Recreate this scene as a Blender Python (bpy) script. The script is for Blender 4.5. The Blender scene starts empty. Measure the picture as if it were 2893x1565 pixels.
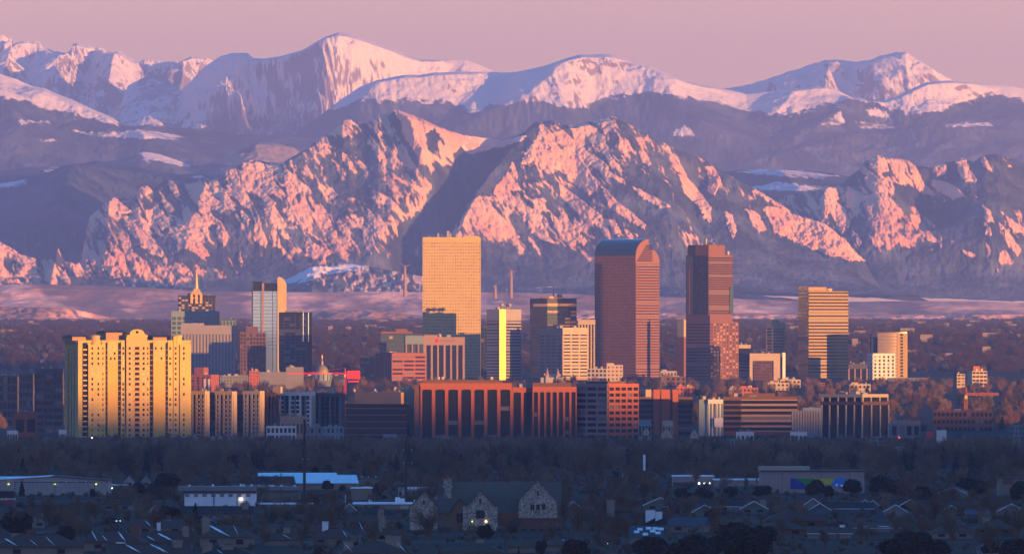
import bpy, math, random
import numpy as np
from mathutils import Vector

S = bpy.context.scene
COL = S.collection
R = math.radians
rng = random.Random(7)

# ------------------------------------------------------------------ camera, sky, sun, exposure
F = 32144.0            # focal length in photograph pixels (400 mm on a 36 mm sensor)
CX, HY, H = 1446.5, 1018.6, 56.0   # optical axis, eye level, eye height above the plain
cam = bpy.data.cameras.new('camera')
cam.lens, cam.sensor_width, cam.sensor_fit = 400, 36, 'HORIZONTAL'
cam.shift_y = (HY - 782.5) / 2893.0
cam.clip_start, cam.clip_end = 5, 200000
camo = bpy.data.objects.new('camera', cam)
camo.location = (0, 0, H)
camo.rotation_euler = (R(90), 0, 0)
COL.objects.link(camo)
S.camera = camo

SUN_AZ, SUN_EL = 44.0, 2.4          # to the right of straight behind the camera, just risen
world = bpy.data.worlds.new('World')
S.world = world
world.use_nodes = True
wn, wl = world.node_tree.nodes, world.node_tree.links
wn.clear()
wo = wn.new('ShaderNodeOutputWorld')
bg = wn.new('ShaderNodeBackground')
sky = wn.new('ShaderNodeTexSky')
sky.sky_type = 'NISHITA'
sky.sun_disc = False
sky.sun_elevation = R(SUN_EL)
sky.sun_rotation = R(180 - SUN_AZ)
sky.altitude = 1600
sky.air_density, sky.dust_density, sky.ozone_density = 1.0, 0.6, 4.0
geo = wn.new('ShaderNodeNewGeometry')
sep = wn.new('ShaderNodeSeparateXYZ')
tcw = wn.new('ShaderNodeTexCoord')
wl.new(tcw.outputs['Generated'], sep.inputs[0])
ramp = wn.new('ShaderNodeValToRGB')   # earth-shadow / belt-of-Venus gradient, the same all round
cr = ramp.color_ramp
cr.interpolation = 'EASE'
STOPS = [(0.0, (0.3678, 0.1425, 0.0696)), (0.018, (0.4046, 0.1747, 0.0861)), (0.045, (0.4046, 0.1839, 0.1065)), (0.11, (0.0681, 0.1001, 0.2322)), (0.26, (0.016, 0.0921, 0.2482)), (1.0, (0.0048, 0.0737, 0.1922))]
while len(cr.elements) < len(STOPS):
    cr.elements.new(.5)
for e, (p, c) in zip(cr.elements, STOPS):
    e.position, e.color = p, (*c, 1)
wl.new(sep.outputs['Z'], ramp.inputs[0])
mixw = wn.new('ShaderNodeVectorMath'); mixw.operation = 'MULTIPLY_ADD'
wl.new(sky.outputs[0], mixw.inputs[0])
mixw.inputs[1].default_value = (.04, .04, .05)
wl.new(ramp.outputs[0], mixw.inputs[2])
wl.new(mixw.outputs[0], bg.inputs['Color'])
bg.inputs['Strength'].default_value = 1.0
wl.new(bg.outputs[0], wo.inputs[0])

sl = bpy.data.lights.new('sun', 'SUN')
sl.energy, sl.angle, sl.color = 5.0, R(.4), (1.0, .43, .10)
so = bpy.data.objects.new('sun', sl)
a_, e_ = R(SUN_AZ), R(SUN_EL)
SUNV = Vector((math.sin(a_) * math.cos(e_), -math.cos(a_) * math.cos(e_), math.sin(e_)))
so.rotation_euler = SUNV.to_track_quat('Z', 'Y').to_euler()
COL.objects.link(so)

S.view_settings.view_transform = 'Standard'
S.view_settings.look = 'None'
S.view_settings.exposure = 1.74
S.view_settings.gamma = 1.0
S.view_settings.use_curve_mapping = False
S.render.engine = 'CYCLES'
cy = S.cycles
cy.max_bounces, cy.diffuse_bounces, cy.glossy_bounces = 5, 2, 2
cy.transmission_bounces, cy.volume_bounces, cy.transparent_max_bounces = 2, 0, 4
cy.use_denoising = True
cy.sample_clamp_indirect = 4
try:
    cy.volume_unbiased = False
except Exception:
    pass

# ------------------------------------------------------------------ small helpers
def lerp(a, b, t): return a + (b - a) * t
def sstep(a, b, x):
    t = np.clip((x - a) / (b - a), 0, 1)
    return t * t * (3 - 2 * t)

GP = [(-3000, 54), (0, 53), (500, 42), (1200, 20), (2200, 0), (9000, 0), (12000, 10), (15600, 30), (18000, 62), (20000, 92), (25000, 126), (33000, 168), (38000, 186), (44000, 200), (90000, 200)]
def ground(y):
    return np.interp(y, [p[0] for p in GP], [p[1] for p in GP])
def wx(px, D): return (px - CX) * D / F
def wz(py, D): return H + (HY - py) * D / F
def depth_of(py):                    # distance at which flat ground is seen at this height
    ys = np.linspace(2300, 15000, 4000)
    pys = HY - (ground(ys) - H) / ys * F
    return float(np.interp(-py, -pys, ys))

_perm = np.random.RandomState(3).permutation(512)
_perm = np.concatenate([_perm, _perm, _perm])
_ga = np.random.RandomState(5).rand(512) * 2 * math.pi
_gx, _gy = np.cos(_ga), np.sin(_ga)
def perlin(x, y):
    xi, yi = np.floor(x).astype(int), np.floor(y).astype(int)
    xf, yf = x - xi, y - yi
    u, v = xf * xf * xf * (xf * (xf * 6 - 15) + 10), yf * yf * yf * (yf * (yf * 6 - 15) + 10)
    def g(ix, iy, dx, dy):
        h = _perm[(_perm[ix & 511] + iy) & 511]
        return _gx[h] * dx + _gy[h] * dy
    a = lerp(g(xi, yi, xf, yf), g(xi + 1, yi, xf - 1, yf), u)
    b = lerp(g(xi, yi + 1, xf, yf - 1), g(xi + 1, yi + 1, xf - 1, yf - 1), u)
    return lerp(a, b, v) * 1.5
def fbm(x, y, oc=5, gain=.5, ridged=False):
    s, a, n = 0, 1.0, 0
    for i in range(oc):
        p = perlin(x + 17.3 * i, y - 9.1 * i)
        s = s + a * ((1 - np.abs(p) * 1.6) if ridged else p)
        n += a
        a *= gain
        x, y = x * 2.03, y * 2.03
    return s / n

# ------------------------------------------------------------------ materials
def mat(name, col, rough=.8, metal=0, spec=.3, emit=None, noise=None, bump=0):
    m = bpy.data.materials.new(name)
    m.use_nodes = True
    nt = m.node_tree
    b = nt.nodes['Principled BSDF']
    b.inputs['Base Color'].default_value = (*col, 1)
    b.inputs['Roughness'].default_value = rough
    b.inputs['Metallic'].default_value = metal
    b.inputs['Specular IOR Level'].default_value = spec
    if emit:
        b.inputs['Emission Color'].default_value = (*emit[0], 1)
        b.inputs['Emission Strength'].default_value = emit[1]
    if noise:                           # (scale, second colour[, stretch])
        tc = nt.nodes.new('ShaderNodeTexCoord')
        mp = nt.nodes.new('ShaderNodeMapping')
        mp.inputs['Scale'].default_value = noise[2] if len(noise) > 2 else (1, 1, 1)
        nz = nt.nodes.new('ShaderNodeTexNoise')
        nz.inputs['Scale'].default_value = noise[0]
        nz.inputs['Detail'].default_value = 5
        nz.inputs['Roughness'].default_value = .65
        rp = nt.nodes.new('ShaderNodeValToRGB')
        rp.color_ramp.elements[0].position, rp.color_ramp.elements[1].position = .35, .66
        rp.color_ramp.elements[0].color, rp.color_ramp.elements[1].color = (*col, 1), (*noise[1], 1)
        nt.links.new(tc.outputs['Object'], mp.inputs[0])
        nt.links.new(mp.outputs[0], nz.inputs['Vector'])
        nt.links.new(nz.outputs['Fac'], rp.inputs[0])
        nt.links.new(rp.outputs[0], b.inputs['Base Color'])
        if bump:
            bp = nt.nodes.new('ShaderNodeBump')
            bp.inputs['Strength'].default_value = bump
            bp.inputs['Distance'].default_value = .2
            nt.links.new(nz.outputs['Fac'], bp.inputs['Height'])
            nt.links.new(bp.outputs[0], b.inputs['Normal'])
    return m

def range_material(name, forest, rock, rock2, snow, fine, thr=.5):
    m = bpy.data.materials.new(name)
    m.use_nodes = True
    nt = m.node_tree; N = nt.nodes; L = nt.links
    b = N['Principled BSDF']
    b.inputs['Roughness'].default_value = .95
    b.inputs['Specular IOR Level'].default_value = .05
    tc = N.new('ShaderNodeTexCoord')
    nz = N.new('ShaderNodeTexNoise'); nz.inputs['Scale'].default_value = fine; nz.inputs['Detail'].default_value = 4
    L.new(tc.outputs['Object'], nz.inputs['Vector'])
    def at(n):
        a = N.new('ShaderNodeAttribute'); a.attribute_name = n; return a.outputs['Fac']
    def edge(src, w=.10, k=.5):          # mask + fine noise, sharpened
        ad = N.new('ShaderNodeMath'); ad.operation = 'MULTIPLY_ADD'
        L.new(nz.outputs['Fac'], ad.inputs[0]); ad.inputs[1].default_value = k
        L.new(src, ad.inputs[2])
        mr = N.new('ShaderNodeMapRange')
        mr.inputs['From Min'].default_value = thr + k * .5 - w
        mr.inputs['From Max'].default_value = thr + k * .5 + w
        L.new(ad.outputs[0], mr.inputs['Value'])
        return mr.outputs[0]
    def mix(f, a, c):
        x = N.new('ShaderNodeMix'); x.data_type = 'RGBA'
        L.new(f, x.inputs['Factor'])
        for s, v in ((x.inputs['A'], a), (x.inputs['B'], c)):
            if isinstance(v, tuple): s.default_value = (*v, 1)
            else: L.new(v, s)
        return x.outputs['Result']
    rk = mix(at('tint'), rock, rock2)
    n2 = N.new('ShaderNodeTexNoise'); n2.inputs['Scale'].default_value = fine * .22; n2.inputs['Detail'].default_value = 9; n2.inputs['Roughness'].default_value = .68
    L.new(tc.outputs['Object'], n2.inputs['Vector'])
    m2 = N.new('ShaderNodeMapRange'); m2.inputs['From Min'].default_value = .44; m2.inputs['From Max'].default_value = .72
    L.new(n2.outputs['Fac'], m2.inputs['Value'])
    fo = mix(m2.outputs[0], forest, tuple(v * 3.2 + .03 for v in forest))
    c = mix(edge(at('rock')), fo, rk)
    c = mix(edge(at('snow'), .14, .4), c, snow)
    L.new(c, b.inputs['Base Color'])
    return m

# ------------------------------------------------------------------ mesh helpers
def tagset(o, label=None, cat=None, group=None, kind=None):
    if label: o['label'] = label
    if cat: o['category'] = cat
    if group: o['group'] = group
    if kind: o['kind'] = kind
    return o
def link(name, me, m=None, parent=None, loc=(0, 0, 0), rz=0.0, scale=None):
    o = bpy.data.objects.new(name, me)
    if m is not None and me is not None and not me.materials:
        me.materials.append(m)
    o.location = loc
    o.rotation_euler = (0, 0, rz)
    if scale: o.scale = scale
    if parent: o.parent = parent
    COL.objects.link(o)
    return o
def grid_mesh(name, X, Y, Z, attrs=None, smooth=True):
    nt_, nx_ = X.shape
    me = bpy.data.meshes.new(name)
    nv = nt_ * nx_
    me.vertices.add(nv)
    co = np.stack([X, Y, Z], -1).reshape(-1, 3).astype(np.float32)
    me.vertices.foreach_set('co', co.ravel())
    i = (np.arange(nt_ - 1)[:, None] * nx_ + np.arange(nx_ - 1)[None, :]).ravel()
    q = np.stack([i, i + 1, i + nx_ + 1, i + nx_], -1).astype(np.int32)
    nf = len(q)
    me.loops.add(nf * 4)
    me.loops.foreach_set('vertex_index', q.ravel())
    me.polygons.add(nf)
    me.polygons.foreach_set('loop_start', np.arange(0, nf * 4, 4, dtype=np.int32))
    me.update(calc_edges=True)
    me.validate()
    if smooth:
        me.polygons.foreach_set('use_smooth', np.ones(nf, dtype=bool))
    for k, v in (attrs or {}).items():
        a = me.attributes.new(k, 'FLOAT', 'POINT')
        a.data.foreach_set('value', v.astype(np.float32).ravel())
    return me
def soup(name, V, Fc, smooth=False):
    me = bpy.data.meshes.new(name)
    V = np.asarray(V, dtype=np.float32).reshape(-1, 3)
    Fc = np.asarray(Fc, dtype=np.int32)
    k = Fc.shape[1]
    me.vertices.add(len(V)); me.vertices.foreach_set('co', V.ravel())
    me.loops.add(len(Fc) * k); me.loops.foreach_set('vertex_index', Fc.ravel())
    me.polygons.add(len(Fc)); me.polygons.foreach_set('loop_start', np.arange(0, len(Fc) * k, k, dtype=np.int32))
    if smooth: me.polygons.foreach_set('use_smooth', np.ones(len(Fc), dtype=bool))
    me.update(calc_edges=True)
    return me
def in_poly(px, py, poly):
    ins = np.zeros(px.shape, bool)
    n = len(poly)
    for i in range(n):
        x1, y1 = poly[i]; x2, y2 = poly[(i + 1) % n]
        if y1 == y2: continue
        c = ((y1 > py) != (y2 > py)) & (px < (x2 - x1) * (py - y1) / (y2 - y1) + x1)
        ins ^= c
    return ins
# ------------------------------------------------------------------ terrain: plain, ridges and mountain ranges
ys = np.concatenate([np.linspace(-2500, 2200, 14), np.linspace(2400, 16000, 60), np.linspace(16400, 44000, 90)])
xs = np.linspace(-9000, 9000, 181)
GX, GY = np.meshgrid(xs, ys)
GZ = ground(GY) + sstep(12500, 20000, GY) * 5 * fbm(GX / 900, GY / 900, 4)
def ground_material():
    m = bpy.data.materials.new('plain_ground'); m.use_nodes = True
    nt = m.node_tree; N = nt.nodes; L = nt.links
    b = N['Principled BSDF']; b.inputs['Roughness'].default_value = .95; b.inputs['Specular IOR Level'].default_value = .05
    tc = N.new('ShaderNodeTexCoord')
    n1 = N.new('ShaderNodeTexNoise'); n1.inputs['Scale'].default_value = .012; n1.inputs['Detail'].default_value = 8
    L.new(tc.outputs['Object'], n1.inputs['Vector'])
    rp = N.new('ShaderNodeValToRGB')
    for e, (p, c) in zip(rp.color_ramp.elements, ((.35, (.016, .017, .015, 1)), (.7, (.045, .038, .028, 1)))):
        e.position, e.color = p, c
    L.new(n1.outputs['Fac'], rp.inputs[0])
    sp = N.new('ShaderNodeSeparateXYZ'); L.new(tc.outputs['Object'], sp.inputs[0])     # dry prairie beyond the town
    mr = N.new('ShaderNodeMapRange'); mr.inputs['From Min'].default_value = 26000; mr.inputs['From Max'].default_value = 33500; L.new(sp.outputs['Y'], mr.inputs['Value'])
    mx = N.new('ShaderNodeMix'); mx.data_type = 'RGBA'; L.new(mr.outputs[0], mx.inputs['Factor']); L.new(rp.outputs[0], mx.inputs['A']); mx.inputs['B'].default_value = (.36, .27, .18, 1)
    L.new(mx.outputs['Result'], b.inputs['Base Color'])
    return m
g = link('ground', grid_mesh('ground', GX, GY, GZ), ground_material())
g['kind'] = 'structure'

def unseen_shade_ridge():                          # unseen ridge added off frame, heights shaped to shade suburbs and office feet
    rr = np.linspace(1000, 12500, 90); ss = np.linspace(-1150, 1500, 40)
    Rr, Ss = np.meshgrid(rr, ss)
    hx, hy = math.sin(a_), -math.cos(a_)
    s0 = -400
    hc = np.interp(Rr, [1000, 1500, 5200, 5567, 5712, 5949, 6300, 6510, 6900, 8400, 12500], [60, 270, 272, 268, 257, 248, 262, 268, 250, 60, 40])
    w = np.where(Ss < 0, 500., 1400.)
    Zr = -25 + (hc + 25) * np.clip(1 - np.abs(Ss) / w, 0, 1) ** 1.2
    X = (s0 + Ss) * hx + Rr * math.cos(a_)
    Y = (s0 + Ss) * hy + Rr * math.sin(a_)
    Zr = Zr + ground(Y) + 8 * fbm(X / 300, Y / 300, 4) * (Zr > 0)
    o = link('unseen_shade_hills', grid_mesh('unseen_shade_hills', X, Y, Zr), mat('ridge_grass', (.12, .10, .06), .95, noise=(.01, (.06, .06, .04))))
    o['kind'] = 'structure'
unseen_shade_ridge()

def interp_pts(pts, x):
    return np.interp(x, [p[0] for p in pts], [p[1] for p in pts])

def make_range(name, D, crest, W, foot, nx=700, nt=130, x0=-260, x1=3150, amp=.16, freq=1 / 700., power=1.0, spurs=(), stretch=None,
               crest_rough=0, seed=0, back=1800, ridged_gain=.56, masks=None, material=None, post=None, recede=None, rough=9):
    px = np.linspace(x0, x1, nx)
    ext = interp_pts(recede, px) if recede else 0 * px   # ridge lines that swing away from the viewer
    W = W + ext; D = D + ext
    X1 = wx(px, D)
    zc = wz(interp_pts(crest, px), D)
    t = np.concatenate([np.linspace(-1, 0, 8)[:-1], np.linspace(0, 1, nt) ** 1.25])
    X, T = np.meshgrid(X1, t)
    ZC = np.broadcast_to(zc, X.shape)
    Y = D - np.where(T < 0, T * back, T * W)
    Tp = np.clip(T, 0, 1)
    ZF = np.broadcast_to(wz(foot if np.isscalar(foot) else interp_pts(foot, px), D - W), X.shape)
    prof = 1 - (1 - Tp) ** power if power > 1 else Tp ** (1 / power if power else 1)
    Z = ZC + (ZF - ZC) * prof
    Z = np.where(T < 0, ZC + (ZC - ZF) * np.clip(T, -1, 0) * .8, Z)
    rel = np.maximum(ZC - ZF, 60)
    win = sstep(0, .10, Tp) * (1 - .6 * sstep(.85, 1, Tp))
    u, v = X * freq + seed * 31.7, (D - Y) * freq + seed * 11.3
    if stretch:                           # (shear, squash): features run down the slope towards the lower right
        u, v = (X - (D - Y) * stretch[0]) * freq + seed * 31.7, (D - Y) * freq * stretch[1] + seed * 11.3
    wu, wv = fbm(u * .7 + 5, v * .7, 3), fbm(u * .7, v * .7 + 9, 3)
    n = fbm(u + .5 * wu, v + .5 * wv, 6, ridged_gain, True) - .62
    Z = Z + n * amp * rel * win * 2
    if rough: Z = Z + rough * win * fbm(X / 34 + seed, (D - Y) / 34, 3, .6)     # tree canopy, boulders
    Z = Z + crest_rough * fbm(X / 60 + seed, T * 3, 4, .6) * (1 - sstep(0, .15, np.abs(T)))
    ppx, ppy = CX + X * F / Y, HY - (Z - H) * F / Y
    for (line, a, wl_, wr_) in spurs:     # ridges and ravines that run down the slope
        yy = [p[1] for p in line]; xx = [p[0] for p in line]
        wob = 14 * fbm(ppy / 40 + a, ppx * 0 + seed, 3)
        d = ppx - np.interp(ppy, yy, xx) - wob
        k = np.where(d < 0, np.clip(1 + d / wl_, 0, 1), np.clip(1 - d / wr_, 0, 1))
        en = sstep(yy[0] - 30, yy[0] + 15, ppy) * (1 - sstep(yy[-1] - 15, yy[-1] + 40, ppy))
        Z = Z + a * k * en * sstep(0, .06, Tp)
    zlim = H + (ZC - H) * Y / D - 1.0      # nothing in front may rise above the crest line
    Z = np.where(T > 0, np.minimum(Z, zlim - rel * .02 * sstep(0, .1, Tp)), Z)
    ppy = HY - (Z - H) * F / Y
    at = masks(X, Y, Z, T, ppx, ppy, n) if masks else {}
    if post: Z = post(X, Y, Z, T, ppx, ppy, at)
    for k in ('rock', 'snow', 'tint'):
        at.setdefault(k, np.zeros(X.shape))
    o = link(name, grid_mesh(name, X, Y, Z, at), material)
    o['kind'] = 'structure'
    return o

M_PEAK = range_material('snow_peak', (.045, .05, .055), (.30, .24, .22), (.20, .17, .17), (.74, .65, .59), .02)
M_FOOT = range_material('forest_foothill', (.03, .036, .045), (.30, .22, .17), (.25, .2, .17), (.74, .65, .59), .02)
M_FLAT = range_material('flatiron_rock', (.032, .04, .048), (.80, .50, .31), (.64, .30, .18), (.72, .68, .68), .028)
M_MESA = range_material('mesa_grass', (.44, .23, .14), (.30, .16, .11), (.24, .14, .10), (.5, .4, .3), .01)

def snow_mask(line=None, soft=22, cliff=.25, base=1.0, patches=(), holes=()):
    def f(X, Y, Z, T, px, py, n):
        zx = np.gradient(Z, axis=1) / np.gradient(X, axis=1)
        zy = np.gradient(Z, axis=0) / np.minimum(np.gradient(Y, axis=0), -1)
        steep = np.sqrt(zx ** 2 + zy ** 2)
        nn = fbm(X / 260, Y / 260, 5)
        f2 = fbm(X / 52 + Z / 240 + 3, Y / 60 + Z / 36, 4, .6)
        s = np.full(X.shape, base)
        if line is not None:
            s = sstep(-soft, soft, interp_pts(line, px) - py + nn * soft * 1.6 + f2 * soft * 1.5)
        n3 = fbm(X / 420 - 7, Z / 160, 5, .6)
        s = np.minimum(s, 1 - sstep(.5, 1.0, n3 * 1.3 + f2 * .8 + (steep - cliff) * .8))
        for (pl, a) in patches:
            ip = in_poly(px + nn * 40 + f2 * 16, py + nn * 12 + f2 * 7, pl)
            s = np.where(ip, np.maximum(s, a + nn * .6 + f2 * .6), s)
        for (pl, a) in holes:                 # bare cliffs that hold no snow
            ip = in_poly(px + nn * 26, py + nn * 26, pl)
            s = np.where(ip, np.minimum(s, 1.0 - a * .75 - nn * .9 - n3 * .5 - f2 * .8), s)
        rk = np.full(X.shape, 1.0)
        if line is not None:
            rk = sstep(-soft * .3, soft * .8, interp_pts(line, px) - py + nn * soft * 1.6)
        return {'snow': s, 'rock': rk, 'tint': .5 + n3}
    return f

# far jagged range at the left
L1 = [(-300, 120), (-60, 95), (0, 100), (15, 102), (34, 113), (38, 127), (49, 119), (76, 117), (114, 123), (122, 134), (152, 146), (186, 151), (202, 142), (207, 125), (221, 123), (243, 132), (259, 134), (289, 136), (300, 146), (335, 147), (346, 151), (365, 165), (384, 174), (403, 170), (418, 167), (437, 173), (472, 174), (506, 179), (521, 168), (540, 161), (571, 165), (593, 165), (640, 190), (720, 230), (900, 260), (3200, 320)]
make_range('mountain_range', 74000, L1, 1400, 400, nx=760, nt=150, x1=1100, amp=.16, freq=1 / 900., power=1.3, crest_rough=26, seed=1,
           spurs=(([(60, 150), (-10, 330)], 160, 90, 50), ([(210, 130), (150, 330)], 260, 130, 60), ([(345, 160), (300, 330)], 200, 80, 110), ([(400, 175), (470, 260)], -120, 60, 60), ([(540, 165), (470, 260)], 150, 60, 60)),
           masks=snow_mask(None, cliff=1.0), material=M_PEAK)
# right-hand rocky peak
L4 = [(1700, 330), (1950, 275), (2046, 251), (2084, 246), (2122, 237), (2160, 227), (2202, 212), (2255, 195), (2293, 182), (2331, 171), (2377, 170), (2385, 172), (2419, 175), (2457, 171), (2491, 157), (2529, 150), (2560, 147), (2571, 155), (2590, 168), (2617, 184), (2647, 203), (2674, 218), (2689, 227), (2760, 250), (3200, 270)]
make_range('mountain_range', 72000, L4, 900, 400, nx=500, nt=130, x0=1700, x1=3150, amp=.10, freq=1 / 500., power=1.0, crest_rough=12, seed=2,
           spurs=(([(2560, 150), (2640, 300)], 200, 190, 160), ([(2370, 175), (2330, 300)], 170, 170, 90), ([(2450, 175), (2470, 300)], 120, 60, 110), ([(2190, 222), (2180, 280)], 120, 40, 90)),
           masks=snow_mask(None, cliff=1.05), material=M_PEAK, recede=[(2000, 1100), (2380, 380), (2400, 320), (2555, 0), (2900, 300)])
# the big snowy dome with a shaded left flank
L2 = [(100, 420), (300, 330), (345, 285), (361, 243), (400, 222), (434, 211), (475, 227), (510, 256), (517, 254), (552, 224), (586, 186), (624, 159), (654, 151), (685, 150), (700, 151), (715, 165), (753, 166), (799, 158), (856, 142), (886, 123), (921, 104), (955, 93), (983, 96), (1013, 104), (1055, 119), (1101, 136), (1150, 157), (1188, 168), (1226, 170), (1280, 170), (1310, 170), (1340, 178), (1371, 191), (1397, 203), (1450, 225), (1700, 300), (3200, 420)]
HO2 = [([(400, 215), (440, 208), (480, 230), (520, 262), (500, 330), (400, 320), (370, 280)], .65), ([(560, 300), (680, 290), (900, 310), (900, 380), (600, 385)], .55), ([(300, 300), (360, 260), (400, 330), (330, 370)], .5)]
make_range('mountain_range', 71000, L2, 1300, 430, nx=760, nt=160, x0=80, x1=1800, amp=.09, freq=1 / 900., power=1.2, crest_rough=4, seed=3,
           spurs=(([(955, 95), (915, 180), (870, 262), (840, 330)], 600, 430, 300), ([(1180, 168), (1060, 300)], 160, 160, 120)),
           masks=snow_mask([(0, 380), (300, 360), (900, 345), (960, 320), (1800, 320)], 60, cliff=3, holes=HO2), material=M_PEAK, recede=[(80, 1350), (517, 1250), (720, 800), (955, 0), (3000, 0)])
# rounded snowy mountain in the middle and the shoulder at the right
L3 = [(780, 420), (900, 330), (960, 284), (983, 269), (1017, 246), (1066, 227), (1142, 212), (1188, 212), (1226, 206), (1302, 203), (1397, 204), (1416, 206), (1455, 205), (1493, 197), (1531, 189), (1569, 176), (1607, 163), (1641, 155), (1675, 155), (1706, 153), (1728, 154), (1759, 163), (1797, 176), (1835, 187), (1873, 203), (1911, 218), (1940, 229), (1989, 241), (2046, 252), (2084, 260), (2109, 267), (2200, 257), (2293, 246), (2331, 246), (2370, 258), (2408, 277), (2457, 280), (2495, 285), (2529, 275), (2579, 250), (2617, 233), (2655, 229), (2689, 229), (2769, 237), (2826, 241), (2856, 243), (2893, 250), (3200, 265)]
S3 = [(0, 300), (960, 300), (1028, 288), (1142, 283), (1226, 288), (1302, 300), (1340, 315), (1397, 288), (1473, 290), (1531, 283), (1588, 303), (1614, 313), (1675, 290), (1759, 270), (1835, 260), (1940, 273), (2027, 296), (2141, 315), (2217, 322), (2293, 315), (2370, 290), (2457, 285), (2503, 303), (2579, 320), (2655, 322), (2712, 290), (2769, 275), (2893, 284), (3200, 290)]
P3 = [([(2440, 308), (2500, 310), (2510, 335), (2450, 325)], .9), ([(2310, 345), (2390, 318), (2400, 350), (2330, 362)], .55), ([(2420, 345), (2520, 335), (2530, 365), (2440, 366)], .5), ([(2655, 350), (2800, 348), (2810, 358), (2660, 360)], .6), ([(1915, 375), (1960, 360), (1970, 385), (1920, 390)], .6), ([(2305, 408), (2350, 405), (2350, 418), (2310, 418)], .55)]
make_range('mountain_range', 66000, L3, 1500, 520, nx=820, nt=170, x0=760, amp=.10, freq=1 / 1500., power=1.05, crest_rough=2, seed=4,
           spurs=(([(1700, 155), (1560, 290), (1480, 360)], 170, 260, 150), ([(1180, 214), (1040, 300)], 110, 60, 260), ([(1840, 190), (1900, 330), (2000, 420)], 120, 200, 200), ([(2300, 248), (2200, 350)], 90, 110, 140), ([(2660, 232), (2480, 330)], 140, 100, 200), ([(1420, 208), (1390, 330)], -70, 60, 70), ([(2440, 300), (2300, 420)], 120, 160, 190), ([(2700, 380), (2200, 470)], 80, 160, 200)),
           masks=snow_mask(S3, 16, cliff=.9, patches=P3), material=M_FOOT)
# snowy shoulder at the left running down into forest
L5 = [(-300, 150), (-100, 190), (0, 210), (46, 224), (88, 243), (126, 250), (164, 267), (209, 284), (266, 311), (316, 332), (346, 353), (380, 357), (418, 355), (457, 362), (495, 361), (552, 364), (609, 372), (723, 383), (837, 389), (913, 393), (1100, 415), (1400, 440), (1700, 470), (3200, 560)]
S5 = [(-300, 270), (0, 282), (95, 290), (190, 319), (266, 340), (330, 352), (346, 340), (380, 300), (3200, 300)]
P5 = [([(50, 340), (135, 340), (140, 352), (60, 354)], .6), ([(185, 366), (330, 372), (420, 368), (540, 392), (420, 396), (260, 384)], .75), ([(105, 392), (180, 396), (150, 404), (100, 400)], .5)]
make_range('mountain_range', 62000, L5, 1500, 520, nx=560, nt=130, x1=1750, amp=.09, freq=1 / 1300., power=1.1, crest_rough=2, seed=5,
           spurs=(([(150, 262), (300, 380), (420, 450)], 120, 120, 200), ([(0, 290), (60, 420)], 90, 100, 150)),
           masks=snow_mask(S5, 14, cliff=.9, patches=P5), material=M_FOOT)
# second foothill with a lit bald dome
L7 = [(-300, 505), (0, 482), (100, 472), (250, 462), (330, 452), (380, 438), (403, 429), (430, 432), (460, 438), (500, 452), (536, 466), (560, 470), (620, 452), (680, 424), (730, 402), (780, 405), (830, 417), (850, 431), (900, 468), (1100, 520), (3200, 640)]
P7 = [([(395, 432), (440, 432), (540, 466), (530, 474), (440, 455), (405, 455)], 1.0), ([(120, 480), (160, 462), (180, 485), (140, 490)], .5), ([(0, 462), (55, 464), (20, 474), (0, 474)], .8)]
def masks7(X, Y, Z, T, px, py, n):
    a = snow_mask([(0, 0), (3000, 0)], 10, cliff=5, patches=P7)(X, Y, Z, T, px, py, n)
    nn = fbm(X / 200, Y / 200, 5)
    dome = np.clip(1 - np.hypot((px - 790) / 95, (py - 425) / 50), 0, 1)
    dome2 = np.clip(1 - np.hypot((px - 700) / 150, (py - 450) / 30), 0, 1)
    a['rock'] = sstep(.1, .5, np.maximum(dome * 1.3, dome2 * .9) + nn * .3); a['tint'] = nn
    return a
make_range('foothills', 56000, L7, 1300, 620, nx=420, nt=100, x1=1400, amp=.07, freq=1 / 900., crest_rough=2, seed=6, masks=masks7, material=M_FOOT,
           spurs=(([(730, 405), (600, 470)], 60, 60, 160),))
# meadow saddle at the right, behind the front peaks
L6 = [(1500, 560), (1750, 520), (1990, 488), (2060, 484), (2150, 478), (2250, 480), (2330, 487), (2400, 498), (2520, 505), (2800, 520), (3200, 540)]
P6 = [([(2060, 484), (2250, 479), (2390, 500), (2320, 506), (2150, 496)], .62), ([(2120, 530), (2200, 516), (2330, 530), (2300, 538), (2150, 538)], .8)]
make_range('foothills', 52000, L6, 2500, 570, nx=380, nt=80, x0=1500, x1=3150, amp=.08, freq=1 / 700., seed=7, crest_rough=3, material=M_FOOT,
           masks=snow_mask([(0, 0), (3000, 0)], 10, cliff=5, patches=P6), spurs=(([(2200, 500), (2260, 560)], 40, 80, 80),))
# dark wooded foothill at the left
L8 = [(-300, 480), (0, 497), (76, 489), (160, 490), (228, 463), (274, 454), (342, 468), (420, 480), (500, 492), (628, 493), (700, 505), (900, 540), (1200, 620)]
P8 = [([(0, 522), (40, 516), (78, 505), (75, 512), (30, 532), (0, 536)], .6), ([(540, 500), (570, 495), (600, 512), (560, 512)], .6), ([(100, 690), (180, 655), (180, 668), (110, 700)], .4)]
make_range('foothills', 48500, L8, 3000, 820, nx=420, nt=140, x1=1250, recede=[(-300, 3000), (250, 1500), (700, 0), (1250, 0)], amp=.05, freq=1 / 900., seed=8, crest_rough=4, material=M_FOOT, power=1.2,
           masks=snow_mask([(0, 0), (3000, 0)], 10, cliff=5, patches=P8), spurs=(([(274, 460), (150, 800)], 260, 760, 300), ([(620, 495), (480, 560)], 60, 160, 160)))
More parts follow.
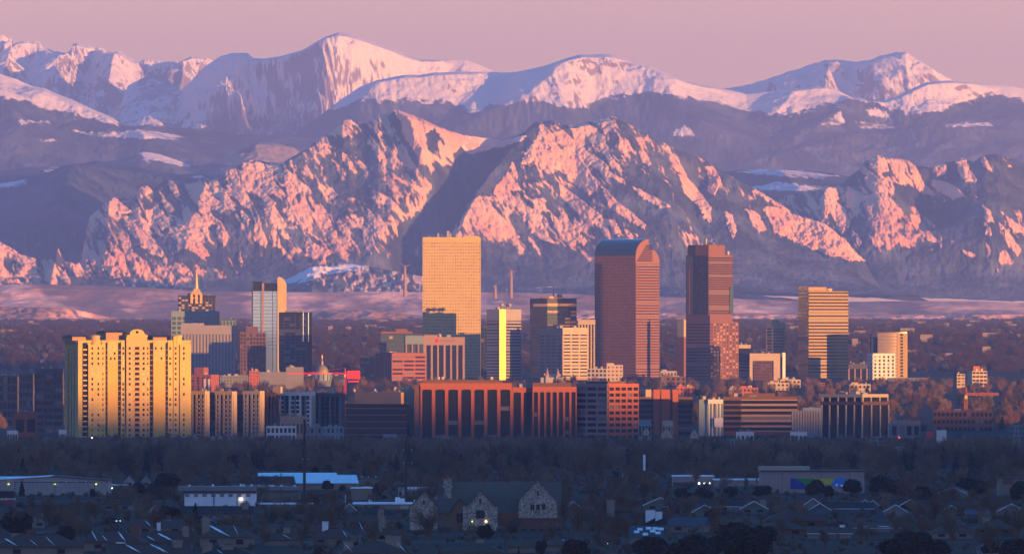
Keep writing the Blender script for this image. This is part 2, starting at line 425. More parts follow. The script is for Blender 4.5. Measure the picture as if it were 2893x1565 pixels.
# ------------------------------------------------------------------ the slab-faced front peaks
def slab_masks(polys, dark, ymax, dens, big=0):  # rock over forest; the colour contrast also paints lit slabs against unlit slope
    def f(X, Y, Z, T, px, py, n):
        nn = fbm(X / 55, (Y * .6 + Z) / 90, 4, .6)
        wv = fbm(X / 300, Z / 200, 3) * 60
        # coordinates across (c) and along (l) the dipping slabs
        c = (px * .86 - py * .50) + wv * .5
        l = (px * .50 + py * .86)
        s1 = fbm(c / 25 + 3, l / 88, 5, .55)
        s2 = fbm(c / 8 + 40, l / 20, 4, .6)
        reg = fbm(X / 420 + 2, Z / 260 + 4, 3)
        r = .40 + s1 * 1.15 + s2 * .5 + reg * .8 + dens(px, py)
        lift = np.zeros(X.shape)
        for (pl, a) in polys:
            cxm = sum(p[0] for p in pl) / len(pl)
            ip = in_poly(px + nn * 9 + s2 * 9, py + nn * 9, pl)
            r = np.where(ip, np.maximum(r, a + .06 + s2 * .55 + s1 * .2 + nn * .3), r)
            lift = np.where(ip, 1, lift)
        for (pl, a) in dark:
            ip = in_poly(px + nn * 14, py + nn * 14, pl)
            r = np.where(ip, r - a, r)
        r = r - sstep(-40, 20, py - interp_pts(ymax, px) + nn * 50) * 1.0
        r = np.clip(r, -.3, 1.4)
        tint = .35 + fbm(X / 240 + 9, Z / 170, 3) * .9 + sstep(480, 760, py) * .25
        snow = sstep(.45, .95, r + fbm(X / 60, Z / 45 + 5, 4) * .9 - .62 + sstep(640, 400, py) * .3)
        sd = in_poly(px + nn * 16, py + nn * 9, [(1300, 380), (1416, 394), (1490, 384), (1470, 402), (1400, 420), (1330, 440), (1290, 410)])
        snow = np.where(sd, 1.75 + nn * 1.2 + s2, snow); r = np.where(sd, .8, r)
        return {'rock': r, 'tint': tint, 'snow': snow * .26, 'lift': lift, 'saw': s1, 'fine': s2}
    return f
def slab_post(hgt):
    def f(X, Y, Z, T, px, py, at):
        m = sstep(.3, .75, at['rock'])
        w = sstep(.0, .02, T) * (1 - sstep(.93, 1, T))
        c = (px * .86 - py * .50)
        # slabs stand proud of the wooded slope, highest along their left edge
        saw = np.mod(c / 34 + at['saw'] * 1.6, 1.0)
        return Z + m * w * (hgt * .55 + hgt * .5 * (1 - saw) + at['fine'] * hgt * .35 + at['saw'] * hgt * .4) * (.45 + .55 * at['lift'])
    return f

L9 = [(100, 830), (215, 800), (232, 770), (243, 724), (247, 679), (255, 630), (262, 606), (289, 587), (316, 556), (342, 563), (380, 557), (399, 530), (418, 523), (437, 533), (464, 512), (495, 511), (533, 521), (593, 510), (625, 505), (643, 478), (662, 474), (689, 458), (723, 454), (760, 459), (791, 466), (815, 452), (848, 430), (890, 402), (932, 377), (950, 360), (968, 344), (990, 339), (1009, 353), (1036, 349), (1056, 330), (1072, 317), (1093, 327), (1112, 311), (1131, 318), (1169, 330), (1226, 355), (1264, 368), (1306, 382), (1359, 389), (1416, 393), (1455, 386), (1485, 370), (1505, 352), (1523, 345), (1553, 340), (1576, 346), (1588, 354), (1626, 355), (1656, 346), (1702, 338), (1736, 331), (1766, 346), (1797, 365), (1835, 382), (1892, 414), (1940, 433), (1970, 443), (2027, 475), (2084, 507), (2126, 534), (2180, 565), (2240, 604), (2290, 622), (2331, 634), (2389, 680), (2442, 740), (2480, 800), (2600, 850), (3200, 870)]
def px5(pts): return [(960 + x / 2.6286, 300 + y / 2.6286) for x, y in pts]
def px6(pts): return [(1913 + x / 2.6286, 420 + y / 2.6286) for x, y in pts]
def px4(pts): return [(x / 2.6286, 420 + y / 2.6286) for x, y in pts]
SL9 = [
 # middle peak, upper slab and its neighbours
 (px5([(1500, 170), (1560, 200), (1640, 330), (1760, 360), (1900, 560), (1920, 640), (1860, 670), (1780, 590), (1640, 490), (1560, 460), (1440, 400), (1340, 440), (1400, 330)]), 1.1),
 (px5([(1580, 200), (1660, 190), (1760, 280), (1900, 420), (2040, 520), (2120, 560), (2110, 585), (1960, 510), (1800, 400), (1660, 330)]), 1.1),
 (px5([(1610, 560), (1700, 640), (1840, 740), (1940, 820), (1870, 880), (1760, 800), (1660, 700)]), 1.0),
 (px5([(1000, 720), (1060, 720), (1160, 790), (1280, 900), (1330, 980), (1220, 990), (1100, 900), (1000, 820)]), 1.0),
 (px5([(1240, 660), (1330, 690), (1400, 780), (1500, 880), (1560, 980), (1600, 1030), (1500, 1000), (1420, 940), (1380, 820), (1280, 740)]), .95),
 (px5([(1550, 780), (1620, 850), (1720, 880), (1770, 1000), (1750, 1050), (1650, 1000), (1590, 900)]), .9),
 (px5([(1210, 500), (1240, 490), (1290, 580), (1350, 620), (1280, 640), (1200, 590)]), .95),
 (px5([(1250, 400), (1280, 410), (1340, 530), (1310, 550), (1260, 470)]), .95),
 (px5([(1940, 600), (1990, 640), (2060, 720), (2160, 790), (2270, 890), (2260, 920), (2120, 840), (2000, 760)]), .9),
 (px5([(2160, 600), (2260, 640), (2360, 700), (2460, 760), (2400, 770), (2260, 700)]), 1.0),
 (px5([(1720, 950), (1760, 920), (1840, 1020), (1810, 1050)]), .9),
 (px5([(1960, 850), (2040, 860), (2100, 970), (2060, 970)]), .85),
 # left peak
 (px5([(430, 40), (560, 90), (700, 150), (800, 180), (910, 215), (935, 350), (840, 420), (800, 330), (740, 210), (660, 180), (640, 280), (690, 400), (680, 460), (600, 430), (540, 330), (470, 200)]), 1.1),
 (px5([(250, 330), (300, 370), (410, 450), (400, 480), (330, 450), (270, 400)]), 1.0),
 (px5([(370, 490), (470, 560), (660, 640), (640, 650), (500, 600), (400, 540)]), .95),
 (px5([(10, 340), (60, 380), (130, 500), (120, 520), (40, 440)]), 1.0),
 (px5([(280, 650), (380, 700), (510, 830), (480, 830), (330, 740)]), .9),
 (px4([(2090, 470), (2140, 420), (2230, 490), (2290, 560), (2360, 680), (2290, 640), (2200, 560)]), .95),
 (px4([(2110, 150), (2150, 180), (2240, 260), (2230, 330), (2140, 400), (2120, 300)]), 1.0),
 (px4([(1700, 150), (1740, 150), (1780, 230), (1780, 300), (1720, 290)]), .95),
 (px4([(1800, 110), (1860, 95), (1860, 150), (1800, 230), (1770, 200)]), .95),
 (px4([(1900, 100), (1960, 120), (1950, 240), (1910, 300)]), 1.0),
 (px4([(1570, 240), (1640, 290), (1700, 370), (1660, 380), (1590, 320)]), 1.0),
 (px4([(830, 360), (880, 390), (990, 490), (900, 480), (830, 470), (770, 470)]), .9),
 (px4([(930, 550), (990, 540), (1040, 640), (1140, 700), (1210, 770), (1190, 810), (1110, 780), (1000, 660)]), .95),
 (px4([(1030, 510), (1100, 560), (1110, 620), (1050, 590)]), .95),
 (px4([(720, 690), (760, 690), (820, 800), (880, 900), (920, 990), (840, 980), (770, 880)]), 1.0),
 (px4([(800, 690), (850, 720), (920, 790), (940, 880), (980, 970), (920, 960), (860, 830)]), 1.0),
 (px4([(1020, 800), (1100, 860), (1140, 980), (1080, 1000)]), .9),
 (px4([(1350, 650), (1400, 650), (1500, 720), (1560, 800), (1500, 820), (1380, 740)]), .9),
 (px4([(1480, 540), (1560, 480), (1560, 560), (1510, 640)]), .85),
 (px4([(1600, 520), (1640, 560), (1700, 700), (1660, 740), (1610, 640)]), .95),
 (px4([(1790, 470), (1850, 520), (1850, 580), (1800, 540)]), .95),
 (px4([(1900, 520), (1930, 560), (1980, 700), (1960, 730), (1890, 690)]), 1.0),
 (px4([(2020, 550), (2060, 640), (2080, 720), (2020, 740)]), .95),
 (px4([(1780, 760), (1810, 850), (1790, 890)]), .9),
 (px4([(2270, 690), (2400, 740), (2480, 780), (2400, 830), (2270, 820)]), .8),
 (px4([(1200, 920), (1270, 920), (1330, 1030), (1260, 1020)]), .9),
 (px4([(1030, 290), (1090, 270), (1130, 320), (1080, 350)]), .9),
 # long slab rib at the right
 (px6([(640, 450), (760, 450), (900, 510), (1100, 570), (1200, 630), (1300, 750), (1400, 845), (1280, 840), (1100, 790), (900, 710), (720, 620)]), 1.0),
 (px6([(510, 460), (600, 490), (660, 600), (600, 640), (550, 560)]), 1.0),
 (px6([(350, 470), (410, 500), (440, 640), (400, 670), (380, 580)]), .9),
 (px6([(560, 310), (640, 340), (760, 410), (860, 470), (800, 470), (680, 400)]), 1.0),
 (px6([(0, 200), (60, 210), (160, 320), (260, 450), (240, 560), (160, 450), (60, 340)]), .95),
 (px6([(210, 130), (270, 150), (320, 240), (270, 350), (220, 320), (240, 240)]), 1.0),
]
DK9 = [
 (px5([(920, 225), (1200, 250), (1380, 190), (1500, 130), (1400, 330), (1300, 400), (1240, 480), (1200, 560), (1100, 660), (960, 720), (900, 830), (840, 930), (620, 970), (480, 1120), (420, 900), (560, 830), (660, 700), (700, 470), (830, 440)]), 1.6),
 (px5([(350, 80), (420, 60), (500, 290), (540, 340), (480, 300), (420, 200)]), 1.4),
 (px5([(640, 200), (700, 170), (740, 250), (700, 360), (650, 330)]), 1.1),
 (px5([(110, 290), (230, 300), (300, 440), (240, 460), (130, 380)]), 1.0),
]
YM9 = [(0, 830), (240, 800), (450, 810), (700, 805), (850, 760), (1000, 745), (1120, 760), (1250, 720), (1400, 715), (1550, 755), (1680, 760), (1800, 745), (1950, 715), (2100, 690), (2250, 720), (2400, 760), (3000, 760)]
def dens9(px, py):
    return .12 * sstep(1800, 900, px) - .10 + .35 * sstep(460, 360, py) * sstep(1560, 1620, px) * sstep(1980, 1800, px) + .18 * sstep(560, 380, py) * sstep(800, 900, px) * sstep(1180, 1100, px) - .25 * sstep(1950, 2150, px)
ft9 = [(0, 835), (700, 825), (1200, 815), (1800, 812), (2300, 830), (3200, 850)]
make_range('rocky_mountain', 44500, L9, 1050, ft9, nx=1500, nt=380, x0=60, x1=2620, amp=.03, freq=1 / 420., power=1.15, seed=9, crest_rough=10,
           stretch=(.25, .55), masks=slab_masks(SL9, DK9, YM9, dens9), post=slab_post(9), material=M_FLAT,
           spurs=(([(1380, 388), (1330, 480), (1230, 600), (1150, 760)], -220, 120, 130), ([(1505, 350), (1420, 520), (1330, 650), (1250, 740)], 110, 60, 200),
                  ([(1110, 312), (1160, 420), (1200, 520)], 90, 25, 160), ([(1720, 338), (1850, 560), (1900, 700)], 90, 260, 160), ([(850, 432), (800, 560), (760, 700)], 100, 270, 130),
                  ([(640, 490), (560, 640), (520, 780)], 80, 240, 130), ([(330, 560), (300, 680), (330, 790)], 90, 220, 130), ([(2084, 508), (2250, 640), (2420, 745)], 60, 60, 60), ([(1980, 450), (1960, 560), (2000, 700)], -60, 60, 60)))
# right-hand front peak
L10 = [(1950, 640), (2080, 585), (2180, 560), (2250, 548), (2310, 540), (2335, 526), (2358, 530), (2385, 512), (2410, 492), (2430, 478), (2440, 462), (2453, 453), (2476, 439), (2490, 442), (2503, 450), (2537, 450), (2560, 452), (2598, 466), (2624, 473), (2659, 464), (2685, 458), (2716, 447), (2750, 456), (2777, 441), (2815, 435), (2845, 445), (2893, 460), (2990, 490), (3200, 520)]
SL10 = [(px6(p), a) for p, a in (
 ([(1430, 100), (1490, 50), (1550, 90), (1570, 170), (1500, 200), (1430, 150)], 1.1),
 ([(1560, 90), (1640, 80), (1700, 200), (1740, 260), (1660, 260), (1600, 180)], 1.0),
 ([(1700, 90), (1780, 150), (1830, 260), (1900, 340), (1830, 350), (1760, 260)], 1.0),
 ([(1380, 140), (1460, 190), (1540, 290), (1600, 420), (1600, 500), (1500, 400), (1400, 260)], .95),
 ([(1400, 360), (1460, 350), (1580, 480), (1600, 620), (1500, 650), (1420, 550)], .9),
 ([(1100, 310), (1190, 300), (1190, 370), (1140, 420), (1120, 560), (1060, 480), (1060, 380)], 1.0),
 ([(1190, 440), (1250, 450), (1280, 560), (1230, 640), (1180, 560)], 1.0),
 ([(1260, 330), (1320, 320), (1360, 370), (1310, 450), (1250, 430)], 1.0),
 ([(1730, 490), (1780, 500), (1850, 600), (1950, 710), (1880, 700), (1760, 600)], 1.05),
 ([(1880, 240), (1960, 240), (2080, 300), (2140, 360), (2040, 370), (1920, 320)], .95),
 ([(2070, 80), (2140, 70), (2170, 160), (2230, 250), (2130, 260), (2080, 170)], .95),
 ([(1920, 130), (1990, 120), (2000, 190), (1930, 210)], .95),
 ([(2240, 60), (2290, 70), (2340, 180), (2290, 150)], 1.0),
 ([(1420, 650), (1480, 690), (1540, 780), (1500, 790)], .95), ([(1530, 670), (1600, 670), (1610, 750), (1550, 770)], .95),
 ([(1630, 630), (1690, 660), (1750, 730), (1660, 740)], .95),
 ([(2280, 430), (2330, 480), (2350, 550), (2290, 560)], .95), ([(2400, 470), (2500, 550), (2580, 600), (2560, 560), (2640, 640), (2500, 620)], .9),
 ([(2270, 550), (2330, 600), (2340, 650), (2290, 650)], .9), ([(2420, 580), (2480, 650), (2560, 770), (2520, 800), (2440, 700)], .9),
 ([(2110, 760), (2180, 770), (2230, 810), (2150, 810)], .8), ([(2280, 690), (2330, 760), (2310, 850)], .85), ([(2380, 830), (2430, 750), (2500, 850), (2420, 880)], .85), ([(2340, 890), (2430, 890), (2460, 920), (2380, 920)], .8))]
DK10 = [(px6([(1600, 260), (1750, 290), (1900, 400), (2250, 380), (2280, 640), (2000, 640), (1900, 560), (1760, 440), (1620, 400)]), .7), (px6([(1150, 260), (1370, 150), (1340, 280), (1200, 290)]), 1.2), (px6([(2300, 150), (2700, 150), (2700, 480), (2420, 450), (2300, 300)]), .35)]
YM10 = [(0, 800), (2400, 715), (2550, 715), (2700, 735), (2800, 770), (2893, 780), (3200, 770)]
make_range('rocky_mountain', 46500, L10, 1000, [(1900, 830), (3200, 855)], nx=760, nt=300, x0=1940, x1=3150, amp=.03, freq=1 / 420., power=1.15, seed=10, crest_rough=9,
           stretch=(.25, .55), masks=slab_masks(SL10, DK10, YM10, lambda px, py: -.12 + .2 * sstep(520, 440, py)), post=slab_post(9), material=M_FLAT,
           spurs=(([(2470, 440), (2510, 560), (2520, 700)], 55, 230, 90), ([(2330, 528), (2330, 640)], 70, 60, 60), ([(2600, 520), (2640, 640)], -110, 90, 120), ([(2800, 440), (2780, 600), (2800, 740)], 90, 240, 160)))
# low rocky spur at the far left and the foot of the canyon
LS = [(-300, 640), (0, 683), (30, 700), (60, 722), (90, 728), (140, 735), (165, 705), (180, 740), (225, 745), (240, 770), (330, 785), (440, 800), (600, 822), (800, 850)]
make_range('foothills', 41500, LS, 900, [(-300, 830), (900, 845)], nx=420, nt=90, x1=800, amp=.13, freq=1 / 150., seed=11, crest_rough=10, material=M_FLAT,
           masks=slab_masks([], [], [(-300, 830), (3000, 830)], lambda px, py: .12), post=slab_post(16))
LC = [(600, 850), (760, 815), (840, 775), (880, 752), (960, 742), (1040, 752), (1130, 768), (1250, 795), (1500, 812), (1900, 812), (2000, 820), (2300, 850)]
PC = [([(700, 800), (860, 765), (900, 750), (1030, 745), (1050, 758), (930, 775), (850, 800), (760, 812)], .72)]
def masksC(X, Y, Z, T, px, py, n):
    a = snow_mask([(0, 0), (3000, 0)], 10, cliff=5, patches=PC)(X, Y, Z, T, px, py, n)
    s2 = fbm(px / 16, py / 30, 4, .6)
    a['rock'] = .42 + s2 * 1.1 - sstep(1000, 800, px) * .5 - sstep(1230, 1330, px) * .35; a['tint'] = fbm(px / 50, py / 50, 3)
    return a
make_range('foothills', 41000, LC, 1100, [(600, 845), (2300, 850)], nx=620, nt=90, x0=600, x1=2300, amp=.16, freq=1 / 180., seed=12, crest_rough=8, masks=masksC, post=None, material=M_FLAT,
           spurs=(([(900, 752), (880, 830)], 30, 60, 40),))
# dry grass mesas below the mountains
LM = [(-300, 800), (0, 806), (100, 802), (220, 806), (400, 812), (560, 822), (700, 824), (900, 826), (1050, 824), (1200, 826), (1400, 826), (1600, 830), (1800, 838), (2000, 842), (2200, 848), (2400, 852), (2600, 850), (2760, 850), (2893, 856), (3200, 860)]
def masksM(X, Y, Z, T, px, py, n):
    nn = fbm(X / 420, Y / 900, 5)
    return {'rock': .5 + nn * .9 + sstep(.55, .95, T) * .2, 'tint': .5 + nn, 'snow': -.1 + fbm(X / 90, Y / 240 + 4, 4) * .35}
make_range('mesa', 38000, LM, 620, [(-300, 906), (700, 910), (1300, 908), (2000, 908), (3200, 908)], nx=900, nt=110, amp=.075, rough=1.2, freq=1 / 520., seed=13, crest_rough=1, masks=masksM, material=M_MESA, back=900)
LM2 = [(-300, 850), (0, 866), (100, 868), (190, 870), (260, 884), (330, 902), (420, 930), (700, 960)]
make_range('mesa', 32500, LM2, 220, [(-300, 905), (500, 925), (800, 960)], nx=300, nt=60, x1=700, amp=.2, freq=1 / 200., seed=14, masks=masksM, material=M_MESA, back=700)
LM3 = [(600, 930), (800, 895), (900, 876), (1000, 872), (1100, 880), (1200, 893), (1400, 888), (1550, 890), (1700, 886), (1900, 882), (2100, 886), (2400, 892), (2700, 888), (3200, 884)]
make_range('mesa', 34500, LM3, 220, [(600, 940), (1000, 915), (1400, 908), (3200, 915)], nx=600, nt=60, x0=600, amp=.2, freq=1 / 220., seed=15, masks=masksM, material=M_MESA, back=600)

# ------------------------------------------------------------------ air
def haze_box():
    x0, x1, y0, y1, z0, z1 = -10200, 10200, -3200, 80500, -60, 2260
    V = [(x, y, z) for x in (x0, x1) for y in (y0, y1) for z in (z0, z1)]
    Fc = [(0, 1, 3, 2), (4, 6, 7, 5), (0, 4, 5, 1), (2, 3, 7, 6), (0, 2, 6, 4), (1, 5, 7, 3)]
    me = soup('haze', V, Fc)
    m = bpy.data.materials.new('haze'); m.use_nodes = True
    n = m.node_tree.nodes; n.clear()
    o = n.new('ShaderNodeOutputMaterial'); v = n.new('ShaderNodeVolumePrincipled')
    v.inputs['Color'].default_value = (.64, .74, 1.0, 1)
    v.inputs['Density'].default_value = HAZE
    v.inputs['Anisotropy'].default_value = .5
    m.node_tree.links.new(v.outputs[0], o.inputs['Volume'])
    b = link('haze', me, m)
    b['kind'] = 'stuff'
HAZE = 1.7e-5
haze_box()
# ------------------------------------------------------------------ building kit
class MB:
    def __init__(s): s.V, s.F = [], []
    def add(s, V, Fc):
        b = len(s.V); s.V += [tuple(v) for v in V]; s.F += [tuple(i + b for i in f) for f in Fc]; return s
    def box(s, x0, x1, y0, y1, z0, z1):
        return s.add([(x0, y0, z0), (x1, y0, z0), (x1, y1, z0), (x0, y1, z0), (x0, y0, z1), (x1, y0, z1), (x1, y1, z1), (x0, y1, z1)],
                     [(0, 3, 2, 1), (4, 5, 6, 7), (0, 1, 5, 4), (1, 2, 6, 5), (2, 3, 7, 6), (3, 0, 4, 7)])
    def prism(s, pts, z0, z1):
        n = len(pts)
        return s.add([(x, y, z0) for x, y in pts] + [(x, y, z1) for x, y in pts],
                     [tuple(range(n))[::-1], tuple(range(n, 2 * n))] + [(i, (i + 1) % n, n + (i + 1) % n, n + i) for i in range(n)])
    def extx(s, pts, x0, x1):            # profile in (y, z) drawn along x
        n = len(pts)
        return s.add([(x0, y, z) for y, z in pts] + [(x1, y, z) for y, z in pts],
                     [tuple(range(n)), tuple(range(n, 2 * n))[::-1]] + [(i, n + i, n + (i + 1) % n, (i + 1) % n) for i in range(n)])
    def exty(s, pts, y0, y1):            # profile in (x, z) drawn along y
        n = len(pts)
        return s.add([(x, y0, z) for x, z in pts] + [(x, y1, z) for x, z in pts],
                     [tuple(range(n)), tuple(range(n, 2 * n))[::-1]] + [(i, n + i, n + (i + 1) % n, (i + 1) % n) for i in range(n)])
    def lathe(s, prof, n=14, c=(0, 0), a0=0.0):
        V, Fc = [], []
        for r, z in prof:
            for k in range(n):
                t = a0 + 2 * math.pi * k / n
                V.append((c[0] + r * math.cos(t), c[1] + r * math.sin(t), z))
        for i in range(len(prof) - 1):
            for k in range(n):
                Fc.append((i * n + k, i * n + (k + 1) % n, (i + 1) * n + (k + 1) % n, (i + 1) * n + k))
        Fc.append(tuple(range(n))[::-1]); Fc.append(tuple((len(prof) - 1) * n + k for k in range(n)))
        return s.add(V, Fc)
    def tube(s, p, q, r, n=6, r2=None):
        p, q = Vector(p), Vector(q); d = (q - p).normalized()
        u = d.orthogonal().normalized(); v = d.cross(u)
        r2 = r if r2 is None else r2
        V = [p + (u * math.cos(2 * math.pi * k / n) + v * math.sin(2 * math.pi * k / n)) * r for k in range(n)] + [q + (u * math.cos(2 * math.pi * k / n) + v * math.sin(2 * math.pi * k / n)) * r2 for k in range(n)]
        return s.add(V, [(k, (k + 1) % n, n + (k + 1) % n, n + k) for k in range(n)] + [tuple(range(n))[::-1], tuple(range(n, 2 * n))])
    def mesh(s, name):
        me = bpy.data.meshes.new(name); me.from_pydata(s.V, [], s.F); me.update()
        return me

WHITE = mat('white_paint', (0.52, 0.49, 0.44), .6)
GLASS = mat('dark_glass', (.012, .016, .022), .10, spec=.22)
GLASSB = mat('blue_glass', (.035, .05, .065), .12, spec=.6)
GLASST = mat('teal_glass', (.03, .07, .075), .12, spec=.6)
BLIND = mat('glass_with_blinds', (.10, .095, .09), .3, spec=.4)
SILVER = mat('silver_mirror_glass', (.55, .80, .95), .16, metal=.9)
GOLDG = mat('gold_glint_glass', (.75, .52, .25), .32, metal=.85)  # gold base colour; scattered panes of it paint in sun glints
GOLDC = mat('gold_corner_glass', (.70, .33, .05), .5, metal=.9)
GOLD = mat('gold_leaf', (.62, .38, .12), .6, metal=.5)
BAND = mat('gold_precast', (.27, .19, .075), .75)
BEIGE = mat('beige_granite', (.42, .32, .13), .75, noise=(.08, (.38, .285, .115)))
CREAM = mat('cream_concrete', (0.36, 0.29, 0.2), .8, noise=(.06, (0.317, 0.255, 0.176)))
PALE = mat('pale_concrete', (0.27, 0.25, 0.235), .8, noise=(.06, (0.238, 0.22, 0.207)))
GREY = mat('grey_concrete', (0.15, 0.15, 0.155), .85, noise=(.06, (0.132, 0.132, 0.136)))
DARK = mat('dark_cladding', (.06, .06, .065), .5)
PINKG = mat('pink_granite', (0.25, 0.165, 0.13), .6, noise=(.08, (0.22, 0.145, 0.114)))
REDG = mat('red_granite', (.205, .10, .07), .5, noise=(.1, (0.207, 0.101, 0.075)))
BROWN = mat('brown_granite', (0.16, 0.075, 0.05), .5, noise=(.1, (0.141, 0.066, 0.044)))
REDB = mat('red_brick', (0.22, 0.07, 0.042), .85, noise=(.3, (0.194, 0.062, 0.037)))
ORNB = mat('orange_brick', (.31, .075, .034), .85, noise=(.3, (0.238, 0.088, 0.044)))
BRNB = mat('brown_brick', (0.11, 0.06, 0.045), .85, noise=(.3, (0.097, 0.053, 0.04)))
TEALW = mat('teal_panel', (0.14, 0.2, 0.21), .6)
CONDO = mat('yellow_stucco', (.46, .335, .075), .85, noise=(.05, (0.352, 0.255, 0.114)))
CONDO3 = mat('orange_stucco', (.44, .285, .068), .85, noise=(.05, (.41, .265, .06)))
CONDO2 = mat('peach_stucco', (0.32, 0.2, 0.12), .85, noise=(.05, (0.282, 0.176, 0.106)))
ROOFD = mat('dark_roof', (.06, .045, .045), .9, noise=(.4, (.045, .036, .036)))
REDM = mat('red_paint', (.62, .03, .035), .5)
STEEL = mat('grey_steel', (.22, .24, .25), .5, metal=.3)
LAMPW = mat('lamp_warm', (.9, .8, .6), .5, emit=((1, .82, .5), 1.8))
LAMPC = mat('lamp_cool', (.9, .9, .9), .5, emit=((.85, .95, 1), 1.8))
LAMPR = mat('lamp_red', (.8, .02, .02), .5, emit=((1, .03, .03), 2.25))
LAMPG = mat('lamp_green', (.3, .9, .1), .5, emit=((.35, 1, .1), 1.35))
LAMPY = mat('lamp_yellow', (.8, .8, .2), .5, emit=((.8, .9, .15), 0.68))
LITWIN = mat('lit_window', (.8, .6, .3), .5, emit=((1, .62, .25), 1.2))

_unit = {}
def unit(m, name='pane'):
    if (m.name, name) not in _unit:
        me = MB().box(0, 1, -1, 0, 0, 1).mesh(name); me.materials.append(m); _unit[(m.name, name)] = me
    return _unit[(m.name, name)]

ALLB = []
class Bld:
    def __init__(s, name, label, x0, xm, x1, ytop, D, th=0., depth=None, cat='building', group=None, base=None):
        s.D, s.s = D, D / F
        s.zg = float(ground(D)) - 1 if base is None else base
        t = R(th); c, sn = math.cos(t), math.sin(t)
        if th < 0:
            s.w, s.d = (xm - x0) * s.s / c, (x1 - xm) * s.s / -sn
            cor, cpx = (s.w / 2, -s.d / 2), xm
        elif th > 0:
            s.d, s.w = (xm - x0) * s.s / sn, (x1 - xm) * s.s / c
            cor, cpx = (-s.w / 2, -s.d / 2), xm
        else:
            s.w, s.d = (x1 - x0) * s.s, depth or (x1 - x0) * s.s * .7
            cor, cpx = (-s.w / 2, -s.d / 2), x0
        if depth: s.d = depth
        X, Y = wx(cpx, D), D
        s.root = bpy.data.objects.new(name, None)
        s.root.location = (X - (cor[0] * c - cor[1] * sn), Y - (cor[0] * sn + cor[1] * c), s.zg)
        s.root.rotation_euler = (0, 0, t)
        COL.objects.link(s.root)
        tagset(s.root, label, cat, group)
        ALLB.append(s)
        s.x0, s.xm, s.x1, s.th = x0, xm, x1, th
        s.h = s.z(ytop)
    def z(s, py): return wz(py, s.D) - s.zg
    def L(s, side): return s.w if side == 'f' else s.d
    def u(s, px):                        # along the front from a photograph column
        a, b = (s.x0, s.xm) if s.th < 0 else ((s.xm, s.x1) if s.th > 0 else (s.x0, s.x1))
        return (px - a) / (b - a) * s.w
    def ur(s, px): return (px - s.xm) / (s.x1 - s.xm) * s.d
    def part(s, name, mb, m, parent=None, kind=None, label=None):
        o = link(name, mb.mesh(name), m, parent or s.root)
        return tagset(o, label, kind=kind)
    def on(s, mb, side, u0, u1, z0, z1, n0, n1):
        w, d = s.w, s.d
        if side == 'f': mb.box(-w / 2 + u0, -w / 2 + u1, -d / 2 - n1, -d / 2 - n0, z0, z1)
        elif side == 'r': mb.box(w / 2 + n0, w / 2 + n1, -d / 2 + u0, -d / 2 + u1, z0, z1)
        else: mb.box(-w / 2 - n1, -w / 2 - n0, d / 2 - u1, d / 2 - u0, z0, z1)
        return mb
    def pane(s, side, u0, u1, z0, z1, m, name='window', n=.12, yaw=0.):
        w, d = s.w, s.d
        p, r = {'f': ((-w / 2 + u0, -d / 2, z0), 0), 'r': ((w / 2, -d / 2 + u0, z0), 90), 'l': ((-w / 2, d / 2 - u0, z0), -90)}[side]
        return link(name, unit(m, name), None, s.root, p, R(r + yaw), (u1 - u0, n, z1 - z0))
    def core(s, m, z0=0, z1=None, name='wall', inx=0, iny=0, y1=0):
        return s.part(name, MB().box(-s.w / 2 + inx, s.w / 2 - inx, -s.d / 2 + iny, s.d / 2 - y1, z0, z1 or s.h), m)
    def roofbox(s, fx0, fx1, fy0, fy1, dz, m, name='penthouse', z=None):
        z = s.h if z is None else z
        return s.part(name, MB().box(-s.w / 2 + fx0 * s.w, -s.w / 2 + fx1 * s.w, -s.d / 2 + fy0 * s.d, -s.d / 2 + fy1 * s.d, z - .1, z + dz), m)
    def grid(s, side, m, glass, nc, nf, pier=.35, band=.4, z0=0., z1=None, u0=0., u1=None, proud=.45, each=False, alt=BLIND, pa=.14, name='facade', pp=None, arch=0):
        """piers and spandrels standing proud of recessed window panes"""
        z1 = z1 or s.h; u1 = s.L(side) if u1 is None else u1
        cw, fh = (u1 - u0) / nc, (z1 - z0) / nf
        W = MB()
        for i in range(nf + 1):
            a, b = z0 + i * fh - fh * band / 2, z0 + i * fh + fh * band / 2
            s.on(W, side, u0, u1, max(a, z0), min(b, z1), 0, proud)
        if pier > 0:
            for i in range(nc + 1):
                a, b = u0 + i * cw - cw * pier / 2, u0 + i * cw + cw * pier / 2
                s.on(W, side, max(a, u0), min(b, u1), z0 + .01, z1 - .01, 0.01, (pp or proud) + .006)
        if W.V: s.part(name, W, m)
        P = MB()
        P2 = MB()
        for i in range(nc):
            for j in range(nf):
                a, b = u0 + i * cw + cw * pier / 2, u0 + (i + 1) * cw - cw * pier / 2
                c_, d_ = z0 + j * fh + fh * band / 2, z0 + (j + 1) * fh - fh * band / 2
                g = alt if alt and rng.random() < pa else glass
                if each: s.pane(side, a, b, c_, d_, g)
                else: s.on(P if g is glass else P2, side, a, b, c_, d_, 0, .1)
        if not each:
            for q, g in ((P, glass), (P2, alt)):
                if q.V: s.part('windows', q, g, kind='stuff')
    def ribs(s, side, m, n, z0, z1, wid, proud=.6, u0=0., u1=None, name='pier', one=False):
        u1 = s.L(side) if u1 is None else u1
        allr = MB()
        for i in range(n):
            c = u0 + wid / 2 + (u1 - u0 - wid) * i / max(1, n - 1)
            q = MB(); s.on(q, side, c - wid / 2, c + wid / 2, z0, z1, .02, proud)
            if one: allr.add(q.V, q.F)
            else: s.part(name, q, m)
        if one: s.part('ribs', allr, m, kind='stuff')

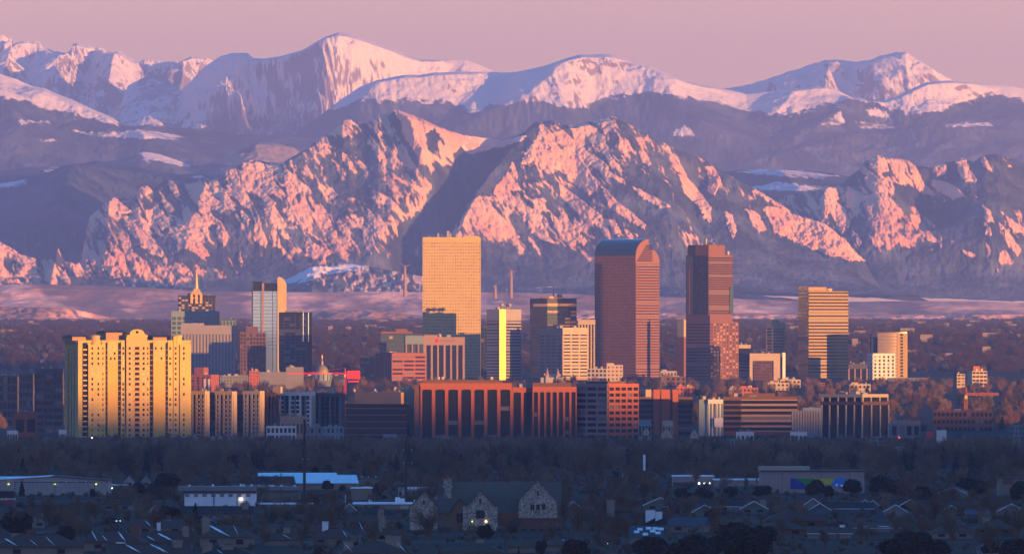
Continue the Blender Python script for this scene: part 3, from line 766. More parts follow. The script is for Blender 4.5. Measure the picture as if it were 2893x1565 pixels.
def small_block(name, label, x0, x1, ytop, D, m, glass=GLASS, nf=4, nc=6, th=0., xm=None, cat='building', band=.45, pier=.4, depth=None, group=None, sides='f', each=False, top=None):
    b = Bld(name, label, x0, xm if xm else x0, x1, ytop, D, th, depth, cat, group)
    b.core(m)
    for sd in sides:
        b.grid(sd, m, glass, nc if sd == 'f' else max(2, nc // 2), nf, pier, band, each=each)
    b.roofbox(0, 1, 0, .06, .6, m, 'parapet')
    if top: b.roofbox(*top, m)
    return b
# ------------------------------------------------------------------ downtown towers
# tall flat beige granite tower with a fine grid of small windows
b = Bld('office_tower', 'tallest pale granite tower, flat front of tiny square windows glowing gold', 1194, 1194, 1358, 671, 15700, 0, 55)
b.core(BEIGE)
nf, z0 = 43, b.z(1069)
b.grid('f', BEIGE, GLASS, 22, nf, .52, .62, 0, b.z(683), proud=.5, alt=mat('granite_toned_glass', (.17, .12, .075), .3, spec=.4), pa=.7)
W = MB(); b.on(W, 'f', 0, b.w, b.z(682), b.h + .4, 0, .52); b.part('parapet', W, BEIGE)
for px, hh, ww in ((1212, 3, 1), (1238, 6, 2.5), (1266, 9, 3.5), (1273, 6, 2), (1291, 5, 3), (1307, 3.5, 3), (1330, 2.5, 14)):
    q = MB(); u = -b.w / 2 + b.u(px); q.box(u - ww / 2, u + ww / 2, -b.d / 2 + 8, -b.d / 2 + 12, b.h - .1, b.h + hh); b.part('roof_unit', q, PALE)
q = MB(); q.box(-b.w / 2 + b.u(1310), b.w / 2 - 2, -b.d / 2 + 4, b.d / 2 - 4, b.h - .1, b.h + 2); b.part('penthouse', q, BEIGE)

# slim twin tower with the glinting corner
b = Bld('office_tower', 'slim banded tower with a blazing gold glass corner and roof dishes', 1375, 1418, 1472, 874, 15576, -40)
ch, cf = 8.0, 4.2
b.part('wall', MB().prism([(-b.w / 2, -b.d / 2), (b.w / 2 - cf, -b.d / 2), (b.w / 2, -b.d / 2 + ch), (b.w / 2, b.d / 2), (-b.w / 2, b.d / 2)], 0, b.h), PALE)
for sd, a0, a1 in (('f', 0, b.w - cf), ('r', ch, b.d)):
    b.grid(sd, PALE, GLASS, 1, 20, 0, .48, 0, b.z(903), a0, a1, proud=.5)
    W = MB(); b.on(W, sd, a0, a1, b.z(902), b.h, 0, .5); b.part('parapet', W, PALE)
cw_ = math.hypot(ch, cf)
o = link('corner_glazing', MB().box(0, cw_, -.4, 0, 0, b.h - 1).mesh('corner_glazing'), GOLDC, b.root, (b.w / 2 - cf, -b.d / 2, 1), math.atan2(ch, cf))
W = MB()
nx_, ny_ = ch / cw_, -cf / cw_
for j in range(44):
    z = 2 + j * (b.h - 4) / 44; W.add([(b.w / 2 - cf + nx_ * -.5, -b.d / 2 - .55, z), (b.w / 2 + .5, -b.d / 2 + ch - .4, z), (b.w / 2 + .5, -b.d / 2 + ch - .4, z + .9), (b.w / 2 - cf + nx_ * -.5, -b.d / 2 - .55, z + .9)], [(0, 1, 2, 3)])
b.part('spandrels', W, PALE, kind='stuff')
for k, (ux, uy, rr) in enumerate(((.35, .5, 3.0), (.55, .35, 3.6), (.75, .6, 2.6), (.5, .7, 2.6))):
    q = MB(); X, Y = -b.w / 2 + ux * b.w, -b.d / 2 + uy * b.d
    q.tube((X, Y, b.h - .2), (X, Y, b.h + 4), .5); q.lathe([(rr * .3, b.h + 3.4), (rr, b.h + 5.2), (rr * .8, b.h + 7.6), (rr * .15, b.h + 8.6)], 10, (X, Y)); b.part('roof_dish', q, PALE)
q = MB(); q.tube((-b.w / 2 + .3 * b.w, 0, b.h), (-b.w / 2 + .3 * b.w, 0, b.h + 14), .25); b.part('antenna', q, STEEL)

# office with the red square sign between dark piers
b = Bld('office_building', 'pinkish office block with six dark bays and a small red square sign', 1196, 1196, 1313, 952, 15200, 0, 40)
b.core(GLASS, 0, b.z(975), 'glazing', iny=.9)
W = MB().box(-b.w / 2, b.w / 2, -b.d / 2, b.d / 2, b.z(974.9), b.h); b.part('parapet', W, PINKG)
for a, c in ((1196, 1205), (1217, 1223), (1235, 1240), (1253, 1259), (1272, 1277), (1289.5, 1294.5), (1307, 1313)):
    q = MB(); b.on(q, 'f', b.u(a), b.u(c), 0, b.z(975.2), -.85, .05); b.part('pier', q, PINKG)
q = MB(); b.on(q, 'f', b.u(1229.5), b.u(1239), b.z(968), b.z(956), 0, .3); sg = b.part('sign', q, REDM)
q = MB()
for i in range(9):
    a = 1242 + i * 4.9 + (1.5 if i > 1 else 0); b.on(q, 'f', b.u(a), b.u(a + 3.4), b.z(964.5), b.z(960.5), 0, .12)
b.part('sign_letters', q, mat('sign_letter_grey', (.16, .10, .075), .7), sg, kind='stuff')
b.roofbox(.02, .44, .1, .9, b.z(946) - b.h, PINKG)
q = MB(); q.lathe([(1.6, b.h), (2.2, b.h + 2), (1.2, b.h + 4.4), (.2, b.h + 5)], 10, (-b.w / 2 + b.u(1242), -b.d / 2 + 4)); b.part('roof_dish', q, CREAM)

# red brick office pair
b = Bld('office_building', 'boxy red brick office with rows of small windows left of the signed block', 1059, 1107, 1202, 998, 15000, -52)
b.core(REDB)
b.grid('r', REDB, GLASS, 3, 8, .12, .55, b.z(1096), b.z(1003), proud=.4, each=True, alt=BLIND)
b.grid('f', REDB, GLASS, 8, 1, .55, .12, b.z(1096), b.z(1003), proud=.4)
b.roofbox(.1, .9, .1, .9, 1.2, BRNB)
b = Bld('office_building', 'dark glass office with a small brown penthouse above the red brick block', 1076, 1076, 1196, 942, 15350, 0, 40)
b.core(GLASSB)
b.grid('f', DARK, GLASST, 6, 9, .12, .35, b.z(1060), b.z(947), 0, b.u(1145), proud=.4, alt=GOLDG, pa=.12)
b.roofbox((1119 - 1076) / 120, (1151 - 1076) / 120, .2, .7, b.z(929) - b.h, BROWN)
b.roofbox(0, .75, .05, .2, 2.6, BROWN, 'parapet')
W = MB(); b.on(W, 'f', b.u(1145), b.w, b.z(972), b.z(948), .05, 2); b.part('upper_panel', W, TEALW)
for px in (1146, 1163, 1180): 
    q = MB(); b.on(q, 'f', b.u(px), b.u(px + 4), b.z(1069), b.z(972), 0, 2); b.part('pier', q, PINKG)
b = small_block('office_building', 'narrow dark slab standing just left of the red brick office', 1017, 1058, 1011, 15100, GLASSB, GLASS, 8, 3, band=.25, pier=.15)
b = small_block('office_building', 'narrow dark glass building beside the tall granite tower', 1358, 1380, 926, 15800, GLASST, GLASS, 14, 2, band=.2, pier=.1)

# dark green tower with mast
b = Bld('office_tower', 'dark green glass tower with gold reflecting bands and a roof mast', 1498, 1546, 1629, 843, 15750, -50)
b.core(GLASST)
b.grid('f', DARK, GLASST, 1, 20, 0, .3, 0, b.z(876), proud=.25)
b.grid('r', DARK, GLASST, 5, 16, .06, .42, b.z(1030), b.z(876), proud=.25, alt=GOLDG, pa=.38)
for sd in 'fr':
    W = MB(); b.on(W, sd, 0, b.L(sd), b.z(870), b.h, .05, .5); b.part('parapet', W, DARK)
q = MB(); b.on(q, 'r', 0, b.d, b.z(865), b.z(857), .4, .7); b.on(q, 'f', b.w * .2, b.w, b.z(866), b.z(858), .4, .7); b.part('gold_band', q, GOLDG)
b.roofbox(.25, .8, .2, .7, 3, GOLDG)
q = MB(); q.tube((0, 0, b.h), (0, 0, b.h + 8), 1.6, r2=.8); q.tube((0, 0, b.h + 8), (0, 0, b.z(803)), .8, r2=.5); b.part('mast', q, PALE)
for k in (0, 1):
    q = MB(); q.lathe([(.8, b.h + 1), (2.4, b.h + 3), (1.8, b.h + 6), (.2, b.h + 7)], 10, (8 + k * 6, 2)); b.part('roof_dish', q, CREAM)

# pale grid block in front of it
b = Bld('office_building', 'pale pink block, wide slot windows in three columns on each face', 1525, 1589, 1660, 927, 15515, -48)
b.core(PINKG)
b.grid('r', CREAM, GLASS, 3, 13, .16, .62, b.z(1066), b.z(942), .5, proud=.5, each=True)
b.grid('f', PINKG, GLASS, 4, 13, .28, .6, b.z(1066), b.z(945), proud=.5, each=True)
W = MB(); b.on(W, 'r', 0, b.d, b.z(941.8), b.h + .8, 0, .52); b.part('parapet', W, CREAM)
# ribbed tower behind
b = Bld('office_tower', 'slim ribbed tower with vertical orange fins beside the curved-top tower', 1634, 1634, 1681, 903, 15600, 0, 25)
b.core(GLASS, 0, b.z(917)); 
b.part('crown', MB().box(-b.w / 2 - .4, b.w / 2 + .4, -b.d / 2 - 1, b.d / 2, b.z(916.9), b.h), CREAM)
b.ribs('f', CREAM, 6, 0, b.z(917), b.w * .09, 1.0)

# curved-top granite tower
b = Bld('office_tower', 'red granite tower with a curved cash-register top and rounded gable', 1681, 1796, 1864, 675, 15730, -38)
w2, d2 = b.w / 2, b.d / 2
zs, zt = b.z(723), b.z(675)
pk = -d2 + b.d * .55
prof = [(-d2, 0), (-d2, zs)]
for k in range(1, 9):
    t = k / 8 * math.pi / 2; prof.append((-d2 + (pk + d2) * (1 - math.cos(t)), zs + (zt - zs) * math.sin(t)))
zst = b.z(703)
prof += [(pk, zst)]
for k in range(1, 8):
    t = k / 7 * math.pi / 2; prof.append((pk + (d2 - pk) * math.sin(t), zst - (zst - b.z(738)) * (1 - math.cos(t))))
prof += [(d2, 0)]
b.part('wall', MB().extx(prof[::-1], -w2, w2), REDG)
nfl = 40
b.grid('f', REDG, GLASS, 21, nfl, .5, .5, 0, b.z(727), proud=.3, alt=BLIND)
b.grid('r', REDG, GLASS, 1, 42, 0, .62, 0, b.z(742), proud=.3, alt=BLIND)
W = MB()
for k in range(8):
    t0, t1 = k / 8 * math.pi / 2, (k + 1) / 8 * math.pi / 2
    P = [(-d2 - .4 + (pk + d2 + .4) * (1 - math.cos(t)), zs + .3 + (zt - zs) * math.sin(t)) for t in (t0, t1)]
    W.add([(-w2 - .3, P[0][0], P[0][1]), (w2 - .8, P[0][0], P[0][1]), (w2 - .8, P[1][0], P[1][1]), (-w2 - .3, P[1][0], P[1][1])], [(0, 1, 2, 3)])
b.part('curved_glazing', W, GLASSB)
W = MB()
for j in range(9):
    z = b.z(738) + (b.z(690) - b.z(738)) * j / 9
    y0 = -d2 + b.d * (.02 + .045 * j); W.box(w2, w2 + .25, y0 + 2, min(d2 - 1 - j * .8, pk + 8), z, z + 1.5)
b.part('windows', W, GLASS, kind='stuff')

# brown twin-stage tower
b = Bld('office_tower', 'dark brown stepped granite tower, banded upper shaft above a broader base', 1939, 2002, 2071, 721, 15550, -46)
b.core(BROWN)
b.grid('r', BROWN, GLASS, 1, 26, 0, .5, b.z(888), b.z(726), proud=.35)
b.grid('f', BROWN, GLASS, 10, 26, .35, .4, b.z(888), b.z(726), b.w * .34, b.w, proud=.35)
q = MB(); b.on(q, 'f', 0, b.w * .32, b.z(888), b.z(724), .05, .5); b.part('glazing', q, GLASSB)
q = MB(); b.on(q, 'f', b.w * .13, b.w * .17, b.z(888), b.z(760), .5, 1.2); b.part('fin', q, BROWN)
q = MB(); b.on(q, 'r', b.d * .86, b.d * 1.0, b.z(888), b.z(810), .36, 1.4); b.part('bay', q, GLASST)
q = MB(); q.prism([(-b.w / 2, -b.d / 2 + 3), (-b.w * .08, -b.d / 2), (b.w / 2 - 3, -b.d / 2 + 3), (b.w / 2 - 3, b.d / 2 - 12), (-b.w / 2, b.d / 2 - 8)], b.h - .1, b.z(692)); b.part('penthouse', q, BROWN)
q = MB(); q.lathe([(1, b.h), (2.2, b.h + 2), (1.6, b.h + 5), (.2, b.h + 6)], 10, (b.w / 2 - 3, b.d / 2 - 6)); b.part('roof_dish', q, GOLD)
for k in range(6):
    q = MB(); q.tube((-6 + k * 4, -4, b.z(692)), (-6 + k * 4, -4, b.z(692) + (9 if k == 1 else 3)), .5 + .8 * (k == 1)); b.part('antenna', q, CREAM)
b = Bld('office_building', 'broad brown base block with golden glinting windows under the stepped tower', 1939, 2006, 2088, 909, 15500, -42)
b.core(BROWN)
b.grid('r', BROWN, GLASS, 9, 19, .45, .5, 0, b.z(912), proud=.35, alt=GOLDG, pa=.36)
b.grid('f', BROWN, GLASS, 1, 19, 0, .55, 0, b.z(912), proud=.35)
b.roofbox(.0, 1, .0, .72, b.z(890) - b.h, BROWN, 'upper_block')

# buildings round the right-hand towers
b = Bld('office_tower', 'small pale-topped tower peeking out left of the brown base', 1914, 1932, 1940, 903, 15700, -40)
b.core(BROWN, 0, b.z(952)); b.part('upper_block', MB().box(-b.w / 2, b.w / 2, -b.d / 2, b.d / 2, b.z(951.9), b.h), CREAM)
b = Bld('office_building', 'low banded block with cream cap right of the brown base', 2087, 2087, 2121, 974, 15450, 0, 25)
b.core(GLASS, 0, b.z(984)); b.part('cap', MB().box(-b.w / 2, b.w / 2, -b.d / 2 - .5, b.d / 2, b.z(983.9), b.h), CREAM)
b.grid('f', PINKG, GLASS, 1, 7, 0, .45, b.z(1088), b.z(1024), proud=.5)
b = Bld('office_tower', 'cream banded tower rising behind the square-framed block', 2166, 2182, 2219, 910, 15650, -42)
b.core(CREAM)
b.grid('r', CREAM, GLASS, 1, 9, .12, .5, b.z(1000), b.z(925), proud=.5); b.grid('f', CREAM, GLASS, 1, 9, .1, .45, b.z(1000), b.z(925), proud=.5)
b = Bld('office_building', 'cream block framing a big recessed square panel of brown windows', 2118, 2118, 2204, 998, 15400, 0, 30)
b.core(BROWN, iny=1.5)
for a, c, z0, z1 in ((2118, 2126, 1090, 1019), (2186, 2204, 1090, 1019), (2118, 2204, 1019, 998)):
    q = MB(); b.on(q, 'f', b.u(a), b.u(c), b.z(z0), b.z(z1) + .01 * (a == 2186), -1.4, .1); b.part('frame', q, CREAM)
b.grid('f', BROWN, GLASS, 10, 8, .4, .4, b.z(1088), b.z(1019.5), b.u(2126.3), b.u(2185.7), proud=.0)
b = Bld('office_tower', 'narrow white column slab at the right edge of the framed block', 2206, 2211, 2219, 996, 15420, -50)
b.core(WHITE); q = MB(); b.on(q, 'f', .3, b.w * .9, 0, b.h - 6, .02, .3); b.part('glazing', q, GLASS)

# gold banded tower with stepped roof
b = Bld('office_tower', 'gold banded tower with a stepped roof and dark glass left edge', 2257, 2284, 2398, 822, 15600, 30)
b.core(GLASS)
b.grid('f', BAND, GLASS, 1, 27, 0, .58, 0, b.z(823), proud=.7)
b.grid('l', DARK, GLASST, 1, 27, 0, .25, 0, b.z(823), proud=.5)
q = MB(); q.box(-b.w / 2, -b.w / 2 + b.w * .46, -b.d / 2, b.d / 2, b.h - .1, b.z(811)); b.part('penthouse', q, BAND)
q = MB(); b.on(q, 'l', 0, b.d * .98, b.h, b.z(808), .1, .6); b.part('parapet', q, GLASST)

# curved glass condominium and the white grid block before it
b = Bld('apartment_tower', 'yellow curved glass apartment tower with rounded roof edge', 2480, 2480, 2562, 939, 15540, 0, 30)
n = 12
arc = [(-b.w / 2 + b.w * k / n, -b.d / 2 + 9 * (1 - math.sin(math.pi * (.18 + .62 * k / n)))) for k in range(n + 1)]
b.part('wall', MB().prism(arc + [(b.w / 2, b.d / 2), (-b.w / 2, b.d / 2)], 0, b.h), GOLDG)
W = MB()
for j in range(15):
    z = b.z(1070) + (b.z(943) - b.z(1070)) * j / 14
    W.prism([(x, y - .5) for x, y in arc] + [(x, y + .2) for x, y in arc[::-1]], z, z + 1.3)
b.part('floor_slabs', W, BAND)
q = MB(); q.prism([(arc[8][0], arc[8][1] - 1), (arc[-1][0] + 1, arc[-1][1] - 1), (arc[-1][0] + 1, arc[-1][1] + 8), (arc[8][0], arc[8][1] + 4)], 0, b.h - 1); b.part('corner_bay', q, BAND)
for k in range(14):
    z = b.z(1064) + (b.z(948) - b.z(1064)) * k / 13
    b.part('window', MB().box(arc[10][0] - 1.4, arc[10][0] + 1.4, arc[9][1] - 1.6, arc[9][1], z, z + 2.4), GLASS)
b.part('roof', MB().prism([(x * 1.04, y - 1.6) for x, y in arc] + [(b.w / 2, b.d / 2), (-b.w / 2, b.d / 2)], b.h + .02, b.h + 1.2), ROOFD)
b = Bld('apartment_building', 'narrow dark apartment slab with a lit strip left of the curved tower', 2459, 2459, 2481, 953, 15560, 0, 20)
b.core(GLASS); q = MB(); b.on(q, 'f', b.u(2461), b.u(2468), 0, b.h - 1, .02, 1.2); b.part('bay', q, CREAM)
b = Bld('apartment_building', 'white gridded apartment block in front of the curved tower', 2452, 2466, 2529, 998, 15480, 14)
b.core(WHITE)
b.grid('f', WHITE, GLASS, 5, 8, .55, .4, b.z(1085), b.z(1003), proud=.7, each=True, alt=BLIND)
b.grid('l', WHITE, GLASS, 2, 8, .5, .4, b.z(1085), b.z(1003), proud=.7, each=True)
b = Bld('office_building', 'dark low building with pale piers left of the white gridded block', 2397, 2397, 2451, 1028, 15420, 0, 25)
b.core(GLASS); b.ribs('f', PINKG, 4, 0, b.z(1042), 1.6, .8); b.part('cap', MB().box(-b.w / 2, b.w / 2, -b.d / 2 - .9, b.d / 2, b.z(1041.9), b.h), DARK)
b = small_block('office_building', 'slim pale lift tower between dark roofs left of the white block', 2428, 2438, 998, 15600, CREAM, GLASS, 6, 1, pier=.6)
b = small_block('parking_garage', 'long low grey garage right of the curved tower', 2509, 2621, 1068, 15300, GREY, GLASS, 3, 9, band=.5, pier=.2, each=True)

# left cluster
b = Bld('office_tower', 'dark top-heavy block crowned by a golden temple and needle spire', 503, 503, 609, 835, 15990, 0, 45)
b.core(GLASS)
b.grid('f', DARK, GLASS, 11, 6, .25, .3, b.z(880), b.z(838), proud=.3, alt=GOLDG, pa=.22)
q = MB(); q.box(-9, 9, -12, 6, b.z(836), b.z(833)); b.part('cornice', q, DARK)
cxp = -b.w / 2 + b.u(555)
sp = MB()
for k in (-1, 0, 1): sp.box(cxp + k * 6.6 - 1.7, cxp + k * 6.6 + 1.7, -b.d / 2 - 3, -b.d / 2, b.z(857), b.z(832))
b.part('portico', sp, GOLD)
q = MB(); q.add([(cxp - 8.5, -b.d / 2 - 3, b.z(832)), (cxp + 8.5, -b.d / 2 - 3, b.z(832)), (cxp + 8.5, -b.d / 2 + 10, b.z(832)), (cxp - 8.5, -b.d / 2 + 10, b.z(832)), (cxp - 3, -b.d / 2 + 2, b.z(815)), (cxp + 3, -b.d / 2 + 2, b.z(815)), (cxp + 3, -b.d / 2 + 6, b.z(815)), (cxp - 3, -b.d / 2 + 6, b.z(815))], [(0, 1, 5, 4), (1, 2, 6, 5), (2, 3, 7, 6), (3, 0, 4, 7), (4, 5, 6, 7)]); b.part('pediment', q, GOLD)
q = MB(); q.tube((cxp, -b.d / 2 + 4, b.z(815)), (cxp, -b.d / 2 + 4, b.z(762)), 2.6, 8, .35); b.part('spire', q, GOLD)
b = Bld('office_tower', 'wide teal glass office with pale cornice under the spired block', 484, 484, 620, 879, 15900, 0, 40)
b.core(GLASST)
b.grid('f', TEALW, GLASST, 9, 8, .3, .35, b.z(1000), b.z(893), proud=.4, each=True)
W = MB(); b.on(W, 'f', 0, b.w, b.z(893), b.h, .05, .6); b.part('cornice', W, TEALW)
b = Bld('office_tower', 'stepped teal wing to the right of the wide teal office', 619, 619, 667, 901, 15930, 0, 36)
b.core(GLASST); b.grid('f', TEALW, GLASST, 5, 6, .4, .2, b.z(1000), b.z(905), proud=.4, each=True)
b = Bld('office_building', 'wide ribbed concrete office, top left corner glowing orange', 510, 664, 676, 919, 15590, -12)
b.core(GREY)
W = MB(); b.on(W, 'f', 0, b.w, b.z(944), b.h, 0, .7); b.part('parapet', W, PALE)
b.ribs('f', PALE, 17, 0, b.z(944), b.w / 17 * .52, .7)
b.grid('r', DARK, GLASS, 2, 10, .2, .3, proud=.3)
b.roofbox(0, .35, .1, .9, 3, PALE)
b = Bld('office_tower', 'dark brown stepped tower left of the twin glass tower', 678, 678, 750, 938, 15450, 0, 35)
b.core(BRNB); b.grid('f', BRNB, GLASS, 8, 14, .4, .35, b.z(1090), b.z(942), proud=.4)
b.roofbox(.24, .7, .1, .8, b.z(922) - b.h, BRNB)
b = Bld('office_tower', 'twin-bladed glass tower reflecting pale blue sky with tall golden fin', 714, 714, 784, 823, 15800, 0, 30)
o = b.core(SILVER); 
for a, c, t in ((715, 741, 795), (747, 783, 800)):
    q = MB(); b.on(q, 'f', b.u(a), b.u(c), b.h, b.z(t), -14, -.5); b.part('crown', q, GLASS)
W = MB()
for j in range(17):
    z = b.z(985) + (b.z(828) - b.z(985)) * j / 16; b.on(W, 'f', 0, b.w, z, z + .5, .0, .25)
for k in (0, .33, .8, 1): b.on(W, 'f', max(0, b.w * k - .4), min(b.w, b.w * k + .4), 0, b.h, .01, .3)
b.part('mullions', W, GLASSB)
q = MB(); b.on(q, 'f', b.u(740), b.u(746), 0, b.z(800), .02, 2.0); b.part('fin', q, PINKG)
q = MB(); q.exty([(b.w / 2, 0), (b.w / 2 + 12, 0), (b.w / 2 + 12, b.z(802)), (b.w / 2 + 8, b.z(788)), (b.w / 2 + 3, b.z(782)), (b.w / 2, b.z(785))][::-1], -b.d / 2 - 2, b.d / 2); b.part('blade', q, BEIGE)
q = MB(); b.on(q, 'l', 2, b.d, 0, b.z(797), .02, 1.5); b.part('side_glazing', q, GLASSB)
b = Bld('office_tower', 'black glass tower with a pale reflecting chamfered corner', 787, 866, 881, 882, 15500, -30)
b.core(GLASS)
b.grid('f', DARK, GLASS, 5, 18, .1, .3, b.z(1040), b.z(888), proud=.3, each=True, alt=BLIND, pa=.2)
q = MB(); q.prism([(b.w / 2 - 5, -b.d / 2 - .6), (b.w / 2 + .6, -b.d / 2 + 5), (b.w / 2 + .4, -b.d / 2 + 6), (b.w / 2 - 6, -b.d / 2 - .4)], b.z(964), b.h - .5); b.part('chamfer_glazing', q, SILVER)
b.roofbox(.2, .7, .1, .6, 2, GOLDG)
b = Bld('office_building', 'red brick block with two white window strips right of the yellow condo', 537, 596, 618, 1058, 13500, -25)
b.core(REDB); b.grid('f', REDB, GLASS, 4, 6, .5, .35, 0, b.z(1064), proud=.5, each=True)
b.roofbox(.15, .6, .1, .7, b.z(1038) - b.h, REDB)
for a in (578, 590):
    q = MB(); b.on(q, 'f', b.u(a) - .9, b.u(a) + 1.6, 0, b.z(1070), .5, .9); b.part('window_strip', q, WHITE)
b = small_block('office_building', 'narrow orange brick slab standing before the black glass tower', 704, 732, 1048, 13800, ORNB, GLASS, 6, 3, pier=.7, band=.6)
b = small_block('office_building', 'grey concrete slab left of the narrow orange slab', 622, 700, 1062, 14200, GREY, GLASST, 4, 9, pier=.6)
b = small_block('office_building', 'long plain grey hall behind the apartment roofs, right of the orange slab', 733, 808, 1052, 14300, GREY, GREY, 3, 8, pier=.8)
b = small_block('office_building', 'grey mauve windowless block left of the capitol dome', 808, 857, 1038, 14000, GREY, GREY, 2, 5, pier=.8)
b = small_block('office_building', 'dark blue low office right behind the capitol drum', 857, 975, 1062, 14600, GLASSB, GLASS, 3, 14, pier=.3)
# capitol
b = Bld('capitol_building', 'domed capitol with a gilded dome, lantern and colonnaded drum', 882, 882, 937, 1075, 14400, 0, 26)
b.core(GREY)
b.part('drum', MB().lathe([(11.5, b.h), (11.5, b.z(1056)), (12.6, b.z(1056)), (12.6, b.z(1053))], 20), TEALW)  # dark panel colour on drum and columns stands for shade
for k in range(14):
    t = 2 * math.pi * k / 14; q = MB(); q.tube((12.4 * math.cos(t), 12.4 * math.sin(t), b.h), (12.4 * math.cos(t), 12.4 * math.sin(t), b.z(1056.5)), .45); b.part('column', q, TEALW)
b.part('dome', MB().lathe([(8.2 * math.cos(t) + .01, b.z(1053) + 10 * math.sin(t)) for t in [k / 8 * math.pi / 2 * .95 for k in range(9)]], 20), mat('shade_toned_gilding', (.20, .17, .08), .6, metal=.3))  # gilding darkened in colour to stand for shade on the dome
b.part('lantern', MB().lathe([(1.6, b.z(1032)), (1.6, b.z(1022)), (1.0, b.z(1020)), (.3, b.z(1012))], 10), PALE)
b.part('finial', MB().lathe([(.9, b.z(1012)), (1.0, b.z(1008)), (.2, b.z(1001))], 8), GOLD)
# red tower crane
def lattice(q, p, r, wid, n, ax):
    p, r = Vector(p), Vector(r); o = Vector((0, wid / 2, 0)); k = Vector(ax) * wid / 2
    for s1 in (-1, 1):
        for s2 in (-1, 1): q.tube(p + o * s1 + k * s2, r + o * s1 + k * s2, .22, 4)
    for i in range(n):
        a, c = p.lerp(r, i / n), p.lerp(r, (i + 1) / n)
        for s1 in (-1, 1): q.tube(a + o * s1 - k, c + o * s1 + k, .13, 4); q.tube(a + o * s1 + k, c + o * s1 - k, .13, 4)
def tower_crane(label, px, ybase, yj, jx0, jx1, D, m, mj, cw=None):
    r = bpy.data.objects.new('tower_crane', None); zb = wz(ybase, D); r.location = (wx(px, D), D, zb); COL.objects.link(r); tagset(r, label, 'crane')
    s = D / F; hj = wz(yj, D) - zb
    q = MB(); lattice(q, (0, 0, -8), (0, 0, hj), 2.2, 14, (1, 0, 0)); link('mast', q.mesh('mast'), m, r)
    q = MB(); lattice(q, ((jx0 - px) * s, 0, hj), ((jx1 - px) * s, 0, hj), 1.8, 34, (0, 0, 1)); link('jib', q.mesh('jib'), mj, r)
    q = MB().box(-1.2, 1.2, -3.2, -1, hj - 4, hj - 1); c = link('cab', q.mesh('cab'), CREAM, r)
    if cw:
        for k, (a, c_, z0, z1) in enumerate(cw):
            q = MB().box((a - px) * s, (c_ - px) * s, -1.6, 1.6, wz(z0, D) - zb, wz(z1, D) - zb); link('counterweight', q.mesh('counterweight'), m, r)
    q = MB(); q.tube((0, 0, hj), (0, 0, hj + 6), .5, 5); q.tube((0, 0, hj + 6), ((jx0 - px) * s * .6, 0, hj + 1), .12, 4); link('tie_bar', q.mesh('tie_bar'), mj, r)
tower_crane('red tower crane with a bright red counterweight by the capitol dome', 975, 1142, 1055, 812, 1018, 12500, REDM, REDM, [(981, 1017, 1070, 1047), (984, 1013, 1079, 1075)])
tower_crane('thin orange tower crane at the far right above a low brick building', 2729, 1185, 1113, 2729, 2822, 9500, ORNB, ORNB)
# buildings just before the towers
b = small_block('hotel', 'cream stepped block with a low roof tower before the red curved-top tower', 1714, 1760, 1032, 14800, CREAM, GLASS, 5, 4, pier=.6, band=.6, top=(0, .45, .1, .8, 3))
b = small_block('office_building', 'pale low block with dark openings left of the cream stepped block', 1659, 1714, 1042, 14700, PALE, GLASS, 4, 5, pier=.4, each=True)
b = Bld('church', 'pale church with two sharp spires behind the red colonnade offices', 1528, 1528, 1592, 1062, 14500, 0, 18)
b.core(PALE, 0, b.z(1066))
b.part('roof', MB().extx([(-9, b.z(1066)), (9, b.z(1066)), (0, b.z(1058))], -b.w / 2 + 5, b.w / 2 - 5), GREY)
for px in (1546, 1576):
    u = -b.w / 2 + b.u(px); t_ = b.part('tower', MB().box(u - 2, u + 2, -11.5, -7.5, 0, b.z(1061)), PALE)
    b.part('spire', MB().lathe([(2.9, b.z(1061)), (1.2, b.z(1049)), (.1, b.z(1038))], 8, (u, -9.5), math.pi / 8), PINKG, t_)
for (x0, x1, yt, D, m, lab) in ((1866, 1912, 1049, 15000, PALE, 'low pale roofed hall between the curved-top and brown towers'), (1866, 1938, 1064, 14600, BRNB, 'dark low block at the foot of the brown tower'),
    (2204, 2262, 1073, 14200, CREAM, 'low glowing cream block below the banded tower'), (2170, 2230, 1082, 13800, CREAM, 'low cream building with uneven parapet right of the framed block'), (2286, 2330, 1082, 14300, ORNB, 'small orange block at the foot of the gold banded tower'),
    (2400, 2460, 1086, 13400, CREAM, 'low sunlit cream block below the white gridded block'), (1910, 1962, 1094, 13200, ORNB, 'low orange brick block left of the white columned house'), (2088, 2142, 1096, 13000, ORNB, 'low orange shop row under the framed block'), (2060, 2092, 1098, 13100, PINKG, 'small pink block at the brown base corner')):
    small_block('office_building', lab, x0, x1, yt, D, m, GLASS, 2, 5, pier=.5, band=.5, top=(.1, .4, .2, .8, 2.5))
b = Bld('apartment_building', 'sunlit orange terraced apartment block alone at the far right', 2735, 2746, 2789, 1048, 14000, 12)
b.core(CREAM); b.grid('f', CREAM, GLASS, 4, 5, .2, .5, 0, b.h, proud=.8, each=True); b.roofbox(.15, .6, .2, .8, b.z(1034) - b.h, ORNB)
b = Bld('apartment_building', 'smaller sunlit terraced block beside the orange one at far right', 2695, 2703, 2726, 1056, 14100, 12)
b.core(BRNB); b.grid('f', CREAM, GLASS, 2, 5, .2, .5, 0, b.h, proud=.8, each=True)

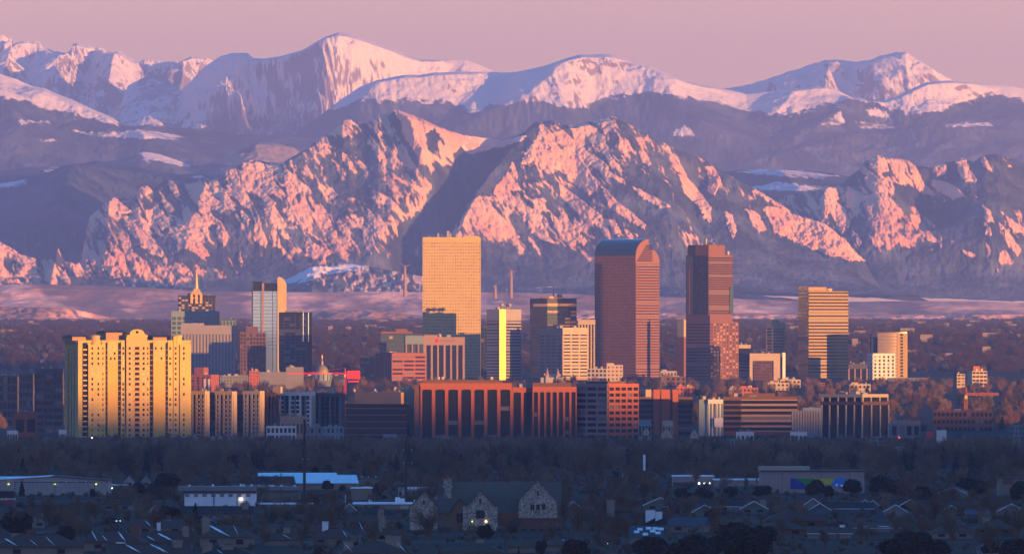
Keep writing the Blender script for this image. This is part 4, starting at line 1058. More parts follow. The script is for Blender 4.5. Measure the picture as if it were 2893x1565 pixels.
# wind turbines on the plain far beyond
def turbine(px, ybase, ytop, D, a0, lab):
    r = bpy.data.objects.new('wind_turbine', None); zb = wz(ybase, D); r.location = (wx(px, D), D, zb - 6); COL.objects.link(r); tagset(r, lab, 'wind turbine', 'wind turbines on the plain below the mountains')
    h = wz(ytop, D) - zb + 6
    link('tower', MB().lathe([(5, 0), (4.4, h * .6), (3.4, h)], 12).mesh('tower'), PINKG, r)
    n_ = link('nacelle', MB().box(-4, 4, -9, 7, h, h + 6).mesh('nacelle'), PINKG, r)
    for k in range(3):
        a = a0 + k * 2 * math.pi / 3; dx, dz = math.sin(a), math.cos(a)
        link('blade', MB().tube((0, -9.5, h + 3), (dx * h * .24, -9.5, h + 3 + dz * h * .24), 1.3, 5, .3).mesh('blade'), PINKG, n_)
turbine(1144, 833, 757, 31500, -.9, 'white wind turbine left of the tall granite tower')
turbine(1444, 837, 770, 31800, -.6, 'white wind turbine right of the tall granite tower')
turbine(1399, 838, 812, 31800, .4, 'short distant wind turbine just right of the tall granite tower')
# ------------------------------------------------------------------ mid-distance buildings (about 8 km)
DM = 8300
# the big yellow condominium
b = Bld('apartment_tower', 'huge yellow stucco condominium with a domed gable and dark tiled roofs', 178, 219, 535, 963, DM, 18)
b.core(CONDO, 0, b.z(966))
ROWS = [984 + 14.44 * k for k in range(18)]
b.on(q := MB(), 'f', 0, b.w, b.z(966), b.z(961), -.4, .5); b.part('cornice', q, CONDO)
def colm(x): return b.u(x)
# projecting bays with recessed dark balcony slots between them
for a, c, top, n in ((219, 231, 961, 1.6), (247, 286, 974, 2.2), (286, 296, 961, 1.0), (302, 331, 961, .8), (340, 352, 961, .8), (402, 420, 961, .8), (430, 464, 961, .8), (471, 485, 961, 1.0), (486, 501, 950, 1.6), (503, 534, 972, 2.4)):
    q = MB(); b.on(q, 'f', b.u(a), b.u(c), 0, b.z(top), .02, n); b.part('bay', q, CONDO2 if 302 <= a < 440 and False else CONDO)
for a, c in ((302, 331), (430, 464)):
    q = MB(); b.on(q, 'f', b.u(a), b.u(c), 0, b.z(1020), .82, .95); b.part('painted_panel', q, CONDO3)
q = MB(); b.on(q, 'f', b.u(353), b.u(411), 0, b.z(952), .03, 2.6); b.part('centre_tower', q, mat('pink_stucco', (.42, .275, .105), .85))
q = MB(); b.on(q, 'f', b.u(354), b.u(412), b.z(952), b.z(946), -3, 3.2); b.part('cornice', q, CONDO)
cxm = -b.w / 2 + b.u(383); rz = (405 - 362) / 2 * b.s
prof = [(cxm - rz, b.z(946))] + [(cxm + rz * math.cos(math.pi - t), b.z(946) + (b.z(930) - b.z(946)) * math.sin(t) ** .7) for t in [k / 14 * math.pi for k in range(1, 14)]] + [(cxm + rz, b.z(946))]
gb = b.part('domed_gable', MB().exty(prof[::-1], -b.d / 2 - 2.6, -b.d / 2 + 6), CONDO)
b.part('round_window', MB().lathe([(1.05, 0), (1.05, .25)], 12), GLASS, gb).matrix_local = __import__('mathutils').Matrix.Translation((cxm, -b.d / 2 - 2.6, b.z(938))) @ __import__('mathutils').Matrix.Rotation(R(90), 4, 'X')
for px in (269, 499):
    b.part('turret', MB().lathe([(3.7, b.z(975)), (3.7, b.z(952)), (4.1, b.z(952)), (4.1, b.z(949.5)), (3.4, b.z(947)), (.3, b.z(945.5))], 16, (-b.w / 2 + b.u(px), -b.d / 2 + 1.6)), CONDO)
for a, c, zt in ((206, 254, 945), (300, 362, 933), (432, 486, 946)):
    x0_, x1_ = -b.w / 2 + b.u(max(a, 206)), -b.w / 2 + b.u(c)
    b.part('attic', MB().box(x0_ + 1, x1_ - 1, -b.d / 2 + 5, b.d / 2 - 3, b.z(966) - .1, b.z(zt + 6)), CONDO2)
    b.part('roof', MB().add([(x0_, -b.d / 2 + 4, b.z(zt + 6.2)), (x1_, -b.d / 2 + 4, b.z(zt + 6.2)), (x1_, b.d / 2 - 2, b.z(zt + 6.2)), (x0_, b.d / 2 - 2, b.z(zt + 6.2)), (x0_ + 3, 0, b.z(zt)), (x1_ - 3, 0, b.z(zt))], [(0, 1, 5, 4), (1, 2, 5), (2, 3, 4, 5), (3, 0, 4), (0, 3, 2, 1)]), ROOFD)
nbays = {258: 2.2, 275: 2.2, 288: 1.0, 311: .8, 322: .8, 346: .8, 362: 2.6, 401: 2.6, 414: .8, 437: .8, 453: .8, 477: 1.0, 492: 1.6, 514: 2.4}
for j, py in enumerate(ROWS):
    for px, n in nbays.items():
        wd = 1.25 if px not in (362, 401) else 1.5
        g = BLIND if rng.random() < .34 else GLASS
        b.pane('f', b.u(px) - wd / 2, b.u(px) + wd / 2, b.z(py + 3.2), b.z(py - 3.8), g, n=n + .08)
    q = b.pane('f', b.u(383) - 1.7, b.u(383) + 1.7, b.z(py + 4.2), b.z(py - 4.4), GLASS, n=2.68)
    for px, wd in ((383, 4.6), (299, 1.6), (335.5, 2.0), (424.5, 2.0), (467.5, 1.6)):
        q = MB(); b.on(q, 'f', b.u(px) - wd / 2, b.u(px) + wd / 2, b.z(py + 5.4), b.z(py + 3.4), .3 if px != 383 else 2.62, 1.3 if px != 383 else 3.8); b.part('balcony', q, CONDO2)
    q = MB(); b.on(q, 'f', b.u(232), b.u(243), b.z(py + 5.5), b.z(py + 1.6), .2, 2.4); b.part('balcony', q, CONDO)
    q = MB(); b.on(q, 'l', 8, 13, b.z(py + 5), b.z(py + 3.4), .2, 1.4); b.part('balcony', q, CONDO2)
for a, c in ((231, 247), (296.5, 301.5), (332, 339), (421, 429), (465, 470.5)):
    q = MB(); b.on(q, 'f', b.u(a), b.u(c), 0, b.z(968), .0, .12); b.part('dark_recess', q, GLASS)
for u0 in (.25, .5, .72):
    q = MB(); b.on(q, 'l', b.d * u0, b.d * u0 + 1.4, 0, b.z(985), 0, .1); b.part('dark_recess', q, GLASS)
b.on(q := MB(), 'l', -0.2, b.d, b.z(968), b.z(964), 0, 1.0); b.part('cornice', q, CONDO)

b = Bld('office_building', 'dark brown office block with wide black windows left of the condominium', 95, 179, 180, 1042, 8600, -52)
b.core(DARK); b.grid('f', DARK, GLASS, 3, 9, .16, .45, b.z(1225), b.z(1053), proud=.5, each=True)
b = small_block('office_building', 'blue black silhouetted slab at the far left edge', -40, 52, 1062, 9500, DARK, GLASS, 6, 6, -52, 51, band=.3, pier=.2)
b = small_block('office_building', 'second dark slab between the far left slab and the brown block', 53, 96, 1056, 9800, DARK, GLASS, 6, 4, -52, 95, band=.4, pier=.3)
b = small_block('shop_building', 'low orange brick shop with a big dark window at far left', 40, 104, 1166, 8350, ORNB, GLASS, 1, 2, band=.5, pier=.3, each=True)

# apartment rows right of the condominium
def apartment(label, x0, x1, ytop, nb, m, m2, yb=1226, D=8350, th=0., lit=None):
    b = Bld('apartment_building', label, x0, x1 - 9, x1, ytop, D, -35)
    q = MB(); b.on(q, 'r', 0, b.d, 0, b.h - 2.25, .02, .4); b.part('end_wall', q, m if m is not WHITE else CREAM)
    b.core(GLASS, name='glazing')
    q = MB(); q.box(-b.w / 2 - .3, b.w / 2 + .3, -b.d / 2 - 1.6, b.d / 2, b.h - 2.2, b.h + .5); b.part('parapet', q, m)
    zs_ = [b.z(ytop + 20 + 12.4 * k) for k in range(9)]
    for i in range(nb + 1):
        c = b.w * i / nb; wd = .8 if 0 < i < nb else 1.3
        q = MB(); b.on(q, 'f', max(0, c - wd), min(b.w, c + wd), 0, b.h - 2.25, .02, 1.5); b.part('pier', q, m if i % 2 == 0 or nb < 4 else m2)
    for k, z in enumerate(zs_):
        for i in range(nb):
            a, c = b.w * i / nb + 1.35, b.w * (i + 1) / nb - .85
            if (i % 3) != 1 or nb < 3:
                q = MB(); b.on(q, 'f', a, c, z - 1.2, z - .1, .03, 1.9); b.part('balcony', q, m)
        q = MB(); b.on(q, 'f', 0, b.w, z - 1.3, z - 1.0, .03, .3); b.part('floor_slab', q, m2)
    return b
apartment('cream balconied apartments directly right of the condominium', 533, 591, 1106, 4, CREAM, PALE)
apartment('second cream balconied apartment block with a lit right edge', 610, 668, 1107, 4, CREAM, PALE)
b = small_block('apartment_building', 'narrow brown infill block between two cream apartment blocks', 669, 688, 1113, 8390, BRNB, GLASS, 8, 2, band=.5, pier=.5, each=True)
b = small_block('apartment_building', 'recessed dark link block between the first two cream apartments', 588, 610, 1112, 8390, BRNB, GLASS, 8, 2, band=.5, pier=.4, each=True)
apartment('third cream apartment block, its top edge glowing orange', 689, 746, 1106, 4, CREAM, PALE)
b = apartment('brown brick apartment block topped by a bright square penthouse', 746, 790, 1110, 3, BRNB, BRNB)
b.roofbox(.66, 1.28, .2, .8, b.z(1092) - b.h, CREAM)
apartment('white balcony apartment block behind the peach house', 790, 890, 1109, 6, WHITE, GREY)
b = apartment('dark brick apartment slab with one column of white balconies', 890, 974, 1112, 5, BRNB, GREY)
b.roofbox(.42, .6, .2, .8, b.z(1093) - b.h, CREAM)

b = Bld('office_building', 'dark glass office with a blank tan upper storey and a lit right wing', 974, 1149, 1158, 1108, 8250, -42)
b.core(GLASS, 0, b.z(1141), 'glazing')
b.part('upper_wall', MB().box(-b.w / 2 + b.u(999), b.w / 2 - 6, -b.d / 2 + .4, b.d / 2, b.z(1140.9), b.h), CONDO2)
b.part('upper_wall', MB().box(-b.w / 2 + .5, -b.w / 2 + b.u(998.8), -b.d / 2 + 1.4, b.d / 2, b.z(1140.9), b.h - 3), CONDO2)
for k in range(6):
    q = MB(); z = b.z(1154 + 18.6 * k); b.on(q, 'f', 0, b.w, z - .16, z + .16, .02, .25); b.part('spandrel', q, PALE)
for px, m in ((989, CREAM), (1048, CREAM), (1103, CREAM)):
    q = MB(); q.lathe([(.7, b.h), (1.2, b.h + .8), (.8, b.h + 2), (.1, b.h + 2.6)], 8, (-b.w / 2 + b.u(px), -b.d / 2 + 4)); b.part('roof_vent', q, m)
b2 = Bld('office_building', 'bright orange lit stair tower on the right of the dark glass office', 1128, 1128, 1172, 1098, 8262, 0, 16)
b2.part('wall', MB().box(-b2.w / 2, b2.w / 2, -b2.d / 2, b2.d / 2, 0, b2.h), CREAM)
b2.roofbox(-.3, .35, .1, .6, 1.2, GOLD)
q = MB(); q.tube((3, 0, b2.h), (3, 0, b2.h + 4), .15); b2.part('antenna', q, STEEL)

# red brick colonnade offices
def arch_block(b, u0, u1, nb, ztop, zbot, wall, bayfrac=.74, pr=1.0, z_arch=.5):
    cw = (u1 - u0) / nb
    for i in range(nb + 1):
        c = u0 + cw * i; wd = cw * (1 - bayfrac) / 2
        q = MB(); b.on(q, 'f', max(u0, c - wd), min(u1, c + wd), zbot, ztop, .02, pr); b.part('pier', q, wall)
    for i in range(nb):
        a, c = u0 + cw * i + cw * (1 - bayfrac) / 2, u0 + cw * (i + 1) - cw * (1 - bayfrac) / 2
        n = 8; y0, y1 = -b.d / 2 - pr, -b.d / 2 - .03
        top = [(a + (c - a) * k / n, ztop - z_arch * (1 - math.sin(math.pi * k / n) ** .6)) for k in range(n + 1)]
        q = MB()
        for k in range(n):
            (xa, za), (xb, zb) = top[k], top[k + 1]
            q.add([(-b.w / 2 + x, y, z) for y in (y0, y1) for x, z in ((xa, za), (xb, zb), (xb, ztop + .02), (xa, ztop + .02))],
                  [(0, 1, 2, 3), (7, 6, 5, 4), (0, 4, 5, 1), (2, 6, 7, 3)])
        b.part('arch', q, wall)
        for j in range(10):
            z = zbot + (ztop - 1.9 - zbot) * j / 10; g = LITWIN if False else (BLIND if rng.random() < .05 else GLASS)
            b.pane('f', a + .15, c - .15, z + .35, z + (ztop - 1.9 - zbot) / 10 - .1, g, n=.1)
b = Bld('office_building', 'red brick colonnade office with seven tall arched window bays', 1188, 1188, 1446, 1085, 8250, 0, 30)
b.core(GLASS, 0, None, 'glazing')
arch_block(b, 0, b.w, 7, b.z(1100), 0, ORNB)
q = MB(); b.on(q, 'f', 0, b.w, b.z(1099.9), b.h + .3, .03, 1.05); b.part('cornice', q, ORNB)
q = MB(); b.on(q, 'f', -.4, b.w + .4, b.h + .3, b.h + .8, -.4, 1.5); b.part('parapet', q, ORNB)
q = MB(); b.on(q, 'l', 2, b.d, 0, b.h - 1, .02, 4.5); b.part('side_wing', q, BRNB)
b.roofbox(.02, .9, .12, .9, b.z(1073) - b.h, BRNB)
for px, zz in ((1238, 5), (1250, 5), (1388, 5.5)):
    q = MB(); z = b.z(1073); q.lathe([(.5, z), (1.3, z + .5), (1.2, z + 2), (.2, z + 2.6)], 10, (-b.w / 2 + b.u(px), -b.d / 2 + 6)); b.part('roof_vent', q, CREAM)
b = Bld('office_building', 'recessed red brick link with two dark bays between the colonnade offices', 1447, 1447, 1504, 1094, 8260, 0, 24)
b.core(GLASS, 0, None, 'glazing'); arch_block(b, 0, b.w, 2, b.z(1108), 0, ORNB)
q = MB(); b.on(q, 'f', 0, b.w, b.z(1107.9), b.h, .03, 1.05); b.part('cornice', q, ORNB)
b = Bld('office_building', 'narrower red brick colonnade office with seven slim arched bays', 1505, 1505, 1629, 1093, 8255, 0, 30)
b.core(GLASS, 0, None, 'glazing')
arch_block(b, 0, b.w, 7, b.z(1107), 0, ORNB, .66, 1.0, .5)
q = MB(); b.on(q, 'f', 0, b.w, b.z(1106.9), b.h + .3, .03, 1.05); b.part('cornice', q, ORNB)
b.roofbox(.0, .88, .12, .9, b.z(1081) - b.h, BRNB)
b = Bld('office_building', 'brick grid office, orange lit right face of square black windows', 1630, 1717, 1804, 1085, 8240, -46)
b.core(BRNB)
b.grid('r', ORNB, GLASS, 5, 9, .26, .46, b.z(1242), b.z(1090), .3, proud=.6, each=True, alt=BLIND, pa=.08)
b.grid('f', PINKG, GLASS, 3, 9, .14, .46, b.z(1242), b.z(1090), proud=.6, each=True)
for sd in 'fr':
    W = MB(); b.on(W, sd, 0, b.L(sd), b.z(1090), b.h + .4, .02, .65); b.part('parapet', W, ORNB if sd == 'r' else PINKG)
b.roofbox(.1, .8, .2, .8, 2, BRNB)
b = Bld('office_building', 'brown office with plain brick shafts and dark banded windows on each side', 1806, 1806, 1957, 1121, 8600, 0, 26)
b.core(BRNB)
b.grid('f', BRNB, GLASS, 1, 7, 0, .5, 0, b.z(1124), 0, b.u(1845), proud=.4, each=True); b.grid('f', BRNB, GLASS, 1, 7, 0, .5, 0, b.z(1124), b.u(1917), b.w, proud=.4, each=True)
for a, c in ((1846, 1865), (1868, 1893), (1900, 1916)):
    q = MB(); b.on(q, 'f', b.u(a), b.u(c), 0, b.z(1100), -10, 1.2); b.part('brick_shaft', q, ORNB)
q = MB(); b.on(q, 'f', b.u(1824), b.u(1841), b.h, b.z(1100), -4, -.5); b.part('roof_unit', q, CREAM)
b = Bld('office_building', 'long low brown office with five dark ribbon windows', 2042, 2042, 2253, 1120, 8500, 0, 26)
b.core(BRNB)
b.grid('f', PINKG, GLASS, 1, 6, 0, .42, b.z(1219), b.z(1128), b.u(2094), b.w, proud=.5, each=True); b.grid('f', BRNB, GLASS, 1, 6, 0, .35, b.z(1219), b.z(1128), 0, b.u(2093), proud=.3, each=True)
b.roofbox(.3, .7, .2, .8, 2.5, BRNB)
b = Bld('white_house', 'white columned house front among trees between the two brown offices', 1975, 1975, 2044, 1128, 8450, 0, 14, cat='house')
b.core(TEALW)
q = MB(); b.on(q, 'f', b.u(2000), b.u(2042), b.z(1140), b.h, .02, 3); b.part('pediment', q, WHITE)
for px in (2003, 2013, 2025, 2034):
    q = MB(); u = -b.w / 2 + b.u(px); q.tube((u, -b.d / 2 - 2.4, 0), (u, -b.d / 2 - 2.4, b.z(1139.8)), .5, 8); b.part('column', q, WHITE)
q = MB(); b.on(q, 'f', b.u(2018), b.u(2042), b.z(1206), b.z(1180), .1, 4.4); b.part('porch', q, WHITE)
b = Bld('office_building', 'pale ribbed low office just left of the white columned tower block', 2238, 2238, 2326, 1160, 8400, 0, 22)
b.core(GREY); b.ribs('f', PALE, 12, 0, b.h, 1.0, .8); b.roofbox(.35, 1, .2, .8, 2.2, TEALW)
# the black block with white columns and arched crown
b = Bld('office_building', 'black glass block with slim cream columns and an arched crown', 2323, 2437, 2514, 1113, 8250, -40)
b.core(GLASS, 0, b.z(1122), 'glazing', inx=.5, iny=.5)
for sd, nb in (('f', 5), ('r', 3)):
    Ls = b.L(sd)
    for i in range(nb + 1):
        if sd == 'r' and i == 0: continue
        c = min(max(Ls * i / nb, .45), Ls - .45)
        q = MB(); b.on(q, sd, c - .45, c + .45, 0, b.z(1144), -.5, .5 - .02 * (sd == 'r')); b.part('column', q, CREAM)
    W = MB(); b.on(W, sd, .4, Ls - .4, b.z(1121.9), b.h, -.8, .0); b.part('crown_band', W, CREAM)
    for i in range(nb + 1):
        c = min(max(Ls * i / nb, .9), Ls - .9); q = MB(); b.on(q, sd, c - .5, c + .5, b.z(1134), b.z(1121.8), -.7, -.02 - .02 * (sd == 'r')); b.part('crown_pier', q, CREAM)
    W = MB(); b.on(W, sd, -.3, Ls + .3, b.z(1143.9), b.z(1134), -.6, .45 - .02 * (sd == 'r')); b.part('dark_band', W, BRNB)
b.part('roof', MB().box(-b.w / 2 + .6, b.w / 2 - .6, -b.d / 2 + .6, b.d / 2, b.h - 1, b.h - .4), ROOFD)
b = small_block('apartment_building', 'low dim orange brick apartments under the thin crane at far right', 2635, 2804, 1160, 9000, BRNB, GLASS, 3, 14, band=.5, pier=.4, each=True)  # brown brick colour on orange apartments, standing in for shade
b = small_block('house', 'peach stucco house with round dark windows before the white balcony block', 793, 868, 1177, 8150, CONDO2, GLASS, 1, 7, band=.6, pier=.5, each=True)
b = small_block('apartment_building', 'low white apartments with dark slot windows under the peach house', 753, 836, 1205, 8020, WHITE, GLASS, 2, 7, band=.35, pier=.4, each=True)
b = small_block('apartment_building', 'grey teal townhouse block right of the leaning pole top', 866, 908, 1206, 8000, GREY, GLASS, 2, 4, band=.4, pier=.5, each=True)
b = small_block('apartment_building', 'teal roofed row house near the dark glass office', 910, 970, 1206, 8050, TEALW, GLASS, 2, 5, band=.4, pier=.5, each=True)
# little gabled houses along the foot of the offices
def cottage(label, px, wpx, ytop, ybase, D, wall, roof, pitch=.5, group=None, name='house', dep=10):
    s = D / F; r = bpy.data.objects.new(name, None); zb = wz(ybase, D); r.location = (wx(px, D), D, zb); COL.objects.link(r); tagset(r, label, 'house', group)
    w, h = wpx * s, wz(ytop, D) - zb; eh = h * (1 - pitch)
    link('wall', MB().exty([(-w / 2, -2), (w / 2, -2), (w / 2, eh), (0, h - .15), (-w / 2, eh)], -.0, dep).mesh('wall'), wall, r)
    q = MB(); o_ = .5
    for sg in (-1, 1):
        q.add([(sg * (w / 2 + o_), -o_, eh - o_ * .6), (0, -o_, h), (0, dep + o_, h), (sg * (w / 2 + o_), dep + o_, eh - o_ * .6), (sg * (w / 2 + o_), -o_, eh - o_ * .6 + .25), (0, -o_, h + .25), (0, dep + o_, h + .25), (sg * (w / 2 + o_), dep + o_, eh - o_ * .6 + .25)],
              [(0, 1, 2, 3), (7, 6, 5, 4), (0, 4, 5, 1), (2, 6, 7, 3), (0, 3, 7, 4)])
    link('roof', q.mesh('roof'), roof, r)
    link('window', MB().box(-w * .12, w * .12, -.08, .02, eh * .4, eh * .8).mesh('window'), GLASS, r)
    return r
for k, (px, wp, yt, yb) in enumerate(((550, 20, 1222, 1240), (600, 18, 1228, 1242), (622, 18, 1226, 1242), (647, 16, 1229, 1242), (662, 24, 1223, 1244), (712, 14, 1224, 1238))):
    cottage(['narrow grey gable at the foot of the condominium right edge', 'second small grey gable along the apartment foot', 'third small grey gable with a dark door', 'low grey gable beside the widest one', 'widest pale gable of the row under the apartments', 'lone small gable under the third cream block'][k], px, wp, yt, yb, 7900, PALE, ROOFD, .8)
for k, (px, wp, yt, yb) in enumerate(((1826, 17, 1207, 1221), (1883, 30, 1208, 1230), (1962, 22, 1208, 1232))):
    cottage(['small pale gable right of the brick grid office', 'middle and broadest pale gable below the brown office', 'tall pale gable at the right end of the brown office foot'][k], px, wp, yt, yb, 7900, CREAM, ROOFD, .8)
for (x0, x1, yt, D, m, lab) in ((1804, 1840, 1188, 8000, TEALW, 'low blue roofed shop beside the brick grid office'), (1872, 1902, 1190, 8000, CREAM, 'small cream sign block with dark slots below the brown office'), (2080, 2130, 1222, 7700, WHITE, 'low white canopy below the ribbon window office'), (2233, 2280, 1222, 7700, WHITE, 'low white trailer shed below the pale ribbed office'), (2282, 2298, 1228, 7700, TEALW, 'small grey shed right of the white trailer shed'), (2516, 2600, 1190, 8200, GREY, 'low grey row right of the white columned block'), (1240, 1290, 1236, 7600, TEALW, 'low teal shed at the foot of the arched office'), (1082, 1122, 1228, 7800, TEALW, 'low teal hut below the dark glass office'), (20, 50, 1218, 7900, WHITE, 'small white van shed at the far left roadside'), (166, 186, 1216, 7800, WHITE, 'small white shed at the condominium left foot')):
    small_block('shed', lab, x0, x1, yt, D, m, GLASS, 1, 4, band=.5, pier=.4, depth=8)
b = small_block('sign_board', 'red and white roadside sign glowing among trees at right', 2618, 2636, 1221, 7600, REDM, WHITE, 1, 1, band=.6, pier=.6, cat='sign', depth=1)
b = small_block('sign_board', 'white roadside sign panel above the red sign at right', 2646, 2674, 1217, 7600, WHITE, WHITE, 1, 1, band=.6, pier=.6, cat='sign', depth=1)

# plant rooms, cooling units and flues on the roofs
for s_ in ALLB:
    if s_.w < 9 or s_.h < 8: continue
    rr_ = random.Random(int(s_.x0 * 7))
    for k in range(rr_.randint(2, 5)):
        a, c = rr_.uniform(.08, .8), rr_.uniform(.1, .55); ww = rr_.uniform(.03, .10) * s_.w + .8; hh = rr_.uniform(.8, 2.6) * (1.4 if s_.D > 12000 else 1)
        q = MB(); x_ = -s_.w / 2 + a * s_.w; y_ = -s_.d / 2 + c * s_.d + 1.5
        if 'curved' in s_.root['label'] or 'domed' in s_.root['label']: break
        q.box(x_, min(x_ + ww, s_.w / 2 - .5), y_, y_ + min(5, s_.d * .2), s_.h - .3, s_.h + hh); s_.part('roof_unit', q, rr_.choice([PALE, GREY, CREAM, STEEL]))
# ------------------------------------------------------------------ vegetation kit
BARK = mat('bare_branches', (.15, .102, .064), .95)
BARKD = mat('dark_branches', (.06, .045, .032), .95)
BARKL = mat('pale_branches', (.21, .15, .095), .95)
BARKR = mat('bare_branches_reddish', (.14, .080, .048), .95)
NEEDLE = mat('evergreen_needles', (.010, .017, .014), .9, noise=(.9, (.018, .028, .02)))
FARCROWN = mat('far_bare_crowns', (.048, .030, .030), .95)
def bare_tree(seed, hgt=11., spread=.55):
    r = random.Random(seed)
    TV, TF, CV, CF = [], [], [], []
    def tube3(V, Fc, p, q, r0, r1):
        d = (q - p).normalized(); u = d.orthogonal().normalized(); v = d.cross(u); b = len(V)
        for c, rad in ((p, r0), (q, r1)):
            for k in range(3):
                t = 2 * math.pi * k / 3; V.append(c + (u * math.cos(t) + v * math.sin(t)) * rad)
        for k in range(3): Fc.append((b + k, b + (k + 1) % 3, b + 3 + (k + 1) % 3, b + 3 + k))
    def grow(p, d, L, rad, lev):
        V, Fc = (TV, TF) if lev < 2 else (CV, CF)
        n = 2 if lev < 3 else 1
        for i in range(n):
            d = (d + Vector((r.gauss(0, .16), r.gauss(0, .16), r.gauss(.03, .09)))).normalized()
            q = p + d * L / n
            tube3(V, Fc, p, q, rad * (1 - .3 * i / n), rad * (1 - .3 * (i + 1) / n))
            p = q
            if lev < 4:
                for _ in range(2 if lev else 3):
                    a = r.random() * 6.283; t = r.uniform(.5, 1.0) * (spread + .12 * lev)
                    u = d.orthogonal().normalized(); v = d.cross(u)
                    nd = (d * math.cos(t) + (u * math.cos(a) + v * math.sin(a)) * math.sin(t) + Vector((0, 0, .12))).normalized()
                    grow(p, nd, L * r.uniform(.58, .78), rad * .55, lev + 1)
        if lev < 4: grow(p, d, L * .72, rad * .68, lev + 1)
    grow(Vector((0, 0, -.3)), Vector((0, 0, 1)), hgt * .26, hgt * .022, 0)
    zmax = max(v.z for v in CV); k = hgt / zmax
    return [(v * k) for v in TV], TF, [(v * k) for v in CV], CF
def needle_cloud(seed, n, fn, size):
    r = np.random.RandomState(seed)
    P = fn(r, n)
    d = r.normal(size=(n, 3)); d /= np.linalg.norm(d, axis=1)[:, None]
    e = np.cross(d, r.normal(size=(n, 3))); e /= np.linalg.norm(e, axis=1)[:, None]
    s = size * r.uniform(.5, 1.3, (n, 1))
    V = np.stack([P - d * s, P + d * s * .7 + e * s * .55, P + d * s * .7 - e * s * .55, P + d * s * 1.5], 1).reshape(-1, 3)
    return V, (np.arange(n)[:, None] * 4 + np.array([0, 1, 3, 2])[None])
def conifer(seed, h, rad, n=2600):
    def fn(r, n):
        z = 1 - np.sqrt(r.rand(n)); lay = np.floor(z * 13) / 13
        tier = .55 + .45 * (1 - (z - lay) * 13)
        rr = rad * (1 - z) ** .85 * tier * np.sqrt(r.uniform(.25, 1, n)); a = r.rand(n) * 6.283
        rr = rr * (1 + .25 * np.sin(a * 3 + seed + z * 9))
        return np.stack([rr * np.cos(a), rr * np.sin(a), h * (.06 + .94 * z)], 1)
    return needle_cloud(seed, n, fn, rad * .17)
def round_pine(seed, h, rad, n=6500):
    rr0 = np.random.RandomState(seed + 50)
    L = [(rr0.uniform(-.55, .55), rr0.uniform(-.55, .55), rr0.uniform(.28, .82), rr0.uniform(.28, .48)) for _ in range(15)]
    def fn(r, n):
        k = r.randint(0, len(L), n); c = np.array(L)[k]
        d = r.normal(size=(n, 3)); d /= np.linalg.norm(d, axis=1)[:, None]
        p = d * (c[:, 3] * np.cbrt(r.uniform(.3, 1, n)))[:, None]
        sq = 1 - .35 * np.clip(c[:, 2] - .45, 0, 1)
        return np.stack([(c[:, 0] * sq + p[:, 0]) * rad, (c[:, 1] * sq + p[:, 1]) * rad, (c[:, 2] + p[:, 2] * .55) * h * .92], 1)
    return needle_cloud(seed, n, fn, rad * .10)
BARE, BARE_S = [], []
for k in range(7):
    tv, tf, cv, cf = bare_tree(20 + k, 11, .42 + .05 * (k % 4))
    BARE.append((soup('trunk', tv, tf), soup('crown', cv, cf)))
    for me in BARE[-1]: me.materials.append(BARK if k % 3 else BARKR)
CON, PINE = [], []
def trunk_mesh(h, r):
    me = MB().tube((0, 0, -.5), (0, 0, h), r, 6, r * .4).mesh('trunk'); me.materials.append(BARK); return me
for k in range(4):
    me = soup('crown', *conifer(k, 11, 2.9, 3600)); me.materials.append(NEEDLE); CON.append((trunk_mesh(9.5, .22), me))
    me = soup('crown', *round_pine(k, 9, 4.2)); me.materials.append(NEEDLE); PINE.append((trunk_mesh(6, .3), me))
def tree(kind, name, px, D, h, label, group, wid=1.0, x=None):
    src = {'bare': BARE, 'con': CON, 'pine': PINE}[kind]; base = {'bare': 11., 'con': 11., 'pine': 9.}[kind]
    tr, cr_ = src[rng.randrange(len(src))]
    r = bpy.data.objects.new(name, None); X = wx(px, D) if x is None else x
    r.location = (X, D, float(ground(D))); k = h / base; r.scale = (k * wid, k * wid, k); r.rotation_euler = (0, 0, rng.random() * 6.28)
    COL.objects.link(r); tagset(r, label, 'tree', group)
    for me, nm in ((tr, 'trunk'), (cr_, 'crown')):
        o = bpy.data.objects.new(nm, me); o.parent = r; COL.objects.link(o)
    return r
